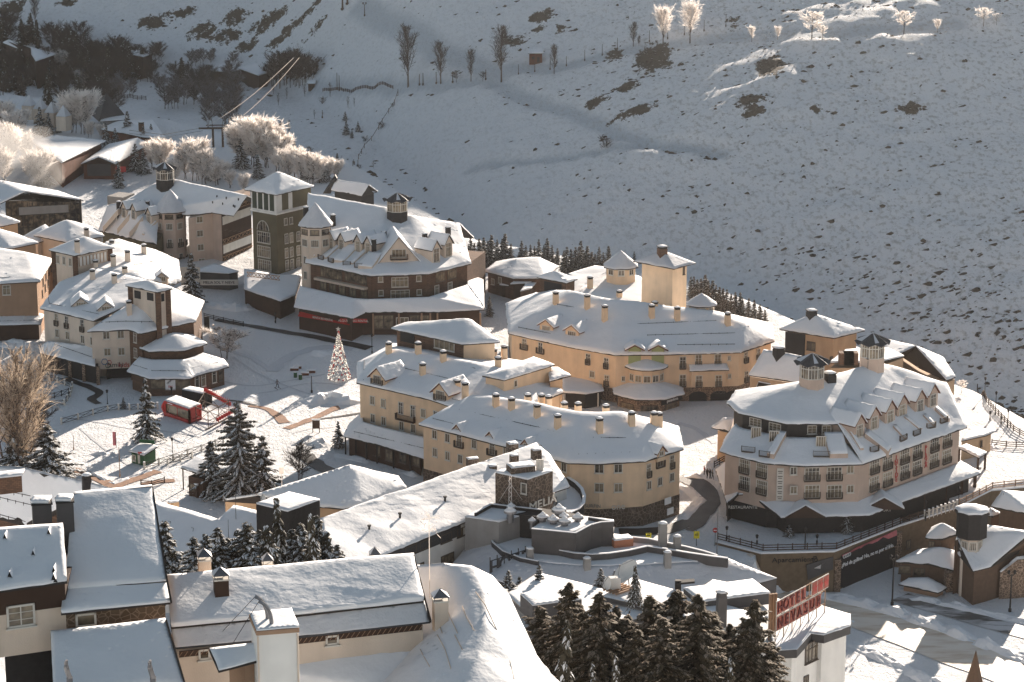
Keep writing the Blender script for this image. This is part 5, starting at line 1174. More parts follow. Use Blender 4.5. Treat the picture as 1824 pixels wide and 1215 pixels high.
a_, c_ = P(*cL(-60, 758), 77.6) + V3((0, .5, 0)), P(*cL(330, 705), 77.6) + V3((0, .5, 0)); wl = [tuple(a_[:2]), tuple(c_[:2]), tuple((c_ + V3((0, 8, 0)))[:2]), tuple((a_ + V3((0, 8, 0)))[:2])]
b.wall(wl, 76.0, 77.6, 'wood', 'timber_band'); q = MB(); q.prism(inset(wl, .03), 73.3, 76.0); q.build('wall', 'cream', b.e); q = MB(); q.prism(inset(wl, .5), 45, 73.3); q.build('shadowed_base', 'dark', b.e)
b.win(0, [cL(108, 868)], 1.45, 1.25, 'g', W=wl)
# ---- long near gable roof
b = Bld('house', 'long near roof with smooth snow over a slate lower edge, behind the big white chimney', 'house')
plane_roof(b, [(*cL(872, 672), 75.6), (*cM(600, 590), 75.6), (*cM(985, 560), 75.6), (*cM(1040, 792), 74.2), (*cM(370, 868), 74.2), (*cL(890, 930), 74.1)], .34, lump=.14)
plane_roof(b, [(*cL(890, 930), 74.0), (*cM(370, 868), 74.1), (*cM(1040, 792), 74.1), (*cM(1072, 900), 73.0), (*cM(385, 978), 73.0), (*cL(915, 1035), 73.0)], .05, lump=.02, m='snow_thin', fascia='slate')
q = MB(); q.bar(P(*cM(985, 558), 75.7), P(*cM(1074, 900), 73.1), .12, .2); q.build('verge', 'fascia', b.e)
rt = [P(*cM(960, 562), 75.5), P(*cM(1035, 900), 72.9), P(*cL(925, 1045), 72.9), P(*cL(885, 700), 75.5)]
q = MB(); q.prism([tuple(x[:2]) for x in rt], 45, [75.2, 72.7, 72.7, 75.2]); q.build('wall', 'cream', b.e)
wl = [tuple(rt[2][:2]), tuple(rt[1][:2])]; rot, nn = facerot(*wl); d = (rt[1] - rt[2]); d.z = 0; L_ = d.length; d.normalize(); q = MB()
q.box((rt[1] + rt[2]) / 2 + nn * .05 - V3((0, 0, .32)), d * (L_ / 2 - .1), nn * .04, (0, 0, .2)); o = q.build('frieze', 'wood', b.e); q = MB()
n_ = 46
for k in range(n_): p = rt[2].lerp(rt[1], (k + .5) / n_) + nn * .1 - V3((0, 0, .32)); q.bar(p + d * .12 + V3((0, 0, .16)), p - d * .12 - V3((0, 0, .16)), .03)
q.build('lattice', 'tan', o); b.win(0, [cM(560, 995)], .7, .55, 's', W=wl); b.win(0, [cL(1065, 1070)], .6, .6, 's', W=wl)
V = [(*cL(940, 1110), 71.4), (*cM(385, 1060), 71.4), (*cM(1035, 980), 71.4), (*cM(960, 1100), 70.6), (*cM(860, 1260), 69.5), (*cM(-40, 1260), 69.5)]
plane_roof(b, V, .25, lump=.18, L=.6)
e = stack('short brown chimney with a pyramid metal cowl on the long near roof', cL(1155, 772), 74.9, .85, 1.25, 'wood', 'frame', lid='metal')
e = stack('cream chimney with a snowy pyramid cowl just behind the ridge of the long near roof', cL(1068, 645), 75.3, .75, .9, 'cream', 'frame', lid='metal')
e = stack('small cowl tip over the long near roof ridge, in front of the spruces', cM(225, 625), 74.9, .6, .35, 'cream', 'frame', lid='metal')
e = stack('small cowl tip over the ridge near the right end of the long near roof', cM(785, 590), 74.9, .6, .3, 'cream', 'frame', lid='metal')
for k in (0, 1):
 pass
# ---- big white chimney box
b = Bld('chimney', 'big white boxy chimney with two bent pipes on its snowy top', 'chimney')
tp = [P(*cM(*p), 78) for p in ((127, 857), (165, 948), (390, 930), (350, 836))]; w4 = [tuple(x[:2]) for x in tp]
q = MB(); q.prism(inset(w4, .1), 45, 77.75); q.build('shaft', 'white', b.e); q = MB(); q.prism(w4, 77.7, 77.95); q.build('coping', 'tan', b.e)
snow_on([x + V3((0, 0, .0)) for x in tp], [(0, 1, 2, 3)], .12, b.e, L=.4, lump=.06, fray=.03)
q = MB(); q.prism(inset(w4, .06)[:3], 45, 77.7); 
wi = inset(w4, .1); q = MB()
for i in (1, 2):
 p = V3((*wi[i], 0)); q.box(p + V3((0, 0, 68.8)), (.05, 0, 0), (0, .05, 0), (0, 0, 8.8))
q.build('corner_trim', 'cream', b.e)
for x0, y0 in ((225, 885), (245, 910)):
 p = P(*cM(x0, y0), 78.1); q = MB(); prev = p
 for k in range(1, 15): t_ = k / 14; nx = p + V3((-.75 * (1 - math.cos(t_ * 1.5)), 0, 1.35 * math.sin(t_ * 1.5))); q.bar(prev, nx, .24, .24, 8); prev = nx
 q.build('bent_pipe', 'metal', b.e)
 last = prev
 q = MB(); q.bar(last, P(*((cM(-10, 950)) if x0 == 225 else cM(-5, 1092)), 74), .025); q.build('cable', 'dark', b.e)
b = Bld('lean_to', 'little lean-to roof heaped with snow against the left side of the big white chimney', 'shelter')
plane_roof(b, [(*cL(1090, 1045), 76.0), (*cL(1345, 1015), 76.4), (*cL(1400, 1090), 75.9), (*cL(1140, 1158), 75.4)], .14, lump=.06)
q = MB(); q.prism([tuple(P(*cL(x, y), 75.5)[:2]) for x, y in ((1195, 1130), (1275, 1105), (1345, 1095), (1330, 1060), (1230, 1070))], 45, 75.3); q.build('wall', 'tan', b.e)
# ---- white vault
b = Bld('vaulted_roof', 'big white curved vault roof with standing seams, in the bottom middle', 'roof')
secs = [[(743, 1010, 73), (790, 1007, 74.4), (840, 1012, 74.6), (877, 1030, 73.8), (905, 1062, 71.5), (918, 1100, 68)],
  [(752, 1065, 72), (810, 1050, 73.8), (862, 1058, 74), (903, 1085, 72.8), (932, 1118, 70.2), (945, 1160, 67)],
  [(752, 1120, 71), (810, 1105, 73), (865, 1112, 73.2), (915, 1140, 71.8), (955, 1168, 69.5), (965, 1215, 66)],
  [(715, 1180, 70.4), (780, 1160, 72), (850, 1165, 72.4), (920, 1190, 71.2), (980, 1205, 69), (990, 1250, 65)],
  [(660, 1240, 69.4), (750, 1225, 71), (840, 1230, 71.4), (930, 1250, 70.4), (1020, 1240, 68), (1030, 1300, 64)]]
V = [P(*p) for s_ in secs for p in s_]; F = [(r * 6 + c, r * 6 + c + 1, (r + 1) * 6 + c + 1, (r + 1) * 6 + c) for r in range(4) for c in range(5)]
b.surf(V, F); snow_on(V, F, .22, b.e, L=.5, lump=.16, smooth=14, fray=.0, name='snow')
q = MB()
def seam(pts):
 last = None
 for u, v in pts:
  p = b.on(u, v)
  if p is None: last = None; continue
  p = p + V3((0, 0, .2))
  if last: q.bar(last, p, .04, .06)
  last = p
for s_ in ([(1160, 850), (1180, 900), (1215, 975)], [(1240, 835), (1260, 890), (1300, 960)], [(1100, 870), (1135, 975)], [(1000, 1020), (1040, 1100), (1070, 1150)], [(1110, 985), (1150, 1060), (1180, 1160)], [(1380, 1120), (1400, 1200)], [(1310, 760), (1360, 830), (1420, 960)], [(1200, 985), (1240, 1060)], [(1480, 1090), (1510, 1215)]): 
 pts = cM(s_); f = []
 for a_, c_ in zip(pts[:-1], pts[1:]): f += [(a_[0] + (c_[0] - a_[0]) * k / 8, a_[1] + (c_[1] - a_[1]) * k / 8) for k in range(9)]
 seam(f)
q.build('standing_seam', 'cream', b.e)
q = MB(); q.prism([tuple(x[:2]) for x in (V[0], V[1], V[2], V[3], V[4])], 45, 72); q.build('wall', 'white', b.e)
e = stack('cream box vent with dark louvres and a pyramid cowl on the white vault', cM(1125, 845), 73.4, .85, .75, 'cream', 'frame', lid='metal')
# ================================================================ flat roofs with dish
b = Bld('flat_roofs', 'stepped flat snowy roofs with dark metal edges below the slate skirt, behind the front spruces', 'building')
def flat(pts, z, h=25, t=.3, m='grey', edge=True, zs=None):
 zz = zs or [z] * len(pts); W = [P(*cK(*p), zz[i]) for i, p in enumerate(pts)]; q = MB(); q.prism([tuple(x[:2]) for x in W], z - h, [k - .02 for k in zz]); q.build('wall', m, b.e)
 snow_on(W, [tuple(range(len(W)))], t, b.e, lump=.12); b.surf(W, [tuple(range(len(W)))])
 if edge:
  q = MB()
  for i in range(len(W)): a_, c_ = W[i], W[(i + 1) % len(W)]; q.bar(a_ + V3((0, 0, -.05)), c_ + V3((0, 0, -.05)), .25, .5)
  q.build('parapet', 'darkgrey', b.e)
flat([(200, 520), (385, 400), (640, 460), (1110, 600), (1060, 650), (800, 700), (330, 640)], 27.6)
flat([(760, 540), (850, 480), (930, 430), (1330, 545), (1690, 650), (1760, 720), (1450, 735), (1130, 620)], 28.4)
flat([(1270, 530), (1400, 440), (1640, 490), (1700, 520), (1840, 575), (1830, 720), (1690, 660)], 27.4)
flat([(190, 530), (360, 565), (340, 700), (480, 720), (420, 780), (250, 720)], 26.2)
boxes(b, 'skylight', 'darkgrey', [(cK(460, 610), 27.9, 3.0, 2.0, 1.6), (cK(1480, 560), 28, 4.4, 2.4, 1.3)])
p = P(*cK(1447, 715), 28.4); chim_at(b, p, 4.4, 1.0, 'darkgrey', 'darkgrey', .2)
p = P(*cK(1197, 505), 28.2); q = MB(); q.box(p + V3((0, 0, .7)), (.35, 0, 0), (0, .3, 0), (0, 0, .8)); q.box(p + V3((.9, 0, 1.3)), (1.0, 0, .1), (0, .5, 0), (0, 0, .12)); q.build('vent_box', 'dark', b.e)
p = P(*cK(1110, 640), 28); q = MB(); q.box(p + V3((0, 0, .6)), (1.6, .8, 0), (-.1, .25, 0), (0, 0, .8)); q.build('skylight', 'dark', b.e)
q = MB()
for k in range(5):
 a_ = P(*cK(880 + k * 18, 455 + k * 6), 28.9); q.bar(a_, a_ + V3((-2.4, -2.2, 0)), .18, .2)
q.build('pallet', 'tan', b.e)
def dish(label, px, z, r, face):
 e = Bld('satellite_dish', label, 'dish'); p = P(*px, z); f = V3(face).normalized(); x = f.cross(V3((0, 0, 1))).normalized(); y = x.cross(f); q = MB(); rings = []
 for k in range(5):
  rr = r * k / 4; ring = [p + x * rr * math.cos(R(a)) + y * rr * math.sin(R(a)) + f * (rr * rr * .25 / r) for a in range(0, 360, 20)]; rings.append(ring)
 for a_, c_ in zip(rings[:-1], rings[1:]):
  for k in range(18): q.quad(a_[k], a_[(k + 1) % 18], c_[(k + 1) % 18], c_[k])
 q.build('reflector', 'white', e.e, True); q = MB(); q.bar(p - f * .1, p - f * .5 + V3((0, 0, -1.4 * r)), .12); q.bar(rings[4][13], p + f * r * .9, .05); q.bar(rings[4][4], p + f * r * .9, .05); q.box(p + f * r * .9, (.1, 0, 0), (0, .1, 0), (0, 0, .1)); q.build('mount', 'metal', e.e)
dish('large frosted satellite dish aimed upward on the flat snowy roofs', cK(905, 395), 30.2, 1.7, (-.75, -.35, .9)); dish('smaller pale satellite dish left of the large one on the flat roofs', cK(795, 455), 29.6, .8, (-.9, -.5, .3))
q = MB(); p = P(*cK(830, 450), 29.6); q.box(p, (.65, .1, 0), (-.05, .4, 0), (0, 0, .7)); q.bar(p - V3((0, 0, 1.6)), p, .12); o = q.build('antenna_box', 'white'); tag(o, 'square frosted antenna box on a pole between the two satellite dishes', 'antenna')
# ================================================================ white hotel with the red roof sign
b = Bld('hotel', 'white plastered hotel with dark roof edge at the lower right, below the red roof sign', 'hotel')
rf = [P(*cJ(*p), 38) for p in ((445, 1000), (560, 995), (640, 905), (712, 915), (860, 862), (858, 800), (700, 755), (400, 880))]
w = [tuple(x[:2]) for x in rf]; q = MB(); q.prism(w, 37.2, 38.05); q.build('fascia', 'darkgrey', b.e); q = MB(); q.prism(inset(w, .6), 15, 37.2); q.build('wall', 'white', b.e)
snow_on(rf, [tuple(range(8))], .25, b.e, lump=.2, L=.6); b.surf(rf, [tuple(range(8))])
w = inset(w, .6); b.win(1, [cJ(640, 1005)], 1.9, 2.2, 'q', W=w) if False else None
wa = [tuple(P(*cJ(470, 1035), 37.2)[:2]), tuple(P(*cJ(706, 925), 37.2)[:2]), tuple(P(*cJ(836, 885), 37.2)[:2]), tuple((P(*cJ(836, 885), 37.2) + V3((-2, 9, 0)))[:2]), tuple((P(*cJ(470, 1035), 37.2) + V3((-4, 7, 0)))[:2])]
q = MB(); q.prism(wa, 15, 37.25); q.build('front_wall', 'white', b.e)
b.win(0, [cJ(643, 1000)], 2.0, 1.9, 'dq', W=wa); b.win(1, [cJ(788, 950), cJ(788, 1110)], .8, 1.3, 'd', W=wa); b.win(0, [cJ(505, 1100), cJ(610, 1170)], .7, 1.2, 'd', W=wa)
q = MB(); 
for dx in (0, .28, .56): p = P(*cJ(408, 900), 38); q.cyl((p.x + dx, p.y + dx * .3), .16, 30, 42.2, 8)
q.build('flue', 'tan', b.e)
s = Bld('roof_sign', 'red lettered roof sign reading HOTEL and NEVASUR on a steel frame above the white hotel', 'sign')
A, B_ = P(*cJ(440, 890), 39.2), P(*cJ(716, 735), 39.2); d = B_ - A; L_ = d.length; d.normalize(); rot, nn = facerot(A, B_); q = MB()
for k in range(7): p = A + d * (L_ * k / 6); q.bar(p - V3((0, 0, 1.6)), p + V3((0, 0, 3.2)), .09); q.bar(p - V3((0, 0, 1.5)) - nn * 1.5, p + V3((0, 0, 2)), .06)
for z in (.05, 1.5, 1.75, 3.1): q.bar(A + V3((0, 0, z)), B_ + V3((0, 0, z)), .08)
q.build('frame', 'tan', s.e)
def tiles(word, z, f0, step, hh, s0):
 for k, l in enumerate(word):
  if l == ' ': continue
  p = A + d * (L_ * (f0 + step * k)) + V3((0, 0, z)) + nn * .12; q = MB(); q.box(p, d * (L_ * step * .43), nn * .05, (0, 0, hh)); t_ = q.build('letter_panel', 'signred', s.e)
  q = MB(); q.box(p - nn * .03, d * (L_ * step * .48), nn * .03, (0, 0, hh + .1)); q.build('rim', 'frame', t_)
  if l != '*': txt(l, 1.5, 'darkred', s.e, p + nn * .12, rot, xs=.9, depth=.04)
  else:
   q = MB(); q.quad(*[p + nn * .1 + d * (rr_ * math.sin(R(36 * j))) + V3((0, 0, rr_ * math.cos(R(36 * j)))) for j, rr_ in enumerate([.55, .22] * 5)]); q.build('star', 'red', t_)
tiles('HOTEL *** ', 2.45, .05, .117, .66, 1); tiles('NEVASUR', .8, .06, .128, .68, 1)
# ================================================================ big hotel at the back left, joined by the olive tower
b = Bld('hotel', 'pinkish grey hotel wing with octagonal turret and glass lantern, left of the olive tower', 'hotel')
R0, R1, E1, E2, E3, E4 = (306, 321, 20), (440, 350, 20), (416, 384.6, 15.8), (378, 379, 15.6), (334, 384, 14.6), (282, 378, 14.6)
W = faces(b, [R0, R1, E1, E2, E3, E4, (279, 436, 9.3), (176, 411, 9.3), (191, 368, 14.5), (222, 360, 16.5), (277, 328, 19.4), P(*R0) + V3((8, 9, -5)), P(*R1) + V3((8, 9, -5))],
          [(0, 1, 2, 3, 4, 5), (0, 5, 6, 7, 8, 9, 10), (0, 11, 12, 1)], t=.4, lump=.2)
wl = [tuple((P(*p) + V3((0, 1.0, 0)))[:2]) for p in ((181, 413, 9.3), (277, 437, 9.3))] + [tuple(P(*cA(*p), 15)[:2]) for p in ((1315, 410), (1482, 392), (1545, 405), (1750, 330), (1300, 200))]
q = MB(); q.prism([wl[0], wl[1], tuple((W[0] + V3((2, 2, 0)))[:2]), tuple((W[8] + V3((2, 4, 0)))[:2])], 2, [9, 9, 15, 12]); q.build('wall', 'olive', b.e)
wr = wl[2:6] + [tuple((W[0] + V3((6, 4, 0)))[:2])]; b.wall(wr, 2.5, [14.4, 15.2, 15.6, 19, 14.4], 'pinkish')
b.win(0, cA([(1393, 435), (1396, 532), (1401, 629), (1408, 729)]), 1.35, 1.35, 'w', W=wr)
q = MB(); A, B_ = V3((*wr[2], 0)), V3((*wr[3], 0)); n_ = outn(wr, 2); d = (B_ - A).normalized(); L_ = (B_ - A).length; q.box((A + B_) / 2 + n_ * .05 + V3((0, 0, 9.5)), d * L_ / 2, n_ * .05, (0, 0, 6.3)); q.build('timber_wall', 'wood', b.e)
for z_ in (15.6, 9.0): b_ = MB(); b_.box((A + B_) / 2 + n_ * .14 + V3((0, 0, z_ - 2)), d * (L_ / 2 - .3), n_ * .04, (0, 0, .95)); b_.build('plaster_band', 'white', b.e)
for v_, z_ in ((480, 0), (675, 0)): b.win(2, [cA(x, v_ + (x - 1570) * .12) for x in (1575, 1605, 1635, 1665, 1695, 1725)], .9, 1.6, 'd', W=wr)
q = MB()
for z_ in (15.3, 8.2, 4.3):
 for k in range(8): a_ = A + d * (L_ * k / 8) + n_ * .2; c_ = A + d * (L_ * (k + 1) / 8) + n_ * .2; q.bar(a_ + V3((0, 0, z_)), c_ + V3((0, 0, z_ + 1.1)), .1); q.bar(a_ + V3((0, 0, z_ + 1.1)), c_ + V3((0, 0, z_)), .1)
 for dz in (0, 1.1): q.bar(A + n_ * .2 + V3((0, 0, z_ + dz)), B_ + n_ * .2 + V3((0, 0, z_ + dz)), .14)
q.build('lattice_railing', 'tan', b.e)
c = P(306, 374, 15); c = (c.x, c.y - 1.8); Wt = turret(b, c, 3.45, 2, 15.3, 'pinkish'); octroof(b, c, 4.2, 15.4, 20.2, t=.14, snow='snow_thin', over=0)
twin(b, Wt, 13.9, 1.9, 1.0, 'd'); twin(b, Wt, 11.4, 1.5, 1.5, 'q'); twin(b, Wt, 7.4, 1.1, 1.9, 'w', True); twin(b, Wt, 3.9, 1.1, 1.9, 'w', True)
n_ = outn([wl[0], wl[1]] + wl[:1], 0)
b.dormer(cA([(868, 428), (935, 440), (1042, 470)]), 1.9, 2.6, n_, 5, 'cream', 1.3, .3, 'q', 'fascia', .3, ww=1.3, wh=2.3)
for a_, c_, w in (((905, 425), (825, 520), .8), ((1000, 430), (905, 540), 3.0), ((1085, 470), (1000, 560), .8), ((850, 380), (745, 500), 3.6), ((1110, 530), (1075, 580), 1.0)): panel(b, cA(*a_), cA(*c_), w, .8, 'cream')
b.chim(ch3(cA, [(870, 300, 250), (832, 400, 312), (1000, 370, 305), (1030, 375, 310)]), .95, 'dark')
p = P(294.6, 328, 19.6); lantern(b, (p.x, p.y), 2.15, p.z - .4, 1.6, 2.3, 1.6, 'dark')
q = MB(); a_, c_ = P(191, 349, 14), P(219, 352, 14); q.prism([tuple(a_[:2]), tuple(c_[:2]), tuple((c_ + V3((2, 5, 0)))[:2]), tuple((a_ + V3((2, 5, 0)))[:2])], 3, 14); q.build('side_wall', 'grey', b.e)
q = MB()
for x, y in ((1515, 290), (1555, 340), (1580, 300), (1630, 355), (1665, 310), (1485, 330), (1640, 360)): p = b.on(*cA(x, y)); q.box(p + V3((0, 0, .5)), (.12, 0, 0), (0, .12, 0), (0, 0, .25))
q.build('roof_hook', 'dark', b.e)
# olive tower
b = Bld('tower', 'tall olive tower with arched window, white pilasters and pyramid snow roof', 'tower')
b.roof([(435, 338, 0), (492, 347.5, 0), (560, 332, 0), (503, 323, 0)], 22, [(495, 305.5, (1, 3))], 2.5, 'olive', 1.2, .35, lump=.1)
w = b.W; q = MB(); q.prism(inset(w, -.12), 17.6, 21.75); q.build('upper_band', 'white', b.e); q = MB(); q.prism(inset(w, -.35), 17.2, 17.6); q.build('cornice', 'white', b.e)
for i in (0, 1):
 A, B_ = V3((*w[i], 0)), V3((*w[i + 1], 0)); n_ = outn(w, i); d = (B_ - A).normalized(); L_ = (B_ - A).length; q = MB()
 for f in ((.12, .36, .60, .84) if i == 0 else (.14, .68)):
  q.box(A + d * L_ * (f + (.0 if i == 0 else .13)) + n_ * .16 + V3((0, 0, 19.8)), d * L_ * (.085 if i == 0 else .10) if i == 0 or f < .5 else d * L_ * .30, n_ * .04, (0, 0, 1.85))
 q.build('green_panel', 'olive' if i else 'darkgreen', b.e)
b.win(0, cB([(78, 560), (80, 660), (85, 755)]), 3.4, 2.3, 'r')
p = PV(*cB(75, 510), V3((*w[0], 0)), V3((*w[1], 0))); n_ = outn(w, 0); d = (V3((*w[1], 0)) - V3((*w[0], 0))).normalized(); q = MB(); q.cur = 1
q.quad(*[p + d * (1.7 * math.cos(R(a))) + n_ * .1 + V3((0, 0, 2.1 * math.sin(R(a)))) for a in range(0, 181, 12)]); q.cur = 0
for a in range(0, 180, 12): q.bar(p + d * 1.75 * math.cos(R(a)) + n_ * .12 + V3((0, 0, 2.15 * math.sin(R(a)))), p + d * 1.75 * math.cos(R(a + 12)) + n_ * .12 + V3((0, 0, 2.15 * math.sin(R(a + 12)))), .14)
for x in (-.9, 0, .9): q.bar(p + d * x + n_ * .12, p + d * x + n_ * .12 + V3((0, 0, 2.1 * math.sqrt(1 - (x / 1.75) ** 2))), .07)
q.build('arched_window', ['frame', 'glass'], b.e)
b.win(1, cB([(230, 450), (268, 443)]), .9, 1.4); b.win(1, cB([(235, 568), (270, 560), (318, 552), (236, 668), (271, 660), (318, 650), (240, 752), (275, 745), (318, 735)]), .85, 2.0)
# hotel right of the tower
b = Bld('hotel', 'brick and cream hotel with a large triangular gable and a FARMACIA shop row', 'hotel')
L = [(*cB(370, 737), 12.5), (*cB(820, 832), 12.5), (*cB(1230, 817), 12.5), (*cB(1525, 745), 12.5)]; T = [(*cB(385, 255), 22), (*cB(935, 352), 21.5), (*cB(1100, 415), 20), (*cB(1445, 468), 17.5)]
W = faces(b, L + T + [P(*T[0]) + V3((3, 9, -6)), P(*T[1]) + V3((3, 10, -6)), P(*T[2]) + V3((4, 10, -6)), P(*T[3]) + V3((3, 9, -5))], [(0, 1, 5, 4), (1, 2, 6, 5), (2, 3, 7, 6), (4, 5, 9, 8), (5, 6, 10, 9), (6, 7, 11, 10)], t=.4, lump=.25)
w = inset([tuple(x) for x in W[:4] + [W[3] + V3((4, 14, 0)), W[0] + V3((6, 22, 0))]], .9); b.wall(w, 0, [12.2] * 6, 'brick')
w = b.W; n0, n1, n2 = outn(w, 0), outn(w, 1), outn(w, 2)
b.win(0, cB([(550, 812), (722, 842)]), 5.5, 1.9, 'd'); b.win(0, cB([(495, 890), (560, 905), (625, 925), (700, 940), (778, 950)]), 1.7, 2.0, 'd')
q = MB(); a_, c_ = PV(*cB(455, 842), V3((*w[0], 0)), V3((*w[1], 0))), PV(*cB(805, 915), V3((*w[0], 0)), V3((*w[1], 0))); q.box((a_ + c_) / 2 + n0 * .6, (c_ - a_) / 2, n0 * .6, (0, 0, .22)); q.build('balcony_slab', 'cream', b.e)
b.win(1, cB([(1028, 872)]), 3.0, 1.9, 'q'); b.win(1, cB([(893, 852), (1160, 847), (896, 948), (1163, 943)]), .9, 1.1, 's'); b.win(1, [cB(1030, 960)], 3.4, 1.8, 'q', bal=3.6)
b.win(2, cB([(1310, 835), (1390, 815)]), 2.4, 1.9, 'dq'); b.win(2, cB([(1285, 930), (1378, 908)]), 1.2, 2.0, 'q')
b.dormer([cB(1022, 742)], 8.6, .3, n1, 11, 'cream', 5.3, .7, 'q', 'fascia', .35, ww=3.0, wh=1.7); b.lastw.location.z += 1.3; bo = bpy.data.objects.new('balcony', balmesh(3.6, 1.0, .6, 'wood')); COL.objects.link(bo); bo.parent = b.lastw; bo.location = (0, 0, -.4)
g = P(*cB(1022, 650), 14); A, B_ = P(*cB(855, 742), 12.9), P(*cB(1190, 738), 12.9); A.z = B_.z = 0; gp = PV(*cB(1022, 660), A, B_); pass
b.dormer(cB([(548, 650), (622, 660), (736, 672), (806, 685)]), 2.0, 2.7, n0, 5, 'cream', 1.4, .3, 'q', 'fascia', .3, ww=1.4, wh=2.4)
b.dormer(cB([(1282, 745), (1368, 705)]), 2.4, 3.4, n2, 5, 'cream', 1.6, .35, 'q', 'fascia', .3, ww=1.8, wh=3.0)
for a_, c_, w_ in (((600, 640), (505, 725), .9), ((700, 640), (595, 748), 3.0), ((790, 670), (690, 765), .8), ((860, 690), (785, 790), 3.2), ((470, 655), (405, 710), 2.2)): panel(b, cB(*a_), cB(*c_), w_, .8, 'cream')
for a_, c_ in (((540, 680), (480, 722)), ((610, 700), (550, 742)), ((700, 720), (660, 765)), ((790, 720), (740, 780))): recess(b, cB(*a_), cB(*c_), 1.8)
c = P(*cB(440, 470), 20.0); c = (c.x, c.y); Wt = turret(b, c, 3.3, 2, 19.9, 'cream'); octroof(b, c, 3.9, 20.0, 24.8, t=.14, snow='snow_thin', over=0)
twin(b, Wt, 18.3, 1.9, 1.1, 'd'); twin(b, Wt, 15.7, 1.7, 1.6, 'q'); twin(b, Wt, 11.9, 1.0, 1.7, 'w'); twin(b, Wt, 8.6, 1.0, 1.7, 'w')
b.chim(ch3(cB, [(372, 400, 350), (562, 492, 405), (690, 580, 505), (725, 570, 510), (845, 682, 575), (918, 600, 520), (1365, 545, 490), (1203, 618, 535)]), .95, 'dark')
p = P(707.7, 386, 20.3); lantern(b, (p.x, p.y), 2.35, p.z - .4, 1.7, 2.3, 1.6, 'dark')
lo = [P(*p, 6.2) for p in [(522.7, 548), (628.6, 567.5), (650, 557.5), (781, 556), (863, 552)]]; hi = [P(*p, 8.6) for p in [(534, 511), (630, 533), (655, 535), (764, 531), (832, 509)]]
strip(b, lo, hi, t=.34, lump=.14, L=.9); faces(b, [lo[4], P(861, 500, 7.0), P(835, 490, 8.0), hi[4]], [(0, 1, 2, 3)], t=.34)
sw = inset([tuple(x) for x in lo + [P(861, 500, 6.2), hi[0] + V3((4, 20, 0))]], 1.0); q = MB(); q.prism(sw, 0, 6.1); q.build('shop_front', 'wood', b.e)
for a_, c_, w_ in (((460, 880), (425, 930), 1.5), ((545, 900), (520, 950), 1.5), ((640, 920), (610, 965), 1.5), ((735, 940), (705, 985), 1.5)): panel(b, cB(*a_), cB(*c_), w_, .7, 'brick')
rot, nn = facerot(sw[0], sw[1]); a_, c_ = PV(*cB(470, 1108), sw[0], sw[1]), PV(*cB(690, 1160), sw[0], sw[1]); q = MB()
aa, cc = P(*cB(330, 1078), 5.3), P(*cB(690, 1140), 5.2); q.quad(aa, cc, cc + V3((-.4, -.8, -.8)), aa + V3((-.4, -.8, -.8))); q.build('awning', 'red', b.e)
aa2, cc2 = P(*cB(610, 1136), 5.2), P(*cB(800, 1140), 5.2); q = MB(); q.box((aa2 + cc2) / 2 + V3((0, -.5, 0)), (cc2 - aa2) / 2, (0, .1, 0), (0, 0, .42)); sb = q.build('shop_sign', 'red', b.e); txt('ALQUILER SKI RENTAL', .62, 'frame', b.e, (aa2 + cc2) / 2 + V3((0, -.64, 0)), (R(90), 0, math.atan2(cc2.y - aa2.y, cc2.x - aa2.x)))
txt('RENTA SKI RENTAL', .6, 'frame', b.e, (aa + cc) / 2 + V3((-.5, -1.0, -.35)), (R(90), 0, math.atan2(cc.y - aa.y, cc.x - aa.x)))
fx = P(*cB(1045, 1100), 5.2); q = MB(); q.box(fx + V3((0, .2, 0)), (4.6, 0, 0), (0, .1, 0), (0, 0, .5)); q.build('shop_sign', 'tan', b.e); txt('FARMACIA', 1.0, 'black', b.e, fx + V3((0, .05, 0)), (R(90), 0, 0))
w_ = [sw[2], sw[3]]; b.win(0, cB([(880, 1150), (950, 1150), (1130, 1150), (1200, 1150)]), 1.7, 2.6, 'd', W=w_); b.win(0, [cB(1045, 1145)], 2.2, 1.4, 'w', W=w_)
q = MB()
for x in (840, 1240, 1290, 1590, 1020, 1180): p = P(*cB(x, 1100), 5.8); q.bar(V3((p.x, p.y + .4, 0)), V3((p.x, p.y + .4, 6)), .35)
q.build('pillar', 'tan', b.e); p = P(*cB(1285, 1110), 4.6); q = MB(); q.box(p, (.3, 0, 0), (0, .06, 0), (0, 0, 1.5)); q.build('banner', 'pink', b.e)
# dark chalet behind
def hut(name, label, E, ze, ridge, zb, wm, over=.5, gables=(), cat='building', t=.35, group=None, snow='snow'):
 b = Bld(name, label, cat, group=group); b.roof(E, ze, ridge, zb, wm, over, t, gables=gables, snow=snow); return b
hut('chalet', 'black timber chalet with a gabled snowy roof on the ridge behind the lantern turret', [(*cB(548, 232), 0), (*cB(762, 272), 1), (*cB(872, 240), 1), (*cB(640, 195), 0)], 13.5, [(*cB(585, 158), 16), (*cB(812, 196), 16)], 6, 'dark', .7, gables=(1, 3))
b = Bld('timber_roof', 'steep black slatted timber roof end left of the black chalet', 'building'); W = [P(*cB(*p), z) for p, z in (((490, 255), 12), ((545, 255), 12), ((590, 150), 16.5), ((575, 125), 17))]; q = MB(); q.quad(*W); q.quad(*[x + V3((0, 1.5, 0)) for x in W])
for k in range(4): q.quad(W[k], W[(k + 1) % 4], W[(k + 1) % 4] + V3((0, 1.5, 0)), W[k] + V3((0, 1.5, 0)))
q.build('wall', 'dark', b.e)
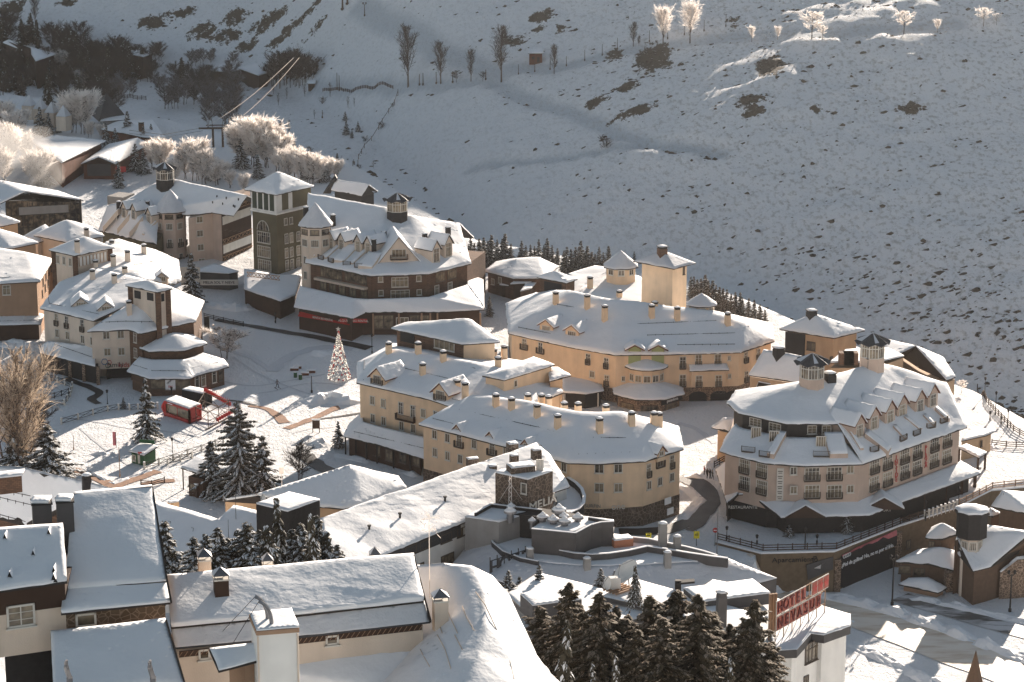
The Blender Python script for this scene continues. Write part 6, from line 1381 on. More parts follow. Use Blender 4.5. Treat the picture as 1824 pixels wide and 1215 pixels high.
# low wing with the entrance between the hotels
b = Bld('building', 'low wing with flat snowy roof and lattice railing at the olive tower foot', 'building')
faces(b, [(*cB(-60, 925), 6.2), (*cB(195, 1008), 6.2), (*cB(300, 965), 6.2), (*cB(345, 830), 7.6), (*cB(170, 825), 7.8), (*cB(-60, 785), 7.8)], [(0, 1, 4, 5), (1, 2, 3, 4)], t=.34)
q = MB(); q.prism([tuple(P(*cB(x, y), 6)[:2]) for x, y in ((-55, 915), (190, 995), (290, 955), (330, 850), (-55, 800))], 0, 6); q.build('wall', 'wood', b.e)
q = MB(); a_, c_ = P(*cB(-40, 830), 8.2), P(*cB(190, 860), 8.0); 
for k in range(9): p, r = a_.lerp(c_, k / 9), a_.lerp(c_, (k + 1) / 9); q.bar(p, r + V3((0, 0, .9)), .1); q.bar(p + V3((0, 0, .9)), r, .1)
q.bar(a_, c_, .12); q.bar(a_ + V3((0, 0, .9)), c_ + V3((0, 0, .9)), .12); q.build('lattice_railing', 'tan', b.e)
b = Bld('building', 'dark shaded entrance block with a white letter board under the pinkish hotel', 'building')
faces(b, [(*cA(1340, 800), 7), (*cA(1600, 815), 7), (*cA(1665, 800), 7), (*cA(1500, 745), 8)], [(0, 1, 2, 3)], t=.25)
q = MB(); q.prism([tuple(P(*cA(x, y), 6.8)[:2]) for x, y in ((1350, 800), (1600, 812), (1660, 800), (1500, 750))], 0, 6.8); q.build('wall', 'darkgrey', b.e)
p = P(*cA(1502, 850), 6.0) + V3((0, -.8, 0)); q = MB(); q.box(p + V3((-5.2, 0, .8)), (2.1, 0, 0), (0, .08, 0), (0, 0, 2.0)); q.box(p + V3((.9, 0, -.6)), (4.2, 0, 0), (0, .08, 0), (0, 0, .6)); q.build('sign_board', 'frame', b.e)
txt('E', 3.0, 'black', b.e, p + V3((-5.2, -.12, .8)), (R(90), 0, 0)); txt('MELIA SOL Y NIEVE', .8, 'black', b.e, p + V3((.9, -.12, -.6)), (R(90), 0, 0))
# ================================================================ family building and neighbours, left
b = Bld('apartment_block', 'cream apartment block lettered familykids with many chimneys, skylight dormers and a brick side', 'building')
M_ = lambda p, z: (*cD(*p), z)
W = faces(b, [M_((280, 665), 11.5), M_((650, 752), 11.5), M_((900, 640), 13.8), M_((1000, 466), 15.5), M_((660, 392), 15.5), M_((415, 488), 14.0)], [(0, 1, 2, 3, 4, 5)], t=.4, lump=.22)
W2 = faces(b, [M_((610, 828), 10.2), M_((895, 815), 10.2), M_((985, 842), 10.2), M_((1368, 755), 10.2), M_((1428, 620), 10.5), M_((1170, 510), 14.8), M_((1010, 470), 15.3), M_((905, 640), 13.9), M_((1000, 640), 14)],
           [(0, 1, 8, 7), (1, 2, 8), (2, 3, 5, 8), (3, 4, 5), (8, 5, 6, 7)], t=.4, lump=.25)
W3 = faces(b, [M_((540, 420), 12), M_((660, 392), 15.4), M_((1000, 466), 15.4), M_((1215, 500), 11.5), M_((1268, 470), 11.5), M_((1248, 330), 12.5), M_((1090, 268), 13.5), M_((830, 185), 16.5), M_((740, 210), 16)],
           [(0, 1, 7, 8), (1, 2, 6, 7), (2, 3, 4, 6), (4, 5, 6)], t=.45, lump=.6, smooth=5)
wm = inset([tuple(x) for x in (W[0], W[1], W[2], W[3] + V3((4, 6, 0)), W3[7], W[4], W[5])], .6)
q = MB(); q.prism(wm, 0, [11.2, 11.2, 11.2, 11.2, 11.2, 11.2, 11.2]); q.build('wall', 'cream', b.e)
b.win(0, cD([(395, 740), (466, 758), (575, 783)]), .95, 2.2, 'w', bal=1.1, W=wm); b.win(0, cD([(400, 838), (472, 853), (578, 880), (645, 893)]), 1.0, 1.5, W=wm)
wf = inset([tuple(x) for x in (W2[0], W2[1], W2[2], W2[3], W2[4], W2[5], W[1])], .55); q = MB(); q.prism(wf, 2.5, 10.0); q.build('wall', 'cream', b.e)
q = MB(); q.prism(inset(wf, [0, -.06, -.06, -.06, .0, .0, .0])[1:5] + [wf[5]], 0, 9.9); q.build('brick_wall', 'brick', b.e)
b.win(0, cD([(742, 852), (843, 846), (750, 968), (848, 964)]), 1.15, 1.4, W=wf); b.win(1, cD([(945, 868), (948, 975)]), .9, 1.8, W=wf)
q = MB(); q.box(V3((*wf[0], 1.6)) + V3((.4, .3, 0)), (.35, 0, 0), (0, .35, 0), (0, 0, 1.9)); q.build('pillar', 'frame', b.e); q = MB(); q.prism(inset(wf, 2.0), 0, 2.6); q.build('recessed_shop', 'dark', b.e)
A, B_ = V3((*wf[0], 0)), V3((*wf[1], 0)); wtext(b.e, A, B_, *cD(805, 1058), 'family', 1.35, 'darkgrey', off=.1); wtext(b.e, A, B_, *cD(866, 1058), 'kids', 1.35, 'red', off=.1)
d = (B_ - A).normalized(); nn = outn(wf, 0)
for (x, y), r_, m_ in (((730, 1036), .62, 'bluepaint'), ((763, 1040), .42, 'red'), ((753, 1062), .5, 'kiosk')):
 p = PV(*cD(x, y), A, B_) + nn * .1; q = MB()
 for k in range(6): a_, c_ = R(60 * k), R(60 * k + 60); q.bar(p + d * r_ * math.cos(a_) + V3((0, 0, r_ * math.sin(a_))), p + d * r_ * math.cos(c_) + V3((0, 0, r_ * math.sin(c_))), r_ * .4, .08)
 q.build('logo_ring', m_, b.e)
b.tree = bvh(b.V, b.F)
b.dormer(cD([(566, 652), (745, 682)]), 3.2, .5, nn, 5, 'cream', 1.3, .35, 'q', 'fascia', .3, ww=1.9, wh=.9); b.dormer([cD(1130, 478)], 2.4, .9, V3((.1, -1, 0)), 4, 'cream', 1.0, .3, 'q', 'fascia', .3, ww=1.6, wh=1.0)
b.chim(ch3(cD, [(647, 472, 395), (800, 502, 425), (872, 432, 373), (893, 348, 262), (793, 382, 292), (668, 388, 330), (1006, 298, 220), (903, 708, 615), (1055, 475, 420), (780, 218, 190)]), .95, 'cream')
b.guards(cD([(330, 560), (345, 640), (690, 715)])); b.guards(cD([(560, 500), (640, 520)])); b.guards(cD([(700, 540), (820, 568)])); b.guards(cD([(650, 775), (880, 765), (1100, 770)])); b.guards(cD([(940, 370), (1070, 345)]))
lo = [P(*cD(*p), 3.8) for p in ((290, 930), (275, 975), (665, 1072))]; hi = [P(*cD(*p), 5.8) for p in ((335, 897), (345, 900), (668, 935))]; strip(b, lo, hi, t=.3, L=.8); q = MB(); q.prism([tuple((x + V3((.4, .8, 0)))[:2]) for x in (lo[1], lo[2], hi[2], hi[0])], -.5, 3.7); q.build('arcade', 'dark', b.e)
q = MB()
for k in range(5): p = lo[1].lerp(lo[2], k / 4) + V3((.4, .5, 0)); q.box(V3((p.x, p.y, 1.6)), (.3, 0, 0), (0, .3, 0), (0, 0, 2.1))
q.build('pillar', 'stone', b.e); b.guards(cD([(380, 925), (640, 1015)]))
# two corner towers
def ctower(label, E, apx, ze, zb, openings=None, m='cream', pil='brick', over=.7):
 b = Bld('roof_pavilion', label, 'pavilion'); b.roof(E, ze, [apx], zb, m, over, .3, lump=.1); w = b.W; q = MB()
 for p in w[:3]: q.box(V3((*p, (zb + ze) / 2 - .1)), (.5, .12, 0), (-.12, .5, 0), (0, 0, (ze - zb) / 2 - .1))
 q.build('corner_pillar', pil, b.e); return b
b = ctower('belvedere with brick corner pillars and dark openings rising from the familykids roof', [(*cD(875, 505), 0), (*cD(1100, 552), 0), (*cD(1207, 527), 0), (*cD(985, 478), 0)], (*cD(1030, 468), (1, 3)), 17.8, 8)
for i, (x, y), w_ in ((0, (962, 568), 1.7), (0, (1050, 582), 1.7), (1, (1135, 588), .7)):
 A, B_ = V3((*b.W[i], 0)), V3((*b.W[i + 1], 0)); d = (B_ - A).normalized(); n_ = outn(b.W, i); p = PV(*cD(x, y), A, B_) + n_ * .06; q = MB(); q.box(p, d * w_ / 2, n_ * .06, (0, 0, .75)); q.build('opening', 'black', b.e)
b = ctower('cream belvedere with brick corners and white panelled side behind the familykids building', [(*cD(340, 258), 0), (*cD(520, 298), 0), (*cD(802, 240), 0), (*cD(620, 205), 0)], (*cD(590, 160), (1, 3)), 18.8, 3)
b.win(0, cD([(405, 322), (448, 332), (492, 342)]), .9, 1.5); A, B_ = V3((*b.W[1], 0)), V3((*b.W[2], 0)); n_ = outn(b.W, 1); d = B_ - A; q = MB(); q.box((A + B_) / 2 + n_ * .05 + V3((0, 0, 17.2)), d * .42, n_ * .04, (0, 0, .9)); q.build('white_panel', 'white', b.e)
q = MB()
for k in range(9): q.box(A + d * (.1 + k * .1) + n_ * .14 + V3((0, 0, 17.2)), d.normalized() * .09, n_ * .05, (0, 0, .95))
q.build('mullion', 'tan', b.e); b.chim([(*cD(540, 268), cD(540, 190)[1])], .95, 'cream')
b = hut('house', 'house with a big rounded hipped snow roof behind the cream belvedere', [(*cD(235, 155), 0), (*cD(470, 205), 0), (*cD(730, 160), 0), (*cD(640, 95), 0), (*cD(330, 110), 0)], 14.2, [(*cD(465, 46), 17.5)], 3, 'cream'); b.chim([(*cD(605, 168), cD(605, 105)[1])], .95, 'cream')
hut('house', 'small hipped snow roof tucked left of the big rounded hipped roof', [(*cD(150, 170), 0), (*cD(260, 205), 0), (*cD(400, 170), 0), (*cD(340, 110), 0)], 13.2, [(*cD(315, 76), 15.6)], 3, 'cream')
# brick drum with two snow skirts (round shop)
b = Bld('shop', 'round brick shop with two tiers of snowy roof facing the sunny plaza', 'building')
up = [(*cD(975, 945), 7.0), (*cD(1040, 968), 7.0), (*cD(1290, 960), 7.0), (*cD(1447, 912), 7.0), (*cD(1340, 850), 7.4), (*cD(1130, 835), 7.6), (*cD(1200, 850), 9.0)]
W = faces(b, up, [(0, 1, 6), (1, 2, 6), (2, 3, 6), (3, 4, 6), (4, 5, 6), (5, 0, 6)], t=.4, lump=.2, L=1.0)
dw = inset([tuple(x) for x in W[:6]], .6); q = MB(); q.prism(dw, 0, 6.9); q.build('drum', 'brick', b.e)
lo = [P(*cD(*p), 3.6) for p in ((925, 1075), (885, 1108), (1042, 1158), (1325, 1158), (1350, 1145), (1600, 1072), (1560, 1025))]; hi = [P(*cD(*p), 5.5) for p in ((975, 1010), (985, 1015), (1060, 1030), (1280, 1030), (1300, 1028), (1408, 985), (1415, 980))]
strip(b, lo, hi, t=.36, lump=.2, L=.9); sw = inset([tuple(x) for x in lo + [hi[6] + V3((0, 3, 0)), hi[0] + V3((0, 3, 0))]], .9); q = MB(); q.prism(sw, -.5, 3.5); q.build('shop_wall', 'brick', b.e)
b.win(2, cD([(1115, 1185), (1265, 1185)]), 3.0, 2.0, 'ds', W=sw); b.win(4, cD([(1375, 1175), (1420, 1165), (1495, 1140)]), 1.0, 2.2, 's', W=sw); b.win(4, cD([(1540, 1130)]), 1.0, 2.2, 'ds', W=sw)
A, B_ = V3((*sw[2], 0)), V3((*sw[3], 0)); p = PV(*cD(1190, 1188), A, B_) + V3((0, -.1, 0)); q = MB(); q.box(p, (.95, 0, 0), (0, .06, 0), (0, 0, 1.25)); sb = q.build('sign_board', 'paint', b.e); txt('OFERTA', .45, 'black', b.e, p + V3((0, -.1, .5)), (R(90), R(-40), 0)); txt('SKI', .6, 'red', b.e, p + V3((0, -.1, -.6)), (R(90), 0, 0))
b.guards(cD([(930, 1070), (1030, 1100)])); b.guards(cD([(1060, 1110), (1300, 1112)])); b.guards(cD([(1350, 1090), (1580, 1040)]))
# brown block at the left edge
b = Bld('building', 'tan rendered block at the left edge with a wide snow roof and one window', 'building')
W = faces(b, [M_((-120, 495), 13), M_((0, 492), 13), M_((280, 478), 13), M_((372, 325), 13), M_((190, 280), 15.5), M_((0, 250), 16), M_((-120, 250), 16)], [(0, 1, 5, 6), (1, 2, 4, 5), (2, 3, 4)], t=.4, lump=.25)
w = inset([tuple(x) for x in (W[0], W[1], W[2], W[3], W[4] + V3((5, 3, 0)), W[6] + V3((0, 4, 0)))], .8); q = MB(); q.prism(w, 0, [12.7] * 6); q.build('wall', 'tan', b.e); b.win(1, [cD(45, 535)], 1.4, 1.9, 'w', W=w); b.win(2, cD([(300, 480), (320, 440), (340, 405), (355, 380), (295, 560), (315, 520), (335, 485)]), .8, 1.4, 'd', W=w)
faces(b, [M_((-120, 785), 4.8), M_((0, 783), 4.8), M_((285, 775), 4.8), M_((305, 712), 5.6), M_((70, 640), 7.2), M_((-120, 640), 7.2)], [(0, 1, 4, 5), (1, 2, 3, 4)], t=.34); q = MB(); q.prism([tuple(P(*cD(*p), 4.6)[:2]) for p in ((-110, 775), (270, 765), (290, 720), (-110, 660))], -1, 4.6); q.build('arcade', 'wood', b.e)
b.guards(cD([(0, 460), (270, 445)])); b.guards(cD([(0, 765), (280, 755)]))
hut('building', 'hipped snow roof with ochre wall behind the tan block at the left edge', [(*cD(-100, 245), 0), (*cD(75, 248), 0), (*cD(268, 208), 0), (*cD(120, 150), 0), (*cD(-100, 140), 0)], 15.5, [(*cD(-60, 100), 18.5), (*cD(30, 105), 18.5)], 3, 'ochre')
hut('building', 'small hipped snow roof at the left edge in front of the glazed barn', [(*cD(-60, 95), 0), (*cD(20, 90), 0), (*cD(142, 62), 0), (*cD(60, 30), 0), (*cD(-60, 10), 0)], 15.5, [(*cD(-20, 5), 18), (*cD(5, 10), 18)], 4, 'ochre')
# glazed barn
b = Bld('building', 'large dark glazed barn with a low gabled snow roof at the left edge', 'building')
Aq = lambda p, z: (*cA(*p), z)
W = faces(b, [Aq((-100, 360), 15), Aq((0, 325), 15.5), Aq((175, 242), 18), Aq((585, 305), 14), Aq((400, 240), 14.5), Aq((0, 168), 18)], [(0, 1, 2, 5), (2, 3, 4, 5)], t=.4)
w = [tuple((P(*cA(*p), 15) + V3((.4, 1.2, 0)))[:2]) for p in ((20, 330), (545, 300), (500, 250), (40, 250))]; q = MB(); q.prism(w, 3, [15.6, 14.2, 14, 16]); q.build('glass_wall', 'glass', b.e)
q = MB(); A, B_ = V3((*w[0], 0)), V3((*w[1], 0)); n_ = outn(w, 0)
for k in range(15): p = A.lerp(B_, k / 14) + n_ * .08; q.bar(p + V3((0, 0, 3)), p + V3((0, 0, 15)), .14)
for z_ in (6, 9, 12): q.bar(A + n_ * .08 + V3((0, 0, z_)), B_ + n_ * .08 + V3((0, 0, z_)), .16)
q.bar(P(*cA(545, 300), 15) + V3((.4, .5, 0)), P(*cA(545, 300), 15) + V3((.4, .5, -12)), .5); q.build('frame', 'dark', b.e); q = MB(); q.box((A + B_) / 2 + n_ * .2 + V3((0, 0, 13)), (B_ - A) * .33, n_ * .05, (0, 0, .9)); q.build('banner', 'grey', b.e)
b.guards(cA([(20, 180), (560, 292)]))
# houses top left
Nq = lambda p, z: (*cN(*p), z)
b = Bld('building', 'low building with a flat sunlit snow roof and a long brown wall, upper left', 'building'); W = faces(b, [Nq((215, 990), 14.5), Nq((430, 1138), 14.5), Nq((742, 985), 14.5), Nq((380, 945), 16)], [(0, 1, 2, 3)], t=.35); q = MB(); q.prism(inset([tuple(x) for x in W], 1.0), 3, 14.3); q.build('wall', 'redwood', b.e)
b = Bld('building', 'brown gabled building with big dark gate panel, right of the flat snow roof', 'building')
W = faces(b, [Nq((565, 1148), 12.5), Nq((686, 1098), 15.3), Nq((808, 1148), 12.5), Nq((1045, 1005), 12.8), Nq((960, 968), 15.5), Nq((760, 1010), 12.8)], [(0, 1, 4, 5), (1, 2, 3, 4)], t=.35)
w = [tuple((W[0] + V3((.5, .8, 0)))[:2]), tuple((W[2] + V3((-.5, .8, 0)))[:2]), tuple((W[3] + V3((-.6, 0, 0)))[:2]), tuple((W[5] + V3((.6, 0, 0)))[:2])]; q = MB(); q.prism(w, 3, [12.3] * 4); q.build('wall', 'redwood', b.e)
q = MB(); q.quad(W[0] + V3((.5, .8, -.1)), W[2] + V3((-.5, .8, -.1)), W[1] + V3((0, .8, -.2))); q.build('gable', 'wood', b.e); p = (W[0] + W[2]) / 2 + V3((0, .7, -1.4)); q = MB(); q.box(p, (3.0, 0, 0), (0, .06, 0), (0, 0, 1.7)); q.build('gate', 'darkgrey', b.e)
q = MB(); q.box(p + V3((5.6, 0, 0)), (1.3, 0, 0), (0, .06, 0), (0, 0, .7)); q.build('sign_board', 'red', b.e)
hut('building', 'long sunlit snow roof with a brick chimney, edge of the dark valley', [(*cN(700, 905), 0), (*cN(860, 930), 0), (*cN(1000, 960), 0), (*cN(1160, 970), 0), (*cN(1065, 842), 0), (*cN(820, 850), 0)], 13.5, [(*cN(930, 870), 15)], 6, 'redwood').chim([(*cN(988, 920), cN(988, 855)[1])], 1.3, 'brick')
hut('building', 'grey metal roof with snow at the foot of the dark pyramid roof, upper left', [(*cN(700, 850), 0), (*cN(900, 835), 0), (*cN(880, 805), 0), (*cN(725, 820), 0)], 14.2, [], 8, 'grey')
b = Bld('building', 'steep dark pyramid roof standing among the dark conifers, upper left', 'building'); W = [P(*cN(x, y), z) for (x, y), z in (((640, 805), 14), ((690, 850), 14), ((880, 812), 14), ((860, 790), 14))]; ap = P(*cN(742, 648), 24); ap.y = W[1].y + 5; d_ = ray(*cN(742, 648)); ap = O + d_ * (ap.y / d_.y); q = MB()
for k in range(4): q.quad(W[k], W[(k + 1) % 4], ap)
q.build('roof', 'slate', b.e)
for k, (x, y) in enumerate(((205, 725), (285, 748), (362, 775), (445, 800))):
 p = P(*cN(x, y + 8), 17); e = Bld('pyramid_tent', '%s of four little white peaked roofs in a row by the sunlit bank, upper left' % ordw(k), 'tent', group='little peaked roofs'); E = [p + V3((sx * 2, sy * 2, 0)) for sx, sy in ((-1, -.5), (.4, -1), (1, .5), (-.4, 1))]; q = MB(); ap = p + V3((0, 0, 3))
 for i in range(4): q.quad(E[i], E[(i + 1) % 4], ap)
 q.build('roof', 'snow_thin', e.e); q = MB(); q.prism([tuple(x[:2]) for x in E], 13, 16.9); q.build('wall', 'cream', e.e)
def dark_hut(label, pts, z, zb, m='wood', faces_=None):
 b = Bld('chalet', label, 'building'); g0 = G(*cN(pts[0][0], pts[0][1] + 60)); z0 = g0.z + z; V = [(*cN(*p[:2]), z0 + (p[2] if len(p) > 2 else 0)) for p in pts]; W = faces(b, V, faces_ or [tuple(range(len(V)))], t=.35, L=1.8)
 q = MB(); q.prism(inset([tuple(x) for x in W], .8), g0.z - 6, [w_.z - .2 for w_ in W]); q.build('wall', m, b.e); return b
dark_hut('chalet with two snowy roof planes deep in the dark conifers, far upper left', [(20, 300), (215, 375), (250, 430), (400, 378), (215, 335, 2), (60, 280, 1)], 5, 0, faces_=[(0, 1, 4, 5), (1, 2, 3, 4)])
dark_hut('small chalet with a snowy roof on stilts at the foot of the rocky slope', [(885, 375), (1000, 400), (1080, 372), (930, 345)], 5, 0)
dark_hut('long shaded chalet with a low snow roof beyond the frosted trees, left one of two', [(1405, 492), (1600, 505), (1700, 485), (1560, 448)], 4, 0)
dark_hut('long shaded chalet with a low snow roof beyond the frosted trees, right one of two', [(1665, 480), (1805, 530), (1900, 500), (1790, 440)], 4, 0)
# ================================================================ lower right: terrace wall, car park, brown houses
b = Bld('retaining_wall', 'ochre terrace wall lettered Aparcamiento with a ski banner over the dark car park mouth', 'wall'); J_ = cJ
wp = [P(*J_(*p), .4) for p in ((108, 395), (360, 460), (770, 450), (1125, 310), (1275, 262), (1455, 205), (1640, 110), (1830, 90))]
back = [p + V3((1.0, 1.6, 0)) for p in wp]
q = MB()
for i in range(len(wp) - 1):
 a_, c_ = wp[i], wp[i + 1]; z0 = -7.5
 q.quad(V3((a_.x, a_.y, z0)), V3((c_.x, c_.y, z0)), c_, a_); q.quad(a_, c_, back[i + 1], back[i]); q.quad(V3((back[i].x, back[i].y, z0)), V3((back[i + 1].x, back[i + 1].y, z0)), back[i + 1], back[i])
q.build('wall', 'brownlit', b.e)
q = MB()
for i in range(len(wp) - 1): q.box((wp[i] + wp[i + 1]) / 2 + V3((.3, .5, .14)), (wp[i + 1] - wp[i]) / 2, V3((.3, .45, 0)), (0, 0, .14))
q.build('snow', 'snow', b.e)
def wq(A, B_, pts, off, m, name, thick=.1):
 n_ = facerot(A, B_)[1]; q = MB(); W = [PV(*p, A, B_) + n_ * off for p in pts]; q.quad(*W); q.quad(*[x - n_ * thick for x in W]); 
 for k in range(len(W)): q.quad(W[k], W[(k + 1) % len(W)], W[(k + 1) % len(W)] - n_ * thick, W[k] - n_ * thick)
 return q.build(name, m, b.e)
A, B_ = wp[1], wp[2]; wtext(b.e, A, B_, *J_(550, 490), 'Aparcamiento', 1.15, 'black', off=.12, xs=1.1); wtext(b.e, A, B_, *J_(660, 488), 'P', 1.4, 'black', off=.12)
wq(A, B_, J_([(610, 515), (760, 470), (760, 540), (620, 600)]), .35, 'darkgrey', 'banner'); q = MB(); p = PV(*J_(690, 515), A, B_) + V3((0, -.5, 0)); q.quad(p + V3((-1, 0, -.5)), p + V3((.9, 0, .55)), p + V3((.1, 0, .1)), p + V3((0, 0, -.6))); q.build('emblem', 'frost', b.e)
A, B_ = wp[2], wp[3]; wq(A, B_, J_([(800, 470), (1108, 325), (1112, 408), (802, 520)]), .3, 'black', 'banner', .12)
wq(A, B_, J_([(803, 462), (1106, 322), (1107, 352), (1060, 372), (1030, 362), (1000, 385), (970, 398), (940, 398), (905, 425), (880, 420), (850, 445), (803, 470)]), .36, 'pink', 'sunset_band', .03)
rot, nn = facerot(A, B_)
for k in range(4):
 q = MB(); c = PV(*J_(812 + k * 10, 470 - k * 4.5), A, B_) + nn * .42; d = (B_ - A).normalized()
 for j in range(10): q.bar(c + d * .27 * math.cos(R(36 * j)) + V3((0, 0, .27 * math.sin(R(36 * j)))), c + d * .27 * math.cos(R(36 * j + 36)) + V3((0, 0, .27 * math.sin(R(36 * j + 36)))), .07)
 q.build('ring', 'paint', b.e)
wtext(b.e, A, B_, *J_(945, 462), '¿Piel de gallina? No, no es por el frío.', .92, 'paint', off=.42)
o = wq(A, B_, J_([(800, 530), (1112, 418), (1118, 720), (990, 720), (800, 640)]), .16, 'black', 'car_park_mouth')
q = MB(); p = PV(*J_(1122, 400), A, B_); q.box(p + V3((0, -.3, -3)), (.55, 0, 0), (0, .4, 0), (0, 0, 5)); p = PV(*J_(785, 540), A, B_); q.box(p + V3((0, -.3, -3)), (.5, 0, 0), (0, .4, 0), (0, 0, 4.6)); q.build('pier', 'stone', b.e)
A, B_ = wp[3], wp[4]; b.win(0, [J_(1180, 405)], .9, 1.3, 'd', W=[tuple(A[:2]), tuple(B_[:2])])
q = MB(); p0, p1 = wp[0] + V3((0, -.15, -1.6)), wp[0].lerp(wp[1], .5) + V3((0, -.15, -1.6)); q.quad(p0 - V3((0, 0, .4)), p1 - V3((0, 0, .4)), p1 + V3((0, 0, .6)), p0 + V3((0, 0, .6))); q.build('mural', 'stone', b.e)
def railing(label, pts, h=1.1, m='wood', post='wood', rails=3, step=2.0, pw=.16, xbr=False, world=False, name='railing', cat='railing', snow=False, group=None, gz=None):
 e = Bld(name, label, cat, group=group); pl = list(pts) if world else [G(*p) for p in pts]; q = MB(); r_ = MB(); sn = MB(); posts = []
 for a_, c_ in zip(pl[:-1], pl[1:]):
  n = max(1, round((c_ - a_).length / step))
  for k in range(n + (1 if c_ is pl[-1] else 0)):
   p = a_.lerp(c_, k / n)
   if not world: p.z = H0(p.x, p.y)
   posts.append(p)
 for p in posts: q.box(p + V3((0, 0, h / 2 - .15)), (pw / 2, 0, 0), (0, pw / 2, 0), (0, 0, h / 2 + .25)); sn.box(p + V3((0, 0, h + .15)), (pw * .5, 0, 0), (0, pw * .5, 0), (0, 0, .06))
 for a_, c_ in zip(posts[:-1], posts[1:]):
  if xbr:
   r_.bar(a_ + V3((0, 0, .25)), c_ + V3((0, 0, h - .1)), .07); r_.bar(a_ + V3((0, 0, h - .1)), c_ + V3((0, 0, .25)), .07)
   for z_ in (.22, h - .05): r_.bar(a_ + V3((0, 0, z_)), c_ + V3((0, 0, z_)), .08)
  else:
   for k in range(rails): z_ = h * (k + .7) / rails; r_.bar(a_ + V3((0, 0, z_)), c_ + V3((0, 0, z_)), .08, .14)
 q.build('posts', post, e.e); r_.build('rails', m, e.e)
 if snow: sn.build('snow', 'snow', e.e)
 return e
railing('dark timber railing along the top of the Aparcamiento terrace wall', [p + V3((.4, .8, .1)) for p in wp[:5]], 1.2, 'wood', 'wood', 3, 2.2, world=True)
railing('sunlit timber railing on the terrace wall behind the brown turret house at the right edge', [p + V3((.4, .8, .1)) for p in wp[5:]], 1.2, 'tan', 'tan', 3, 2.2, world=True)
railing('short pale balustrade heaped with snow just left of the black turret', [p + V3((-.1, .1, .15)) for p in (wp[4], wp[5])], 1.1, 'frame', 'frame', 2, 1.0, world=True, pw=.3, snow=True)
b = Bld('house', 'ochre brown house with many small hipped snow roofs below the terrace wall at the right', 'house')
def jroof(E, apx, dz=1.6, zb=-8, wm='brown', t=.3, over=.5):
 V = [(*J_(*p[:2]), p[2] - 2.6) for p in E]; W = [P(*p) for p in V]
 if apx:
  n = len(W); ap = P(*J_(*apx[:2]), apx[2] - 2.6); W.append(ap); F = [(i, (i + 1) % n, n) for i in range(n)]
 else: n = len(W); F = [tuple(range(n))]
 faces(b, W, F, t=t, L=.9, lump=.1); q = MB(); q.prism(inset([tuple(x) for x in W[:n]], over), zb, [x.z - .15 for x in W[:n]]); q.build('wall', wm, b.e); return inset([tuple(x) for x in W[:n]], over)
w1 = jroof([(1112, 503, 0), (1290, 515, 0), (1432, 550, 0), (1567, 495, 0), (1420, 440, 0), (1230, 440, 0)], (1360, 425, 2.2))
w2 = jroof([(1275, 370, 3), (1370, 378, 3), (1458, 350, 3), (1430, 318, 3), (1310, 315, 3)], (1375, 290, 5))
w3 = jroof([(1540, 555, 2.4), (1640, 530, 2.4), (1870, 410, 3.5), (1870, 340, 6.5), (1600, 300, 6.5), (1450, 370, 5.5), (1440, 440, 3.2)], None)
w4 = jroof([(1640, 195, 7), (1870, 240, 7), (1870, 120, 8), (1700, 110, 9.5)], None); w5 = jroof([(1598, 240, 5), (1650, 252, 5), (1690, 232, 5), (1640, 205, 6)], None)
w6 = jroof([(1125, 628, -2.4), (1345, 675, -2.4), (1397, 650, -2.4), (1290, 595, -2.0), (1180, 598, -2.0)], (1270, 605, -1.3), wm='tan')
w7 = jroof([(1585, 603, -.6), (1625, 615, -.6), (1680, 588, -.6), (1640, 556, .6)], None); w8 = jroof([(1690, 560, 1), (1870, 545, 1), (1870, 470, 3), (1780, 480, 3)], None, wm='stone')
b.win(1, J_([(1540, 640)]), .9, 1.6, 'd', W=[tuple(P(*J_(1400, 560), -1)[:2]), tuple(P(*J_(1600, 540), -1)[:2])] * 2)
p = P(*J_(1470, 640), -3); 
q = MB(); a_, c_ = P(*J_(1395, 560), -2.6), P(*J_(1690, 520), -2.6); q.prism([tuple(a_[:2]), tuple(c_[:2]), tuple((c_ + V3((2, 6, 0)))[:2]), tuple((a_ + V3((0, 6, 0)))[:2])], -9, -2.8); q.build('stone_wall', 'stone', b.e); w = [tuple(a_[:2]), tuple(c_[:2])]
b.win(0, J_([(1545, 620), (1470, 640), (1430, 690), (1620, 610)]), .9, 1.4, 'd', W=w)
b.win(0, J_([(1160, 545), (1240, 560)]), 1.6, 1.2, 'ds', W=w1); b.win(0, J_([(1310, 405)]), .8, 1.0, 'd', W=w2)
c = P(*J_(1530, 365), 3.4); c = (c.x, c.y); q = MB(); q.cyl(c, 1.7, -6, 3.6, 8, a0=R(22.5)); q.build('turret', 'cream', b.e); q = MB(); q.cyl(c, 2.4, 3.6, 7.3, 8, a0=R(22.5)); q.cyl(c, 2.7, 7.3, 7.7, 8, a0=R(22.5)); q.build('turret_top', 'dark', b.e); octroof(b, c, 2.6, 7.75, 8.4, t=.4, over=0, lump=.12)
Wt = [(c[0] + 1.72 * math.cos(R(22.5 + 45 * i)), c[1] + 1.72 * math.sin(R(22.5 + 45 * i))) for i in range(8)]; twin(b, Wt, 1.7, 1.2, 1.4, 'q')
# low wall and guard lines by the lower street
# ---- spire in the bottom right corner
b = Bld('spire', 'dark brown pointed pyramid spire poking in at the bottom right corner', 'spire'); ap = P(1738.6, 1157, 30); q = MB(); k = [ap + V3((1.75 * math.cos(R(22 + 45 * i)), 1.75 * math.sin(R(22 + 45 * i)), -7)) for i in range(8)]
for i in range(8): q.quad(k[i], k[(i + 1) % 8], ap)
q.build('roof', 'brown', b.e); q = MB(); q.cyl((ap.x, ap.y), 1.3, 2, 23.2, 8); q.build('shaft', 'tan', b.e)
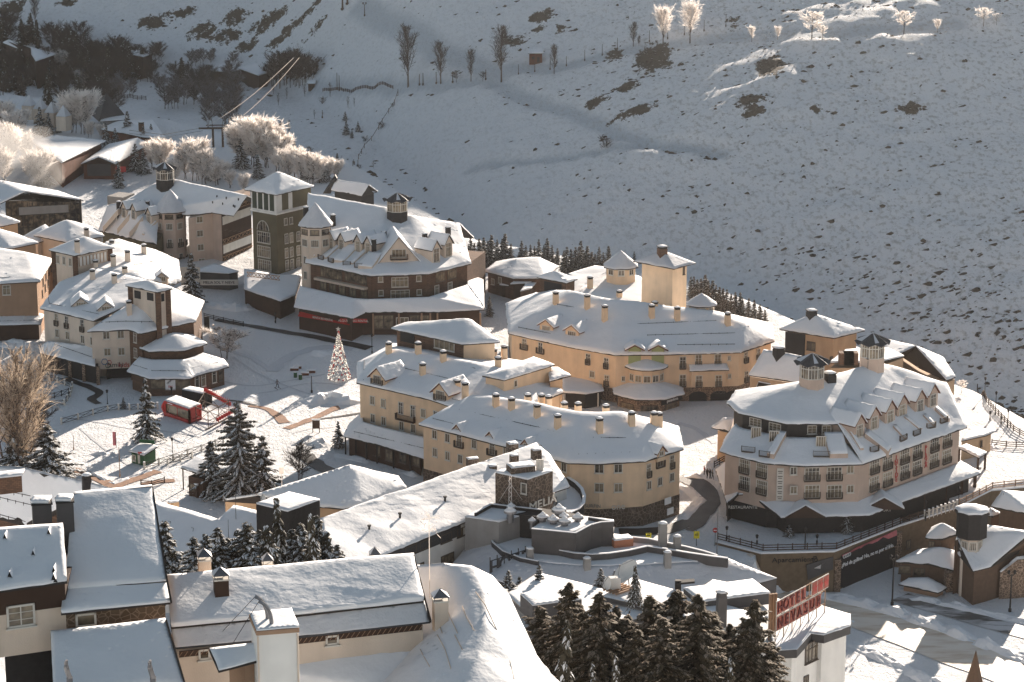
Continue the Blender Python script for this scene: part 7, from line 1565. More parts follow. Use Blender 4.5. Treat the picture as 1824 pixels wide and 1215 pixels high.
# ================================================================ roads
drape(J_([(330, 620), (520, 690), (700, 740), (900, 800), (1200, 900), (1500, 1010), (1830, 1120), (2100, 1200)]), (7, 13), 'roadsnow', 'road', .10, jit=.0)
drape(J_([(1130, 700), (1250, 735), (1450, 790), (1650, 850), (1830, 900), (1950, 930)]), 4.5, 'asphalt_snow', 'street', .10)
drape(cI([(1160, 855), (1400, 850), (1560, 800), (1650, 730), (1670, 670), (1640, 600), (1560, 560), (1500, 548)]), (3.0, 4.2), 'asphalt', 'road', .09, jit=.25)
drape(cF([(-60, 40), (100, 70), (400, 120), (700, 175), (1010, 240)]), (1.6, 2.6), 'asphalt', 'road', .09, jit=.5)
drape(cE([(450, 290), (560, 330), (660, 370), (690, 400), (640, 440), (690, 470)]), 1.8, 'asphalt', 'path', .09, jit=.5)
drape(cE([(500, 925), (620, 960), (720, 1010), (790, 1050)]), 2.2, 'paving', 'path', .08, jit=.3); drape(cE([(780, 1055), (900, 1010), (1010, 970), (1110, 940)]), 2.4, 'paving', 'path', .09, jit=.3)
drape(cE([(990, 1030), (1100, 1015), (1220, 1005)]), 1.5, 'paving', 'path', .08, jit=.5); drape(cF([(170, 640), (290, 660), (370, 710), (420, 760)]), (1.0, 2.4), 'paving', 'path', .08, jit=.4)
drape(cF([(430, 800), (540, 760), (640, 720), (760, 660), (800, 650)]), 1.8, 'paving', 'path', .08, jit=.5); drape(cF([(640, 735), (800, 715), (960, 690)]), .8, 'asphalt', 'path', .09, jit=.4)
drape(cF([(560, 980), (640, 1050), (740, 1100)]), 3.0, 'asphalt', 'path', .09, jit=.3); drape(cF([(0, 600), (100, 610), (220, 640)]), .8, 'asphalt', 'path', .1, jit=.5)
drape(J_([(30, 120), (60, 200), (30, 290), (-40, 330)]), 1.4, 'asphalt', 'road', .12, jit=.4)
def bank(path, w, h, name='snow_bank', seed=0, z0=None, m='snow', step=.9):
 """ploughed snow ridge with a lumpy crest"""
 pl = [G(*p) for p in path]; pts = []
 for a_, c_ in zip(pl[:-1], pl[1:]):
  n = max(1, int((c_ - a_).length / step)); pts += [a_.lerp(c_, k / n) for k in range(n)]
 pts.append(pl[-1]); q = MB(); rows = []; N = 9
 for i, p in enumerate(pts):
  a_, c_ = pts[max(i - 1, 0)], pts[min(i + 1, len(pts) - 1)]; d = V3((c_.x - a_.x, c_.y - a_.y, 0)).normalized(); n_ = V3((-d.y, d.x, 0)); row = []
  tp = min(1, i / 3, (len(pts) - 1 - i) / 3)
  for k in range(N + 1):
   f = k / N * 2 - 1; c = p + n_ * f * w / 2 * (1 + .3 * noise.noise(p * .3 + V3((seed, k * .3, 0)))); b_ = max(0, 1 - f * f) ** .7
   hh = h * tp * b_ * (.75 + .7 * noise.noise(c * .45 + V3((seed, 0, 0))) + .45 * noise.noise(c * 1.3) + .25 * noise.noise(c * 3.1)); row.append((c.x, c.y, H0(c.x, c.y) - .12 + max(0, hh)))
  rows.append(row)
 for r0, r1 in zip(rows[:-1], rows[1:]):
  for k in range(N): q.quad(r0[k], r0[k + 1], r1[k + 1], r1[k])
 tag(q.build(name, m, None, True), kind='structure')
bank(J_([(300, 560), (500, 610), (720, 690), (1000, 760), (1300, 850), (1550, 950), (1830, 1050), (2000, 1110)]), 3.2, 1.15, seed=3)
bank(J_([(360, 540), (480, 570), (600, 590)]), 3.2, 1.0, seed=8); bank(J_([(1150, 715), (1250, 710), (1400, 745), (1600, 790), (1800, 830), (1950, 860)]), 2.4, .8, seed=5)
bank(J_([(840, 940), (950, 1000), (1100, 1070), (1300, 1170), (1500, 1250)]), 3.0, .8, seed=6); bank(J_([(820, 800), (900, 860)]), 1.2, .4, seed=7)
bank(cF([(530, 620), (620, 610), (720, 590), (800, 600), (870, 610), (950, 590)]), 5.5, 1.7, seed=9); bank(cF([(560, 920), (640, 900), (740, 930)]), 4, 1.2, seed=10); bank(cF([(580, 260), (650, 270), (740, 290)]), 4, 1.1, seed=11)
bank(cF([(120, 590), (180, 575), (250, 590)]), 3, .6, seed=12); bank(cI([(1500, 540), (1600, 545), (1700, 560)]), 2.0, .9, seed=13); bank(cI([(1500, 800), (1580, 720), (1620, 680), (1560, 620), (1510, 590)]), 2.4, .8, seed=14)
bank(cA([(1440, 1010), (1520, 1040), (1650, 1060), (1790, 1040)]), 5, 1.1, seed=15); bank(cD([(0, 900), (80, 920), (200, 930), (260, 960)]), 5, 1.3, seed=16)
bank(cE([(600, 825), (690, 818), (790, 810)]), 2.0, .9, seed=17); bank(cE([(540, 920), (700, 985), (800, 1030), (900, 985), (1100, 920)]), 1.4, .5, seed=18); bank(cH([(1500, 790), (1600, 800), (1700, 790)]), 4, .8, seed=19)
bank(cF([(750, 975), (900, 1010), (1080, 1040)]), 2.4, .7, seed=20); bank(cF([(1230, 1090), (1380, 1140)]), 2.4, .6, seed=21)
for pts, w_ in ((cE([(430, 560), (700, 600), (900, 640), (1150, 660), (1400, 700)]), .45), (cF([(60, 300), (250, 420), (430, 500), (600, 560)]), .5), (cF([(330, 400), (400, 330), (520, 270), (700, 230), (900, 240)]), 2.6), (cF([(180, 560), (330, 540), (480, 500), (640, 480), (850, 500)]), .5), (cE([(560, 640), (700, 760), (830, 850), (900, 900)]), .45), (cF([(0, 470), (200, 500), (420, 470), (700, 420)]), .5), (cD([(1450, 900), (1600, 960), (1750, 1010), (1900, 1100)]), 1.2), (cG([(1600, 760), (1720, 800), (1850, 900)]), 1.2), (cF([(480, 830), (600, 800), (760, 790)]), .5)): drape(pts, w_, 'snow_thin', 'trodden_track', .05, jit=.5)
# ================================================================ vegetation
TREEC = {}
rnd = random.Random(11)
def conifer_mesh(key, h, r, n, droop=.35, snow=.35, base=.12, leaf=.5, bent=0, m='needle', power=1.0, layers=None, sm='snow'):
 if key in TREEC: return TREEC[key]
 q = MB(); rg = random.Random(hash(key) & 0xffff if False else sum(map(ord, key)))
 layers = layers or max(9, int(h * 1.7))
 per = n / layers
 for L_ in range(layers):
  f = L_ / (layers - 1); z = h * (base + (1 - base) * f); rr = r * (1 - f) ** power * (.82 + .36 * rg.random()) + .03 * r
  nb = max(4, int(5 + 7 * (1 - f))); cnt = per * (1.6 * (1 - f) + .3) * 1.0
  for b_ in range(nb):
   a = 2 * math.pi * (b_ + rg.random()) / nb; br = rr * (.7 + .5 * rg.random()); k = max(2, int(cnt / nb)); zz = z + (rg.random() - .5) * h / layers
   for i in range(k):
    t = (i + .6) / k; d = br * t; bx = bent * max(0, f - .7) * h
    c = Vector((math.cos(a) * d + bx, math.sin(a) * d, zz - droop * d * (.6 + .7 * t) + .1 * r * t * t)); c += Vector((rg.uniform(-1, 1), rg.uniform(-1, 1), rg.uniform(-1, .6))) * leaf * .38
    s = leaf * (.65 + .7 * rg.random()) * (1.05 - .35 * t); rad = Vector((math.cos(a), math.sin(a), -droop * .9)); tan = Vector((-math.sin(a), math.cos(a), 0)) * (.45 + .3 * rg.random())
    rad = (rad + Vector((rg.uniform(-.4, .4), rg.uniform(-.4, .4), rg.uniform(-.5, .2)))).normalized()
    q.cur = 0; q.quad(c - tan * s, c + rad * s * 1.3 - Vector((0, 0, s * .3)), c + tan * s, c - rad * s * .5)
    q.quad(c - Vector((0, 0, s * .55)) - tan * s * .3, c + rad * s * .8 - Vector((0, 0, s * .5)), c + Vector((0, 0, s * .3)) + tan * s * .2)
    if rg.random() < snow * (.5 + t * .8):
     q.cur = 1; u_ = Vector((0, 0, s * .16)); q.quad(c - tan * s * .62 + u_ * .4, c + rad * s * .95 + u_ * .2 - Vector((0, 0, s * .12)), c + tan * s * .62 + u_ * .4, c - rad * s * .4 + u_ * 1.2)
 for i in range(5): q.cur = i % 2; t = Vector((bent * .3 * h, 0, h)); a = rg.random() * 6; q.quad(t + Vector((0, 0, .1 * r)), t + Vector((math.cos(a) * .12 * r, math.sin(a) * .12 * r, -.5 * r)), t + Vector((-math.sin(a) * .12 * r, math.cos(a) * .12 * r, -.5 * r)))
 cr_ = q.mesh('crown', [m, sm], False, False)
 q = MB(); q.cyl((0, 0), .018 * h + .06, -1.2, h * .86, 6, .02); tr = q.mesh('trunk', 'bark', True); TREEC[key] = (tr, cr_); return TREEC[key]
def broad_mesh(key, h, r, n, m='frost', up=.6, narrow=False, trunk=.25, m2='twig', tw=.05, stems=1, frostf=1.0, seed=0):
 """bare or frosted tree: trunk, limbs and several hundred fine twigs"""
 if key in TREEC: return TREEC[key]
 rg = random.Random(sum(map(ord, key)) + seed); tr = MB(); cr_ = MB(); lim = []
 for s_ in range(stems):
  ox, oy = (0, 0) if stems == 1 else (rg.uniform(-.3, .3) * r, rg.uniform(-.3, .3) * r); tipx, tipy = ox + rg.uniform(-.2, .2) * r * (stems > 1) * 2, oy + rg.uniform(-.2, .2) * r * (stems > 1) * 2
  a_, c_ = Vector((ox, oy, -.8)), Vector((tipx, tipy, h * .93 * (1 if stems == 1 else rg.uniform(.7, 1)))); tr.bar(a_, c_, (.03 * h + .06) / (1 if stems == 1 else 1.8), .03, 6); nl = int(26 / stems) + 5
  for i in range(nl):
   f = trunk + (1 - trunk) * (i + rg.random() * .8) / nl; p = a_.lerp(c_, f); an = rg.random() * 6.283
   prof = math.sin(math.pi * min(1, .18 + .82 * ((f - trunk) / (1 - trunk)))) if not narrow else (1 - .8 * abs((f - trunk) / (1 - trunk) - .35))
   L_ = r * max(.15, prof) * rg.uniform(.7, 1.15); L_ = min(L_, (h * 1.03 - p.z) / (2.2 if narrow else up) * .8); d = Vector((math.cos(an), math.sin(an), 0)); e = p + d * L_ + Vector((0, 0, L_ * (up if not narrow else 2.2) * rg.uniform(.8, 1.3)))
   e.z = min(e.z, h * 1.0); tr.bar(p, e, .012 * h * (1 - f * .5) + .02, .015, 4 if False else 3); lim.append((p, e))
 per = max(2, n // max(1, len(lim)))
 for p, e in lim:
  for k in range(per):
   f = .2 + .8 * (k + rg.random()) / per; o = p.lerp(e, f); d = ((e - p).normalized() * .7 + Vector((rg.gauss(0, 1), rg.gauss(0, 1), rg.gauss(.45 if up > 0 else -.3, .7))) * .55).normalized(); l = (e - p).length * rg.uniform(.18, .42) + .12
   cr_.cur = 0 if rg.random() < frostf else 1; x = d.cross(Vector((rg.random() - .5, rg.random() - .5, .3))).normalized() * tw * rg.uniform(.7, 1.4); t = o + d * l; cr_.quad(o - x, o + x, t + x * .3, t - x * .3)
   for j in (0, 1):
    o2 = o.lerp(t, rg.uniform(.3, .8)); d2 = (d + Vector((rg.gauss(0, .7), rg.gauss(0, .7), rg.gauss(0, .6)))).normalized(); cr_.quad(o2 - x * .8, o2 + x * .8, o2 + d2 * l * .55)
 TREEC[key] = (tr.mesh('trunk', m2, False), cr_.mesh('crown', [m, m2], False, False)); return TREEC[key]
def put(key, p, s=1.0, rz=None, name='spruce', label='', cat='tree', group=None, sx=1.0):
 tr, cr_ = TREEC[key]; e = bpy.data.objects.new(name, None); e.location = p; e.scale = (s * sx, s * sx, s); e.rotation_euler = (0, 0, rnd.random() * 6.28 if rz is None else rz); COL.objects.link(e); tag(e, label, cat, group)
 for nme, me in (('trunk', tr), ('crown', cr_)): c = bpy.data.objects.new(nme, me); COL.objects.link(c); c.parent = e
 return e
for i in range(4): conifer_mesh('sp%d' % i, 8, 1.9, 2200, .35, 1.2, .05, .3, m='needle', power=.8, sm='frost')
for i in range(3): conifer_mesh('dk%d' % i, 9, 2.2, 700, .35, .16, .1, .5, m='needle')
for i in range(3): conifer_mesh('mid%d' % i, 8, 2.6, 3200, .3, .8, .05, .31, power=.85)
for i in range(5): conifer_mesh('big%d' % i, 22, 3.4, 13000, .3, .5, .08, .33, m='needlewarm', power=.5, layers=34, sm='warmfrost')
conifer_mesh('cedar', 11.5, 5.6, 17000, .2, 1.3, .04, .32, power=.6, layers=22)
conifer_mesh('weep0', 9, 2.0, 2600, .9, .5, .1, .34, bent=.15); conifer_mesh('weep1', 8, 2.2, 2600, .9, .5, .1, .34, bent=-.1)
for i in range(4): broad_mesh('fr%d' % i, 8, 2.9, 3000, 'frost', 1.6, tw=.075, stems=3, m2='bark', frostf=.93, seed=i)
for i in range(3): broad_mesh('bare%d' % i, 9, 2.8, 1500, 'twig', .9, tw=.035, stems=3, m2='bark', seed=i, frostf=1)
for i in range(3): broad_mesh('grf%d' % i, 9, 2.8, 1700, 'greyfrost', .8, tw=.04, stems=3, m2='bark', seed=i, frostf=.6)
for i in range(2): broad_mesh('pop%d' % i, 13, 2.1, 800, 'twig', .9, True, .22, tw=.035, m2='bark', seed=i); broad_mesh('popf%d' % i, 10, 2.4, 900, 'frost', .9, True, .25, tw=.06, m2='bark', seed=i + 5)
broad_mesh('round', 3.5, 1.4, 260, 'twig', .5, tw=.03, trunk=.45, m2='bark'); broad_mesh('roundf', 4.5, 1.8, 320, 'frost', .5, tw=.06, trunk=.45, m2='bark')
broad_mesh('bigfr', 21, 6.0, 5200, 'warmfrost', 1.3, tw=.035, stems=9, m2='bark', frostf=.6, trunk=.15); broad_mesh('bush', 3, 1.4, 240, 'twig', .8, tw=.03, stems=4, trunk=.05, m2='twig'); broad_mesh('leafy', 7, 3.4, 1500, 'frost', .4, tw=.05, stems=3, m2='bark', frostf=.75, trunk=.3)
broad_mesh('thin', 5, .8, 90, 'twig', .9, True, .3, tw=.025, m2='bark')
def row(keys, pts, name, lab, cat='tree', group=None, hk=8.0, lo=400, ground=None, sx=1.0, sortu=True):
 """pts (u, v base, height px); lab has %s for the ordinal"""
 pts = sorted(pts) if sortu else pts
 for i, p_ in enumerate(pts):
  u, v, hp = p_[:3]; p = G(u, v, lo) if ground is None else P(u, v, ground); H_m = hp / pxm(p) / .96; k = keys[rnd.randrange(len(keys))]; h0 = {'sp': 8, 'dk': 9, 'mi': 8, 'bi': 22, 'ce': 11.5, 'fr': 8, 'ba': 9, 'gr': 9, 'th': 5, 'bu': 3, 'le': 7, 'we': 8.5}.get(k[:2], 8)
  if k.startswith('popf'): h0 = 10
  elif k.startswith('pop'): h0 = 13
  elif k.startswith('roundf'): h0 = 4.5
  elif k.startswith('round'): h0 = 3.5
  elif k.startswith('bigfr'): h0 = 21
  put(k, p - V3((0, 0, .1)), H_m / h0, None, name, (lab % ordw(i)) if '%s' in lab else lab, cat, group, sx * rnd.uniform(.88, 1.14))
SP = ['sp0', 'sp1', 'sp2', 'sp3']; DK = ['dk0', 'dk1', 'dk2']; FR = ['fr0', 'fr1', 'fr2', 'fr3']; BA = ['bare0', 'bare1', 'bare2']; GF = ['grf0', 'grf1', 'grf2']; MI = ['mid0', 'mid1', 'mid2']
pts = [(850 + x / 3.92, 420 + yb / 3.92, h / 3.92) for x, yb, h in [(15, 215, 185), (45, 190, 170), (75, 215, 170), (100, 205, 200), (140, 200, 165), (175, 190, 160), (195, 180, 190), (235, 190, 130), (-45, 170, 150), (-20, 240, 180), (10, 330, 150), (-60, 150, 90),
       (310, 170, 130), (340, 160, 90), (372, 175, 110), (400, 175, 100), (430, 180, 150), (465, 180, 110), (488, 185, 160), (522, 190, 120), (560, 200, 110),
       (605, 250, 140), (625, 255, 170), (655, 250, 150), (685, 245, 160), (705, 250, 120), (722, 245, 200), (750, 250, 130), (768, 245, 170), (800, 245, 130), (822, 250, 120), (850, 245, 160), (880, 240, 120), (915, 235, 160), (1095, 190, 80)]]
row(SP, pts, 'spruce', '%s spruce from the left in the snow-dusted row behind the yellow hotel', group='spruces behind the village', sx=1.15)
pts = [(850 + x / 3.92, 420 + yb / 3.92, h / 3.92) for x, yb, h in [(1490, 420, 130), (1510, 450, 160), (1535, 460, 150), (1560, 470, 165), (1590, 480, 200), (1610, 500, 180), (1640, 510, 190), (1665, 500, 150), (1690, 520, 160), (1715, 530, 160), (1740, 540, 160), (1770, 550, 140), (1800, 560, 160)]] + [(1322, 562, 30), (1333, 566, 34), (1343, 571, 36), (1353, 577, 34), (1362, 580, 28), (1318, 556, 34)]
row(SP, pts, 'spruce', '%s spruce from the left in the dense clump right of the plain yellow tower', group='spruces right of the tower', sx=1.2)
# dark valley wood, upper left
pts = []; rg = random.Random(5)
while len(pts) < 95:
 u, v = rg.uniform(-10, 330), rg.uniform(70, 232); top = 35 + u * .28; bot = 176 + u * .16 if u < 190 else 215 - (u - 190) * .15
 if v - 20 < top or v > bot or (u > 195 and v > 150) or (30 < u < 100 and 92 < v < 122): continue
 if any((u - a) ** 2 + ((v - c) * 1.6) ** 2 < 95 for a, c, _ in pts): continue
 pts.append((u, v, rg.uniform(38, 62)))
row(DK + BA + BA[:1], pts, 'tree', '%s tree from the left in the dark shaded wood, upper left', group='dark wood in the shaded valley', sx=1.1)
pts = []
while len(pts) < 26:
 u, v = rg.uniform(250, 420), rg.uniform(150, 245)
 if v > 180 + (u - 200) * .28 or (u < 300 and v < 200 and u < 280): continue
 if any((u - a) ** 2 + ((v - c) * 1.5) ** 2 < 130 for a, c, _ in pts): continue
 pts.append((u, v, rg.uniform(36, 62)))
row(GF + BA, pts, 'bare_tree', '%s bare grey frosted tree from the left in the shaded hollow above the lit trees', group='bare trees in the shaded hollow')
row(BA, [(488, 150, 45), (496, 150, 60), (504, 152, 66), (513, 150, 60), (521, 151, 52), (530, 150, 68), (538, 151, 60), (546, 148, 48), (556, 140, 40), (480, 146, 36)], 'bare_tree', '%s bare tree from the left in the purple-brown clump by the shaded chalets', group='bare clump by the chalets')
row(BA + GF, [(165, 120, 50), (178, 110, 40), (186, 115, 44), (275, 105, 32), (285, 108, 36), (345, 118, 36), (360, 112, 30), (375, 112, 28), (415, 115, 26), (210, 170, 40), (233, 172, 36), (205, 200, 60), (100, 130, 50), (118, 140, 45), (142, 130, 40)], 'bare_tree', '%s bare tree from the left along the top edge of the shaded valley', group='bare trees along the valley edge')
row(['pop0', 'pop1'], [(63, 45, 52)], 'poplar', 'tall bare poplar standing alone on the snow, top left corner')
# frosted sunlit trees
row(FR, [(106, 140, 44), (145, 165, 36)], 'frosted_tree', '%s of two small pale frosted treetops among the dark conifers, upper left', group='pale treetops in the wood')
row(FR, [(132, 236, 62), (150, 238, 68)], 'frosted_tree', '%s half of the large bright frosted tree behind the flat snow roof, upper left', group='bright frosted pair')
row(FR, [(8, 235, 50), (30, 255, 50), (20, 300, 70), (45, 290, 50), (60, 325, 46), (72, 335, 60), (40, 240, 40), (2, 330, 60)], 'frosted_tree', '%s frosted tree from the left in the misty clump at the left edge', group='misty frosted clump')
row(FR, [(275, 300, 44), (290, 310, 55), (310, 330, 40), (330, 318, 52), (347, 322, 66), (362, 328, 56), (385, 330, 40), (425, 290, 62), (445, 292, 66), (462, 298, 80), (478, 300, 74), (492, 306, 66), (505, 318, 50), (520, 322, 52), (540, 326, 52), (556, 328, 50), (572, 326, 42), (585, 322, 36), (600, 318, 30), (410, 335, 30), (435, 342, 30), (400, 320, 26), (160, 245, 26), (180, 246, 22)], 'frosted_tree', '%s frosted tree from the left in the bright sunlit belt behind the hotels', group='sunlit frosted belt')
row(MI, [(72, 240, 46), (88, 244, 40), (104, 236, 26), (190, 265, 42), (206, 262, 32), (228, 250, 48), (256, 262, 34), (270, 255, 32), (242, 305, 46), (256, 310, 40), (212, 335, 44), (79, 330, 52), (430, 300, 50), (460, 318, 40), (498, 290, 40), (525, 300, 46), (548, 318, 44), (577, 324, 40), (300, 340, 30), (380, 320, 44), (402, 232, 20), (405, 198, 16)], 'conifer', '%s snow-flecked conifer from the left among the sunlit frosted trees', group='conifers among the frosted trees')
# the hill: poplars along the path, saplings in the field
row(['pop0', 'pop1'], [(727, 155, 105), (785, 149, 72), (839, 145, 54), (893, 146, 96)], 'poplar', '%s bare poplar from the left of the four on the hillside track', group='bare poplars on the track')
row(['round'], [(813, 147, 22), (860, 145, 18)], 'sapling', '%s of two tiny round bare trees between the poplars on the track', group='tiny round trees'); row(['pop0', 'pop1'], [(987, 132, 50)], 'sapling', 'small dark upright tree right of the square hut on the hillside track'); row(['pop0'], [(1128, 83, 42), (1138, 82, 18)], 'sapling', '%s of two dark little trees left of the two white frosted poplars', group='dark little trees')
row(['popf0', 'popf1'], [(1181, 82, 64), (1229, 77, 68)], 'frosted_poplar', '%s of two white frosted poplars on the crest of the hill', group='white frosted poplars')
row(['roundf', 'popf1', 'roundf'], [(1339, 75, 26), (1385, 71, 22), (1446, 70, 50), (1465, 70, 26), (1610, 61, 42), (1670, 58, 22), (1752, 47, 34), (1775, 45, 22)], 'frosted_tree', '%s small white frosted tree from the left in the scattered row at the top right', group='white trees at the top right')
row(['thin'], [(487, 168, 20), (496, 188, 22), (511, 176, 20), (543, 172, 22), (588, 172, 24), (515, 240, 26), (620, 192, 20), (631, 190, 16), (560, 212, 16), (665, 300, 14)], 'sapling', '%s thin bare sapling from the left in the snowy field below the track', group='saplings in the field')
row(MI, [(601, 300, 26), (615, 215, 16), (617, 240, 24), (627, 246, 14), (638, 235, 18)], 'young_conifer', '%s small dark conifer from the left in the shaded field', group='small conifers in the field')
row(['bush'], [(575, 184, 14), (680, 228, 14), (650, 252, 12), (552, 270, 12), (640, 300, 10), (1078, 262, 26), (700, 190, 8)], 'bush', '%s bare bush from the left scattered over the shaded field', group='bushes in the field')
# village trees
row(MI, [(343, 545, 88)], 'spruce', 'snowy spruce beside the white letter board below the pinkish hotel', sx=.9)
row(['leafy'], [(398, 640, 62)], 'frosted_tree', 'drooping frosted tree with twin stems right of the round brick shop', sx=.9)
row(['mid1'], [(262, 785, 105)], 'spruce', 'green snow-dusted spruce standing on the sunny white plaza beside the red booth', sx=.78)
row(['mid0'], [(220, 728, 20)], 'young_conifer', 'tiny frosted conifer by the dark railing of the sunny plaza')
row(['cedar'], [(428, 885, 160)], 'cedar', 'wide snow-laden cedar in front of the sunny plaza', sx=.92); row(['mid2'], [(378, 880, 90)], 'cedar', 'smaller snowy conifer leaning into the left side of the wide cedar', sx=1.3); row(['mid1'], [(470, 890, 110)], 'cedar', 'snowy conifer merging with the right side of the wide cedar', sx=1.2)
row(['bare1'], [(532, 855, 74)], 'bare_tree', 'reddish brown bare tree right of the wide cedar', sx=1.2); row(['mid0'], [(603, 798, 46)], 'pine', 'small dark pine at the corner of the arcade below the ochre block', sx=1.0)
row(['bigfr'], [(28, 858, 245)], 'frosted_tree', 'tall many-stemmed warm frosted tree at the left edge below the tan block', sx=.75); row(['mid0'], [(88, 862, 100)], 'conifer', 'dark rounded conifer at the foot of the tall frosted tree, left edge', sx=2.0); row(['mid2'], [(30, 860, 90)], 'conifer', 'dark conifer at the left edge behind the brick parapet roof', sx=1.6); row(['bare2'], [(70, 780, 70)], 'bare_tree', 'bare shrub leaning right of the tall frosted tree', sx=1.0)
row(['sp1'], [(872, 563, 34)], 'spruce', 'lone little spruce right of the pharmacy, in the snowy yard', sx=1.0)
row(MI, [(1490, 945, 38), (1535, 940, 42), (1508, 950, 40)], 'young_conifer', '%s of three dark conifers before the rose hotel shop front', group='conifers before the shop front'); row(['mid1'], [(1405, 980, 44)], 'pine', 'small umbrella-shaped pine on the shaded terrace above Aparcamiento', sx=1.5)
# near trees
def near(keys, lst, name, lab, group, D, sx=1.0):
 for i, (u, vt, hm) in enumerate(sorted(lst)):
  d = ray(u, vt); p = O + d * (D + rnd.uniform(-8, 8)); k = keys[i % len(keys)]; h0 = {'bi': 22, 'mi': 8, 'we': 9 if k == 'weep0' else 8}[k[:2]]; s_ = hm / h0
  put(k, V3((p.x, p.y, p.z - hm)), s_, None, name, lab % ordw(i), 'tree', group, sx * rnd.uniform(.9, 1.15))
near(['big0', 'big1', 'big2', 'big3', 'big4'], [(962, 1090, 20), (1012, 1048, 22), (1040, 1100, 20), (1068, 1066, 22), (1098, 1088, 20), (1118, 1105, 20), (1157, 1072, 22), (1205, 1060, 23), (1180, 1110, 18), (1245, 1070, 22), (1270, 1100, 20), (1300, 1120, 17), (1345, 1078, 21), (1330, 1110, 19), (1375, 1150, 15), (1135, 1130, 18), (1225, 1120, 18)], 'spruce', '%s tall warm-lit spruce from the left in the dark stand at the bottom', 'near spruces at the bottom', 232, 1.4)
near(['weep0'], [(1002, 1120, 15), (1300, 1180, 10), (1060, 1185, 9), (1100, 1170, 10)], 'frosted_spruce', '%s from the left of the pale frost-crusted spruces in front of the dark stand', 'frost-crusted spruces', 214, .7)
near(['mid0', 'weep1', 'mid1', 'mid2'], [(293, 935, 7), (312, 985, 4), (345, 962, 6), (366, 958, 6), (388, 948, 7), (405, 965, 6), (425, 950, 8), (440, 940, 8), (462, 952, 7), (480, 945, 7), (520, 950, 8), (535, 940, 8), (565, 928, 9), (585, 955, 7), (608, 985, 4), (600, 975, 5)], 'spruce', '%s snowy spruce from the left in the clump behind the long near roof', 'spruces behind the near roof', 250, 1.3)
near(['weep0', 'weep1'], [(497, 896, 11), (556, 926, 9)], 'weeping_spruce', '%s of two bent drooping snow-crusted spruces beside the black corrugated box', 'bent drooping spruces', 245, .8)
near(['weep1'], [(1132, 1010, 4)], 'frosted_shrub', '%s curled frosted shrub between the slate skirt and the flat roofs', None, 285, 1.0); near(['mid0'], [(960, 1010, 4), (905, 1020, 4), (1070, 1015, 3), (1095, 1020, 3), (925, 1030, 4)], 'frosted_shrub', '%s frosted shrub from the left along the foot of the slate skirt', 'shrubs at the slate skirt', 300, 1.2)
row(['mid0'], [(1586, 1230, 80)], 'young_conifer', 'single young spruce on the snow bank by the lower right road', sx=.8); row(['thin'], [(1785, 1240, 105)], 'bare_tree', 'thin pale bare tree right of the dark spire, bottom right', sx=1.0)
row(['thin', 'bush'], [(860, 1010, 30)], 'shrub', 'small frosted shrub at the top of the white vault roof') 
row(['roundf'], [(1713, 700, 24)], 'frosted_shrub', 'pinkish frosted shrub at the ravine edge right of the rose hotel')
# ---- tufts and stones over the hillside: nobody could count them
def tufts():
 rs = np.random.RandomState(3); N = 190000; x = rs.uniform(-200, 190, N); y = rs.uniform(440, 900, N); z, s = hgt(x, y)
 fi = np.clip(((x - GX0) / GS).astype(int), 0, len(gx) - 2); fj = np.clip(((y - GY0) / GS).astype(int), 0, len(gy) - 2); z = HH[fj, fi]; rk = ROCK[fj, fi]; tk = TRK[fj, fi]
 dep = y * cp - (z - CAMZ) * sp; u = 912 + FPX * x / dep; yc = y * sp + (z - CAMZ) * cp; v = 607.5 - FPX * yc / dep
 cl = vnoise(x, y, 16, 21) + .6 * vnoise(x, y, 6, 22) + .5
 right = np.clip((u - 820) / 500, 0, 1); low = np.clip((v - 150) / 450, 0, 1); dens = .02 + .16 * right * (.35 + low) * np.clip(cl * 2.4 - .35, .03, 2) + .30 * np.clip((u - 1300) / 300, 0, 1) * np.clip((v - 430) / 150, 0, 1) * np.clip(cl * 2.0 - .1, .1, 1.6) + .5 * np.clip(rk, 0, .6) + .03 * (v < 150)
 dens = np.where((u < 600) & (v > 140), .004, dens)
 ok = (s > 9) & (tk < .3) & (u > -10) & (u < 1840) & (v > -10) & (v < 900) & (rs.rand(N) < dens * 2.6)
 idx = np.nonzero(ok)[0]; q = MB(); rg = random.Random(4)
 for i in idx:
  r_ = .2 + 1.0 * rg.random() ** 3.2 + .25 * max(0, rk[i]) * rg.random() + (.25 * rg.random() if u[i] > 1300 and v[i] > 430 else 0); k = 5; c = Vector((x[i], y[i], z[i] - .12 * r_)); a0 = rg.random() * 6; tp = c + Vector((rg.uniform(-.3, .3) * r_, rg.uniform(-.2, .3) * r_, r_ * rg.uniform(.35, .75)))
  ring = [c + Vector((math.cos(a0 + 1.257 * j) * r_ * rg.uniform(.6, 1.5), math.sin(a0 + 1.257 * j) * r_ * rg.uniform(.5, 1.0), rg.uniform(-.1, .22) * r_ + (-.10 * r_ if math.sin(a0 + 1.257 * j) < 0 else .1 * r_))) for j in range(k)]
  q.cur = 0
  for j in range(k): q.quad(ring[j], ring[(j + 1) % k], tp)
  if rg.random() < .5: q.cur = 1; up_ = Vector((0, .25 * r_, .10)); q.quad(tp + up_ * .8 + Vector((-.45 * r_, .1 * r_, .02)), tp + up_ * .8 + Vector((.45 * r_, .1 * r_, .0)), tp + Vector((0, .8 * r_, -.1 * r_)))
 o = q.build('hillside_tufts', ['rock', 'snow'], None, False, False); tag(o, 'dark tufts and stones poking through the snow of the shaded hillside', 'tufts', kind='stuff')
 return len(idx)
tufts()
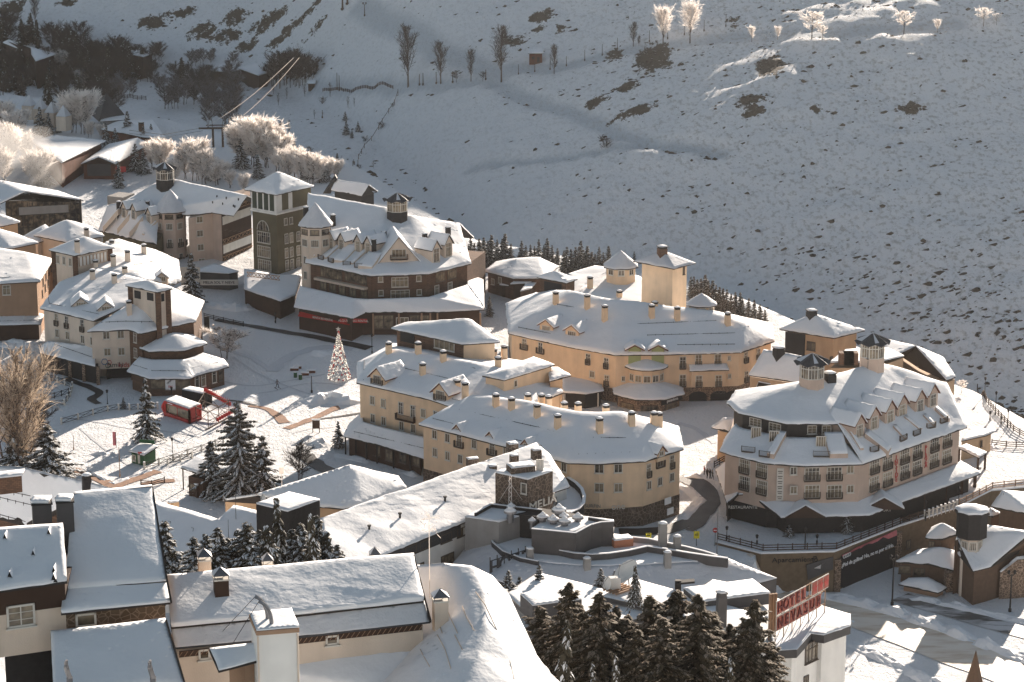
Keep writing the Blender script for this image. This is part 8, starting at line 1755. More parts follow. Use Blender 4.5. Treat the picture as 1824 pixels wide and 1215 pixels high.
# ================================================================ plaza furniture, people, lamps, wires
def pole(label, u, v, vt, name='street_lamp', cat='lamp', head=True, m='dark', group=None, w=.12, arms=0, ground=None):
 p = G(u, v) if ground is None else P(u, v, ground); h = (v - vt) / pxm(p) / .96; e = Bld(name, label, cat, group=group); q = MB(); q.cyl((p.x, p.y), w * .7, p.z - .3, p.z + h - (.5 if head else 0), 8, w * .45); q.cyl((p.x, p.y), w * 1.2, p.z - .1, p.z + .5, 8); q.build('pole', m, e.e)
 if head:
  for s_ in ((0,) if not arms else (-.45, .45)):
   if s_: a_ = MB(); a_.bar(V3((p.x, p.y, p.z + h - .9)), V3((p.x + s_, p.y, p.z + h - .55)), .07); a_.build('arm', m, e.e)
   q = MB(); q.cyl((p.x + s_, p.y), .16, p.z + h - .55, p.z + h - .1, 6, .24); q.cyl((p.x + s_, p.y), .3, p.z + h - .1, p.z + h + .12, 6, .05); q.build('lantern', m, e.e)
 return e, p, h
C_E, C_F = cE, cF
pole('lantern lamp post by the left bend of the cleared path', *cE(751, 482), cE(0, 372)[1]); pole('lantern lamp post before the round brick shop', *cE(1200, 445), cE(0, 352)[1]); pole('lantern lamp post inside the plaza railing right of the green kiosk', *cE(1206, 842), cE(0, 705)[1]); pole('tall lantern lamp post behind the ochre block chimneys, by the main street', *cF(1030, 272), cF(0, 140)[1])
pole('dark post standing in the sunlit snow left of the lighted cone tree', *cF(609, 548), cF(0, 430)[1], 'post', 'post', False, w=.16); pole('slim pale flag pole by the snow heaps of the sunny plaza', *cE(838, 980), cE(0, 770)[1], 'flag_pole', 'pole', False, 'tan', w=.12); pole('thin pole at the left rim of the sunny plaza', *cE(515, 790), cE(0, 690)[1], 'post', 'post', False, 'tan', w=.1)
pole('lamp post by the red carousel, right side', *cE(1640, 580), cE(0, 465)[1]); pole('lamp post at the street corner before the pharmacy', *cF(355, 60), cF(0, -10)[1], m='dark')
for i, (x, y, t) in enumerate(((1600, 525, 412), (1660, 620, 492), (1728, 690, 588), (1630, 650, 600), (1692, 672, 630))): pole('%s lamp post from the left along the ravine edge fence behind the rose hotel' % ordw(i), *cH(x, y), cH(0, t)[1], group='lamps on the ravine edge')
pole('lamp post on the terrace left of the black turret', *cH(1272, 1200), cH(0, 1092)[1], ground=.5); pole('lamp post on the terrace wall under the right end of the rose hotel', *cH(1455, 1132), cH(0, 1022)[1], ground=.5)
pole('tall pole in front of the Aparcamiento wall', *cJ(600, 600), cJ(0, 308)[1], 'utility_pole', 'pole', True, ground=-5, w=.2); pole('tall lamp post in front of the dark car park mouth', *cJ(1090, 742), cJ(0, 462)[1], ground=-5.5, arms=1, w=.2); pole('two-armed lamp post in front of the brown houses at the right edge', *cJ(1745, 780), cJ(0, 548)[1], ground=-6, arms=1, w=.2)
for i, (x, y, t) in enumerate(((338, 400, 352), (170, 375, 305), (672, 400, 350))): pole('%s small lamp from the left on the shaded terrace above Aparcamiento' % ordw(i), *cJ(x, y), cJ(0, t)[1], ground=.3, group='small terrace lamps')
pole('tall thin pole at the road bend before the rose hotel', *cJ(115, 470), cJ(0, 195)[1], 'post', 'pole', False, 'metal', ground=0, w=.12)
pole('lamp post on the paved edge between the yellow hotel and the chimneys', *cG(880, 640), cG(0, 562)[1]); pole('dark lamp on the shaded square left of the glazed bay', *cG(1105, 600), cG(0, 535)[1])
# signs
for i, (x, yb, y) in enumerate(((1327, 905, 873), (1600, 935, 868))):
 p = P(*cI(x, yb), 0.2); e = Bld('road_sign', ('smaller' if i == 0 else 'larger') + ' yellow road sign beside the curved road, in front of the dark stone base', 'sign', group='yellow road signs'); h = (yb - y) / 3.198 / pxm(p); q = MB(); q.bar(p, p + V3((0, 0, h + .7)), .1); q.build('pole', 'dark', e.e); q = MB(); q.box(p + V3((0, -.08, h)), (.45, 0, 0), (0, .03, 0), (0, 0, .6 if i else .4)); s_ = q.build('board', 'yellowpaint', e.e); q = MB(); q.box(p + V3((0, -.13, h)), (.28, 0, 0), (0, .01, 0), (0, 0, .07)); q.box(p + V3((.1, -.13, h + .3)), (.12, 0, 0), (0, .01, 0), (0, 0, .05)); q.build('symbol', 'black', s_)
p = P(*cI(1706, 935), 0.2); e = Bld('road_sign', 'round red no-entry sign at the end of the terrace railing', 'sign'); q = MB(); q.bar(p, p + V3((0, 0, 2.6)), .09); q.build('pole', 'dark', e.e); q = MB(); q.quad(*[p + V3((.42 * math.cos(R(a)), -.08, 2.6 + .42 * math.sin(R(a)))) for a in range(0, 360, 24)]); s_ = q.build('disc', 'red', e.e); q = MB(); q.box(p + V3((0, -.12, 2.6)), (.26, 0, 0), (0, .01, 0), (0, 0, .07)); q.build('bar', 'paint', s_)
# lighted cone tree
p = G(604, 676); h = (676 - 592) / pxm(p) / .95; r_ = 2.25; e = Bld('cone_tree', 'tall see-through cone of white light wire with red baubles and a star on the plaza', 'ornament tree'); q = MB(); rg = random.Random(2)
for i in range(16): a = R(22.5 * i); q.bar(p + V3((r_ * math.cos(a), r_ * math.sin(a), .2)), p + V3((.05 * math.cos(a), .05 * math.sin(a), h)), .045)
for k in range(26):
 f = k / 26; rr_ = r_ * (1 - f)
 for i in range(16): a = R(22.5 * i); c = R(22.5 * i + 22.5); q.bar(p + V3((rr_ * math.cos(a), rr_ * math.sin(a), .2 + h * f)), p + V3((rr_ * math.cos(c), rr_ * math.sin(c), .2 + h * f + rg.uniform(-.1, .1))), .05)
q.build('wire_frame', 'wirewhite', e.e)
for n_, m_, cnt, sz in (('light_bulbs', 'bulb', 420, .06), ('baubles', 'red', 60, .13)):
 q = MB()
 for _ in range(cnt): f = 1 - math.sqrt(rg.random()); a = rg.random() * 6.28; rr_ = r_ * (1 - f) * 1.02; c = p + V3((rr_ * math.cos(a), rr_ * math.sin(a), .3 + h * f)); q.box(c, (sz, 0, 0), (0, sz, 0), (0, 0, sz))
 tag(q.build(n_, m_, e.e), kind='stuff')
q = MB(); q.quad(*[p + V3(((.55 if j % 2 == 0 else .22) * math.sin(R(36 * j)), -.02, h + .45 + (.55 if j % 2 == 0 else .22) * math.cos(R(36 * j)))) for j in range(10)]); q.build('star', 'wirewhite', e.e)
# red booth
A, B_, C = G(*cE(1155, 552)), G(*cE(1325, 608)), G(*cE(1402, 578)); z = min(A.z, B_.z); e = Bld('ski_booth', 'bright red cabin with a big window and snowy roof on the sunny plaza', 'cabin'); D = A + (C - B_); h = 2.7; ext = (A - B_).normalized() * .9
q = MB(); q.prism([tuple(x[:2]) for x in (A, B_, C, D)], z - .3, z + .45); q.build('base', 'red', e.e); up = V3((0, 0, 1))
q = MB(); z0 = V3((0, 0, z)); f2 = lambda p_: V3((p_.x, p_.y, z))
for X_, Y_ in ((f2(A), f2(B_)), (f2(B_), f2(C))):
 q.bar(X_ + up * .55, Y_ + up * .55, .35, .4); q.bar(X_ + up * h, Y_ + up * h, .35, .4); q.bar(X_, X_ + up * h, .4); q.bar(Y_, Y_ + up * h, .4)
q.bar(f2(A) + up * .3, f2(A) + ext + up * 1.6, .35); q.bar(f2(A) + ext + up * 1.6, f2(A) + up * h, .35); q.bar(f2(A).lerp(f2(B_), .5), f2(A).lerp(f2(B_), .5) + up * h, .12); q.quad(f2(B_) + up * .1, f2(C) + up * .1, f2(C) + up * h, f2(B_) + up * h); q.quad(f2(A), f2(A) + ext + up * 1.6, f2(A) + up * h); q.build('frame', 'red', e.e)
q = MB(); i_ = (f2(D) - f2(A)).normalized() * .25; q.quad(f2(A) + i_ + up * .4, f2(B_) + i_ + up * .4, f2(B_) + i_ + up * h, f2(A) + i_ + up * h); q.build('window', 'glass', e.e); q = MB(); q.quad(*[f2(k) + up * h for k in (A, B_, C, D)]); q.build('roof', 'red', e.e); snow_on([f2(k) + up * (h + .2) for k in (A, B_, C, D)], [(0, 1, 2, 3)], .25, e.e, L=.8, lump=.05)
q = MB(); c = f2(A).lerp(f2(B_), .22) + up * (h) + V3((-.05, -.24, .02)); q.box(c, (f2(B_) - f2(A)).normalized() * .8, (0, .02, 0), (0, 0, .07)); q.build('lettering', 'paint', e.e)
# black container and red seated carousel
A, B_ = G(*cE(1272, 455)), G(*cE(1425, 490)); e = Bld('container', 'black container with snow on top between the red cabin and the round shop', 'container'); q = MB(); d = (B_ - A); n_ = V3((-d.y, d.x, 0)).normalized() * 2.4; q.prism([tuple(x[:2]) for x in (A, B_, B_ + n_, A + n_)], A.z - .4, A.z + 2.4); q.build('body', 'dark', e.e); q = MB()
for k in range(18): q.bar(A.lerp(B_, (k + .5) / 18) + V3((0, -.05, 0)), A.lerp(B_, (k + .5) / 18) + V3((0, -.05, 2.35)), .1)
q.build('ribs', 'dark', e.e); snow_on([V3((x.x, x.y, A.z + 2.42)) for x in (A, B_, B_ + n_, A + n_)], [(0, 1, 2, 3)], .22, e.e, L=.8, lump=.06)
e = Bld('seat_ride', 'steel framed ride with rows of small red seats right of the red cabin', 'ride'); q = MB(); A, B_, C, D = G(*cE(1370, 600)), G(*cE(1455, 640)), G(*cE(1600, 560)), G(*cE(1430, 500)); hh = 3.0; U = V3((0, 0, hh))
for p in (A, B_, C, D, (B_ + C) / 2, (A + D) / 2): q.bar(p - V3((0, 0, .2)), p + U, .13)
for X_, Y_ in ((A, B_), (B_, C), (C, D), (D, A), ((B_ + C) / 2, (A + D) / 2)): q.bar(X_ + U, Y_ + U, .13); q.bar(X_ + U * .45, Y_ + U * .45, .07); q.bar(X_, Y_ + U, .06)
q.build('frame', 'wood', e.e)
for k, (f, hz) in enumerate([(k / 13, 0) for k in range(14)] + [(k / 9, 1) for k in range(10)]):
 p = (D.lerp(C, f) + V3((0, 1.2, 3.0 - 1.1 * f)) if hz == 0 else B_.lerp(C, f) + V3((1.6, .8, 1.2))); s_ = Vector((p.x, p.y, p.z)); q = MB(); q.box(s_, (.26, 0, 0), (0, .22, 0), (0, 0, .05)); q.box(s_ + V3((0, .2, .28)), (.26, 0, 0), (0, .05, 0), (0, 0, .28)); q.bar(s_ + V3((0, .1, .5)), s_ + V3((0, .1, 1.2)), .05); q.build('seat', 'red', e.e)
q = MB(); q.box((B_ + C) / 2 + V3((0, -.6, .12)), (C - B_) / 2, (.5, .9, 0), (0, 0, .1)); q.build('platform', 'wood', e.e)
# green kiosk
A, B_, C = G(*cE(920, 880)), G(*cE(1008, 902)), G(*cE(1088, 868)); e = Bld('kiosk', 'small dark green kiosk with a snowy roof and a red heart', 'kiosk'); D = A + (C - B_); z = A.z; q = MB(); q.prism([tuple(x[:2]) for x in (A, B_, C, D)], z - .4, z + 2.2); q.build('wall', 'kiosk', e.e)
cen = (A + C) / 2; T = [V3((cen.x + (p.x - cen.x) * 1.25, cen.y + (p.y - cen.y) * 1.25, z + (2.1 if i < 2 else 2.6))) for i, p in enumerate((A, B_, C, D))]; q = MB(); q.quad(*T); q.quad(*[t - V3((0, 0, .1)) for t in T]); q.build('roof', 'dark', e.e); snow_on([t + V3((0, 0, .02)) for t in T], [(0, 1, 2, 3)], .22, e.e, L=.7, lump=.05); b = e
b.win(0, [cE(938, 845)], .7, 1.0, 's', W=[tuple(A[:2]), tuple(B_[:2])] * 2); q = MB(); p = PV(*cE(975, 845), A, B_) + V3((0, -.06, 0)); q.box(p - V3((0, 0, .1)), (.3, .08, 0), (0, .03, 0), (0, 0, .9)); q.build('door', 'frame', e.e); q = MB(); c = PV(*cE(980, 810), A, B_) + V3((0, -.5, .1)); q.quad(*[c + V3((.022 * 16 * math.sin(t) ** 3, 0, .022 * (13 * math.cos(t) - 5 * math.cos(2 * t) - 2 * math.cos(3 * t) - math.cos(4 * t)))) for t in [R(a) for a in range(0, 360, 15)]]); q.build('heart_sign', 'red', e.e)
q = MB(); c = (T[2] + T[3]) / 2 + V3((-.6, 0, .55)); q.box(c, (1.35, -.35, 0), (0, .05, 0), (0, 0, .32)); q.build('sign_board', 'kiosk', e.e)
# railings of the plaza
pw = dict(xbr=True, m='dark', post='frame', h=1.15, pw=.32, snow=True, step=2.6)
railing('white-posted cross-braced railing curving along the back of the sunny plaza', cE([(430, 612), (545, 580), (650, 548), (753, 522), (830, 512), (905, 515), (965, 510), (1100, 505)]), **pw)
railing('white-posted cross-braced railing below the green kiosk toward the snowy cedar', cE([(1008, 925), (1110, 895), (1210, 865), (1310, 830), (1408, 800), (1505, 765), (1560, 745)]), **pw)
railing('dark cross-braced railing round the walkway below the arcade, far left', cE([(230, 280), (330, 300), (400, 320), (505, 360), (490, 420), (450, 480), (340, 490), (250, 500)]), **pw)
railing('second dark railing on the far side of the walkway, far left', cE([(280, 440), (380, 430), (480, 400)]), xbr=True, m='dark', post='dark', h=1.1)
railing('low dark railing behind the tiny chalet and the cedar', cE([(1170, 895), (1260, 870), (1340, 850)]), xbr=True, m='dark', post='frame', h=1.1, pw=.3)
railing('timber fence with snow beside the small dark chalets', cE([(985, 1040), (1060, 1045), (1150, 1020)]), m='wood', post='wood', h=1.0)
railing('fence along the ravine edge behind the rose hotel', cH([(1560, 480), (1610, 550), (1660, 610), (1710, 660), (1760, 710), (1830, 750)]), m='wood', post='wood', h=1.1, step=1.8, name='fence', cat='fence')
railing('timber fence on the sunlit snow at the right edge', cH([(1640, 790), (1720, 800), (1830, 805)]), m='wood', post='wood', h=1.1, name='fence', cat='fence')
railing('dark fence by the road bend left of the rose hotel', cH([(100, 915), (160, 880)]), m='dark', post='dark', h=1.2, name='fence', cat='fence')
railing('low railing along the street below the pharmacy', cD([(1425, 730), (1560, 760), (1700, 790)]), m='dark', post='dark', h=1.0, step=3)
for i, pts in enumerate(([(740, 580), (800, 600), (870, 620)], [(760, 640), (830, 675), (930, 690), (1020, 700)], [(980, 570), (1080, 575), (1170, 572)], [(640, 470), (700, 465), (780, 470)])): railing('%s timber fence from the left in the shaded hollow below the rocky slope' % ordw(i), cN(pts), m='wood', post='wood', h=1.3, step=2.4, name='fence', cat='fence')
railing('low dark fence along the hillside track left of the poplars', cO([(490, 640), (620, 632), (720, 630), (820, 625), (980, 620)]), m='wood', post='wood', h=.9, step=2.0, name='fence', cat='fence')
railing('wire fence running downhill across the shaded field', cO([(1015, 655), (990, 730), (950, 790), (905, 860), (880, 905), (830, 985), (780, 1035), (740, 1110), (700, 1160)]), m='bark', post='bark', h=1.3, step=6, rails=1, name='fence', cat='fence')
for i, (x, y, t) in enumerate(((92, 520, 452), (206, 503, 390), (313, 487, 400), (427, 462, 395), (555, 425, 350), (677, 388, 312), (783, 345, 268), (1006, 292, 215), (1133, 272, 225), (1250, 245, 170), (1388, 218, 145), (1540, 185, 105))): pole('%s thin marker pole from the left along the hill crest right of the poplars' % ordw(i), *cP(x, y), cP(0, t)[1], 'marker_pole', 'pole', False, 'bark', 'marker poles on the crest', .14)
for i, (x, y, t) in enumerate(((1165, 595, 520), (1190, 595, 512), (1282, 585, 505), (1397, 578, 500), (1628, 558, 488), (605, 635, 530), (590, 625, 512), (487, 825, 770))): pole('%s short stake from the left among the bare poplars on the track' % ordw(i), *cO(x, y), cO(0, t)[1], 'stake', 'post', False, 'bark', 'stakes by the poplars', .2)
# huts on the hill
def hillhut(label, u, v, w, d, h, m='redwood'):
 p = G(u, v); e = Bld('hut', label, 'hut'); q = MB(); q.abox(p.x - w / 2, p.y - d / 2, p.z - .6, p.x + w / 2, p.y + d / 2, p.z + h); q.build('wall', m, e.e); q = MB(); q.abox(p.x - w * .3, p.y - d / 2 - .05, p.z + h * .35, p.x - w * .05, p.y - d / 2, p.z + h * .65); q.abox(p.x + w * .1, p.y - d / 2 - .05, p.z, p.x + w * .3, p.y - d / 2, p.z + h * .6); q.build('door', 'dark', e.e); a = .4
 T = [p + V3((-w / 2 - a, -d / 2 - a, h)), p + V3((w / 2 + a, -d / 2 - a, h)), p + V3((w / 2 + a, d / 2 + a, h + .7)), p + V3((-w / 2 - a, d / 2 + a, h + .7))]; q = MB(); q.quad(*T); q.quad(*[t - V3((0, 0, .12)) for t in T]); q.build('roof', 'dark', e.e); snow_on([t + V3((0, 0, .03)) for t in T], [(0, 1, 2, 3)], .25, e.e, L=1, lump=.05)
hillhut('small square red-brown hut on the hillside track right of the four poplars', *cP(212, 432), 3.6, 3, 2.6); hillhut('tiny timber hut at the end of the track beside the bare clump', *cO(412, 622), 2.0, 2, 1.9, 'wood')
# dark chalets by the cedar
e = Bld('chalet', 'dark timber chalet with a bright lean snow roof left of the snowy cedar', 'chalet'); b = e; pts = [G(*cE(1320, 1110)), G(*cE(1420, 1130)), G(*cE(1510, 1090)), G(*cE(1410, 1070))]; z = pts[0].z; q = MB(); q.prism([tuple(x[:2]) for x in pts], z - .5, z + 3.4); q.build('wall', 'wood', e.e)
T = [P(*cE(*p), z + zz) for p, zz in (((1262, 915), 3.9), ((1372, 950), 3.9), ((1515, 880), 4.6), ((1380, 835), 4.6))]; faces(b, T, [(0, 1, 2, 3)], t=.3, L=.8); w_ = [tuple(x[:2]) for x in (pts[0], pts[1])]; q = MB()
for t in T[:2]: q.bar(V3((t.x + .3, t.y + .3, z)), t + V3((.3, .3, 0)), .2)
q.build('post', 'wood', e.e); b.win(0, [cE(1345, 1050)], .9, 1.1, 'd', W=w_ * 2)
T = [P(*cE(*p), z + zz) for p, zz in (((1325, 1010), 2.2), ((1372, 1040), 2.2), ((1412, 1015), 2.6), ((1350, 995), 2.6))]; faces(b, T, [(0, 1, 2, 3)], t=.2, L=.6); q = MB(); q.prism([tuple(x[:2]) for x in T], z - .5, z + 2.1); q.build('porch', 'wood', e.e)
# banner, notice frame, benches, bins
p = G(*cE(812, 772)); e = Bld('banner', 'narrow red upright banner on the sunny white plaza', 'banner'); q = MB(); q.bar(p, p + V3((0, 0, 2.8)), .08); q.build('pole', 'dark', e.e); q = MB(); q.box(p + V3((-.28, 0, 1.6)), (.28, 0, 0), (0, .03, 0), (0, 0, 1.25)); q.build('cloth', 'pink', e.e)
p = G(*cF(640, 825)); e = Bld('notice_frame', 'dark timber notice frame with two posts at the paved crossing', 'notice board'); q = MB()
for dx in (-.6, .6): q.bar(p + V3((dx, 0, -.2)), p + V3((dx, 0, 2.4)), .14)
q.build('post', 'wood', e.e); q = MB(); q.box(p + V3((0, 0, 1.5)), (.6, 0, 0), (0, .04, 0), (0, 0, .75)); q.build('board', 'wood', e.e); q = MB(); q.box(p + V3((0, 0, 2.45)), (.8, 0, 0), (0, .15, 0), (0, 0, .08)); q.build('snow', 'snow', e.e)
for i, (x, y) in enumerate(((488, 392), (508, 378), (560, 425), (605, 408))):
 p = G(*cF(x, y)); e = Bld('bench', '%s dark red bench from the left capped with snow on the shaded plaza' % ordw(i), 'bench', group='snow-capped benches'); q = MB(); q.abox(p.x - .8, p.y - .3, p.z - .1, p.x + .8, p.y + .3, p.z + .5); q.build('seat', 'redwood', e.e); q = MB(); q.box(p + V3((0, 0, .6)), (.82, 0, 0), (0, .32, 0), (0, 0, .12)); q.build('snow', 'snow', e.e)
for i, (u, v) in enumerate([cF(980, 118), cF(1135, 112), cF(530, 455), cF(495, 440)]):
 p = G(u, v); e = Bld('litter_bin', '%s small dark bin from the left near the street below the pharmacy' % ordw(i), 'bin', group='bins by the street'); q = MB(); q.cyl((p.x, p.y), .35, p.z - .1, p.z + 1.0, 10); q.build('body', 'kiosk', e.e); q = MB(); q.cyl((p.x, p.y), .34, p.z + 1.0, p.z + 1.15, 10, .2); q.build('snow', 'snow', e.e)
p = G(*cD(1445, 820)); q = MB(); q.box(p + V3((0, 0, 1.4)), (.55, 0, 0), (0, .12, 0), (0, 0, 1.6)); o = q.build('advert_pillar', 'dark'); tag(o, 'dark upright advert panel at the corner behind the round brick shop', 'advert pillar')
# pylon with ropes
e = Bld('pylon', 'two-legged dark timber pylon carrying ropes among the frosted trees, upper left', 'pylon'); p = P(*cN(1525, 1090), 8); q = MB()
for dx in (-1.3, 1.3): q.cyl((p.x + dx, p.y), .35, p.z - 3, p.z + 7.8, 8, .28)
q.build('legs', 'wood', e.e); q = MB(); q.box(p + V3((0, 0, 7.6)), (5.0, .5, 0), (0, .2, 0), (0, 0, .22)); q.box(p + V3((0, 0, 8.4)), (3.0, .3, 0), (0, .15, 0), (0, 0, .12)); q.build('crossarm', 'wood', e.e)
top = p + V3((0, 0, 8))
for i, (s_, e_) in enumerate((((-3, 0), P(540, -60, 70)), ((3, 0), P(590, -60, 70)))):
 a_ = top + V3((s_[0], 0, 0)); far = O + ray(528 + 25 * i + 0, 100 + i * 4) * 760 if False else P(523 + i * 10, 103 + i * 0, a_.z + 26); q = MB(); n = 14; prev = a_
 for k in range(1, n + 1): t = k / n; c = a_.lerp(far, t) - V3((0, 0, 1.2 * math.sin(math.pi * t))); q.bar(prev, c, .08); prev = c
 o = q.build('cable', 'frost'); tag(o, ('left' if i == 0 else 'right') + ' of two frosted ropes running from the pylon up across the shaded slope', 'cable', 'frosted ropes')
a_ = top + V3((-4, 0, -.3)); q = MB(); prev = a_
for t_, v_ in (((290, 240), 12), ((230, 232), 13)): c = P(*t_, v_ + 6); q.bar(prev, c, .09); q.bar(prev + V3((0, 0, -.8)), c + V3((0, 0, -.8)), .07); prev = c
tag(q.build('cable', 'twig'), 'pair of thin wires from the pylon toward the brown buildings at the left', 'cable')
for i, (x, y, t) in enumerate(((628, 68, -20), (662, 30, -30))): pole(('left' if i == 0 else 'right') + ' leg-like dark mast at the top edge above the rocky slope', *cO(x, y), cO(0, t)[1], 'mast', 'mast', False, 'bark', 'dark masts', .5)
pole('twin-headed floodlight pole by the masts at the top edge', *cO(782, 112), cO(0, 22)[1], 'floodlight', 'lamp', True, 'bark', w=.22, arms=1)
for i, (u, v, vt) in enumerate(((408, 985, 925), (480, 960, 895), (421, 950, 878), (456, 890, 855), (503, 895, 862))): pole('%s thin aerial rod from the left above the hall roofs' % ordw(i), u, v, vt, 'aerial', 'aerial', False, 'twig', 'aerials over the hall', .07, ground=8)
dish('small white dish on the corner of the hall roof left of the black box', cM(205, 255), 15.2, .6, (-.8, -.8, .2)); p = P(*cM(300, 235), 10); q = MB(); q.bar(p, p + V3((0, 0, 4.2)), .07); q.box(p + V3((0, 0, 3.8)), (.35, 0, 0), (0, .1, 0), (0, 0, .5)); tag(q.build('antenna', 'frost'), 'white aerial panel on a rod behind the black corrugated box', 'antenna')
p = P(*cM(1070, 780), 72.6); q = MB(); q.bar(p, p + V3((0, 0, 5.8)), .05); q.bar(p + V3((-.5, 0, 5.4)), p + V3((.5, .3, 5.5)), .035); q.bar(p + V3((-.3, 0, 4.6)), p + V3((.4, .2, 4.7)), .035)
for k in range(26): c = p + V3((rnd.uniform(-.5, .6), rnd.uniform(-.2, .2), 4.4 + rnd.random() * 1.5)); q.bar(c, c + V3((rnd.uniform(-.3, .3), 0, rnd.uniform(-.3, .3))), .03)
tag(q.build('aerial', 'frost'), 'frost-covered television aerial beside the pyramid vent on the white vault', 'aerial')
# people: one skinned body each
def person(label, p, pose, coat='dark', pants='black', h=1.72, rz=0, hat='dark', extra=None):
 J = {'pel': (0, 0, .93), 'ch': (0, .02, 1.28), 'nk': (0, .03, 1.5), 'hd': (0, .02, 1.60), 'tp': (0, .02, 1.74), 'ls': (-.19, .02, 1.43), 'rs': (.19, .02, 1.43), 'le': (-.27, -.02, 1.15), 're': (.27, -.02, 1.15), 'lh': (-.26, -.14, .92), 'rh': (.26, -.14, .92),
         'lhp': (-.10, 0, .90), 'rhp': (.10, 0, .90), 'lk': (-.12, -.03, .48), 'rk': (.12, -.03, .48), 'la': (-.13, .03, .08), 'ra': (.13, .03, .08), 'lt': (-.14, -.14, .04), 'rt': (.14, -.14, .04)}
 J.update(pose); rad = {'pel': .15, 'ch': .17, 'nk': .065, 'hd': .105, 'tp': .075, 'ls': .075, 'rs': .075, 'le': .055, 're': .055, 'lh': .04, 'rh': .04, 'lhp': .10, 'rhp': .10, 'lk': .07, 'rk': .07, 'la': .055, 'ra': .055, 'lt': .045, 'rt': .045}
 E_ = [('pel', 'ch'), ('ch', 'nk'), ('nk', 'hd'), ('hd', 'tp'), ('ch', 'ls'), ('ls', 'le'), ('le', 'lh'), ('ch', 'rs'), ('rs', 're'), ('re', 'rh'), ('pel', 'lhp'), ('lhp', 'lk'), ('lk', 'la'), ('la', 'lt'), ('pel', 'rhp'), ('rhp', 'rk'), ('rk', 'ra'), ('ra', 'rt')]
 ks = list(J); me = bpy.data.meshes.new('body'); me.from_pydata([J[k] for k in ks], [(ks.index(a), ks.index(c)) for a, c in E_], []); o = bpy.data.objects.new('body', me); COL.objects.link(o); md = o.modifiers.new('s', 'SKIN'); md.use_smooth_shade = True
 for i, k in enumerate(ks): me.skin_vertices[0].data[i].radius = (rad[k], rad[k]); me.skin_vertices[0].data[i].use_root = k == 'pel'
 o.modifiers.new('u', 'SUBSURF').levels = 1; dg = bpy.context.evaluated_depsgraph_get(); m2 = bpy.data.meshes.new_from_object(o.evaluated_get(dg)); bpy.data.objects.remove(o)
 for m_ in (coat, pants, 'skin'): m2.materials.append(M(m_))
 for f in m2.polygons: z = f.center.z; f.material_index = 2 if 1.53 < z < 1.66 and f.center.y < .0 else (0 if z > .86 else 1)
 e = empty('person', p, label, 'person'); e.rotation_euler = (0, 0, rz); s = h / 1.78; e.scale = (s, s, s); b_ = bpy.data.objects.new('body', m2); COL.objects.link(b_); b_.parent = e
 hd = J['hd']; q = MB(); q.cyl((hd[0], hd[1] + .02), .125, hd[2] + .02, hd[2] + .15, 10, .07); q.mesh; me_ = q.mesh('hat', hat, True); ho = bpy.data.objects.new('hat', me_); COL.objects.link(ho); ho.parent = e
 return e
sk = person('person on skis in dark trousers and pale jacket on the sunlit snow', G(*cF(368, 515)), {'lk': (-.22, -.12, .48), 'rk': (.22, -.12, .48), 'la': (-.34, .02, .12), 'ra': (.34, .02, .12), 'lt': (-.36, -.14, .08), 'rt': (.36, -.14, .08), 'lh': (-.42, -.32, 1.05), 'rh': (.42, -.32, 1.05), 'le': (-.34, -.1, 1.18), 're': (.34, -.1, 1.18)}, 'greyfrost', 'black', 1.75, .5)
q = MB()
for x in (-.36, .36): q.box((x, -.2, .04), (.05, 0, 0), (0, .85, 0), (0, 0, .02))
q2 = q.mesh('skis', 'dark'); o = bpy.data.objects.new('skis', q2); COL.objects.link(o); o.location = sk.location; o.rotation_euler = sk.rotation_euler; tag(o, 'pair of dark skis under the skier on the sunlit snow', 'skis')
W_P = {'lk': (-.11, -.16, .5), 'la': (-.12, -.12, .08), 'lt': (-.12, -.28, .05), 'rk': (.11, .05, .48), 'ra': (.12, .26, .12), 'rt': (.12, .12, .04)}
for i, (x, y, coat) in enumerate(((1662, 550, 'dark'), (1678, 552, 'black'), (1692, 556, 'darkgrey'))): person(('left', 'middle', 'right')[i] + ' one of three people in dark coats at the road bend', P(*cI(x, y), .15), {} if i == 1 else W_P, coat, 'black', 1.75, .4 + i * .5)
person('person in a red jacket standing apart left of the three by the road bend', P(*cI(1645, 528), .15), {}, 'red', 'black', 1.6, 1.2)
person('person in dark clothes walking on the shaded street before the pharmacy', G(*cF(357, 62)), W_P, 'black', 'black', 1.75, 1.0)
# ================================================================ haze volume added for a glow toward the sun
q = MB(); q.abox(-330, -60, -75, 330, 1180, 200); hz = q.build('haze', 'snow'); hz.data.materials.clear()
m = bpy.data.materials.new('haze'); m.use_nodes = True; t = m.node_tree; t.nodes.remove(t.nodes['Principled BSDF']); v_ = t.nodes.new('ShaderNodeVolumePrincipled')
v_.inputs['Color'].default_value = (.95, .95, .97, 1); v_.inputs['Density'].default_value = .00004; v_.inputs['Anisotropy'].default_value = .82; t.links.new(v_.outputs[0], t.nodes['Material Output'].inputs['Volume']); hz.data.materials.append(m); tag(hz, 'thin pale haze added over the valley for a glow toward the sun', 'haze', kind='stuff'); hz.display_type = 'WIRE'
p = P(18, 285, 16); me = bpy.data.meshes.new('mist'); b_ = bmesh.new(); bmesh.ops.create_icosphere(b_, subdivisions=4, radius=1)
for v in b_.verts: v.co *= 1 + .35 * noise.noise(v.co * 1.4) + .15 * noise.noise(v.co * 3); v.co = Vector((v.co.x * 15, v.co.y * 10, v.co.z * 9)) + p
b_.to_mesh(me); b_.free(); o = bpy.data.objects.new('snow_mist', me); COL.objects.link(o); m = bpy.data.materials.new('mist'); m.use_nodes = True; t = m.node_tree; t.nodes.remove(t.nodes['Principled BSDF']); v_ = t.nodes.new('ShaderNodeVolumePrincipled')
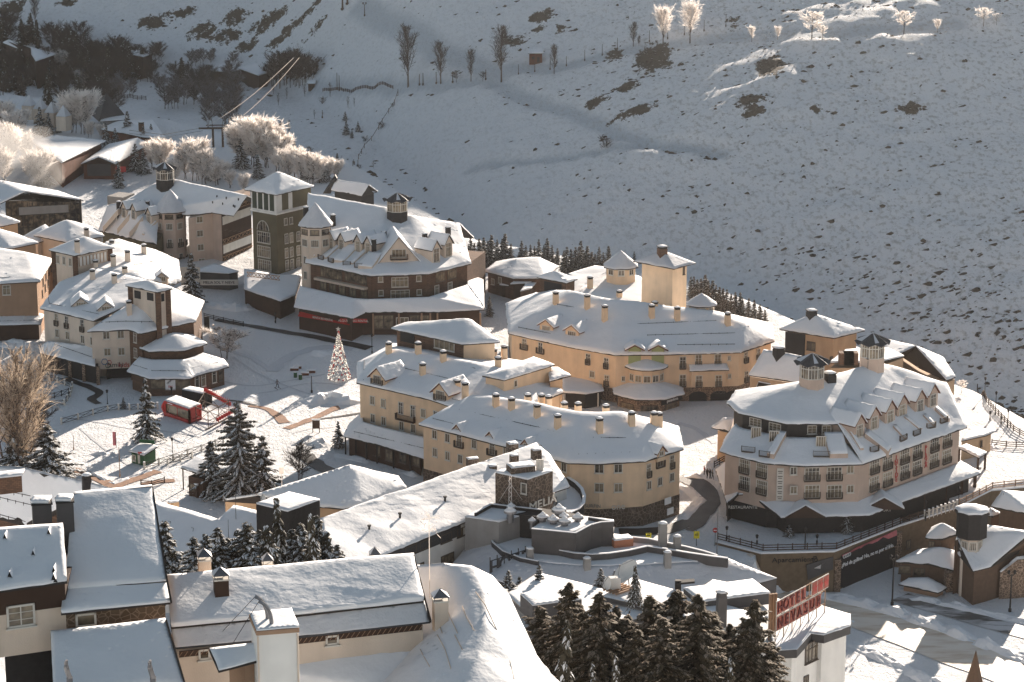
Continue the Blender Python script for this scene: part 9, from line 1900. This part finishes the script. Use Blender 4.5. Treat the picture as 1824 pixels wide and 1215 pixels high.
v_.inputs['Color'].default_value = (.98, .96, .95, 1); v_.inputs['Density'].default_value = .035; v_.inputs['Anisotropy'].default_value = .3; t.links.new(v_.outputs[0], t.nodes['Material Output'].inputs['Volume']); me.materials.append(m); tag(o, 'cloud of blown artificial snow drifting among the frosted trees at the left edge', 'snow mist', kind='stuff')
# ================================================================ finish
for o in list(COL.objects):      # separate posts, pillars and the like are parts of their own
 nme = o.name.split('.')[0]
 if o.type != 'MESH' or o.parent is None or nme not in ('pillar', 'corner_pillar', 'post', 'posts', 'flue', 'vent', 'roof_hook', 'hook', 'pier', 'standing_seam', 'legs', 'mullion'): continue
 b = bmesh.new(); b.from_mesh(o.data); seen = set(); comps = []
 for v in b.verts:
  if v in seen: continue
  st = [v]; seen.add(v); c = []
  while st:
   k = st.pop(); c.append(k)
   for e in k.link_edges:
    w = e.other_vert(k)
    if w not in seen: seen.add(w); st.append(w)
  comps.append(c)
 nn_ = {'posts': 'post', 'legs': 'leg'}.get(nme, nme)
 if 1 < len(comps) <= 90:
  for c in comps:
   ix = {v: i for i, v in enumerate(c)}; me = bpy.data.meshes.new(nn_); me.from_pydata([tuple(v.co) for v in c], [], [tuple(ix[v] for v in f.verts) for f in {f for v in c for f in v.link_faces}])
   for m in o.data.materials: me.materials.append(m)
   d = bpy.data.objects.new(nn_, me); COL.objects.link(d); d.parent = o.parent; d.matrix_parent_inverse = o.matrix_parent_inverse
  bpy.data.objects.remove(o)
 b.free()
for o in list(COL.objects):
 if o.type == 'EMPTY' and o.parent is None and tuple(o.location) == (0, 0, 0):
  ch = list(o.children)
  if not ch: bpy.data.objects.remove(o); continue
  lo = Vector((1e9,) * 3); hi = Vector((-1e9,) * 3)
  for c in ch:
   if c.type != 'MESH': continue
   for k in c.bound_box:
    w = Vector(k) if c.location.length == 0 else Vector(c.location)
    for a in range(3): lo[a] = min(lo[a], w[a]); hi[a] = max(hi[a], w[a])
  p = Vector(((lo.x + hi.x) / 2, (lo.y + hi.y) / 2, lo.z)); o.location = p
  for c in ch: c.matrix_parent_inverse = Matrix.Translation(-p) @ c.matrix_parent_inverse
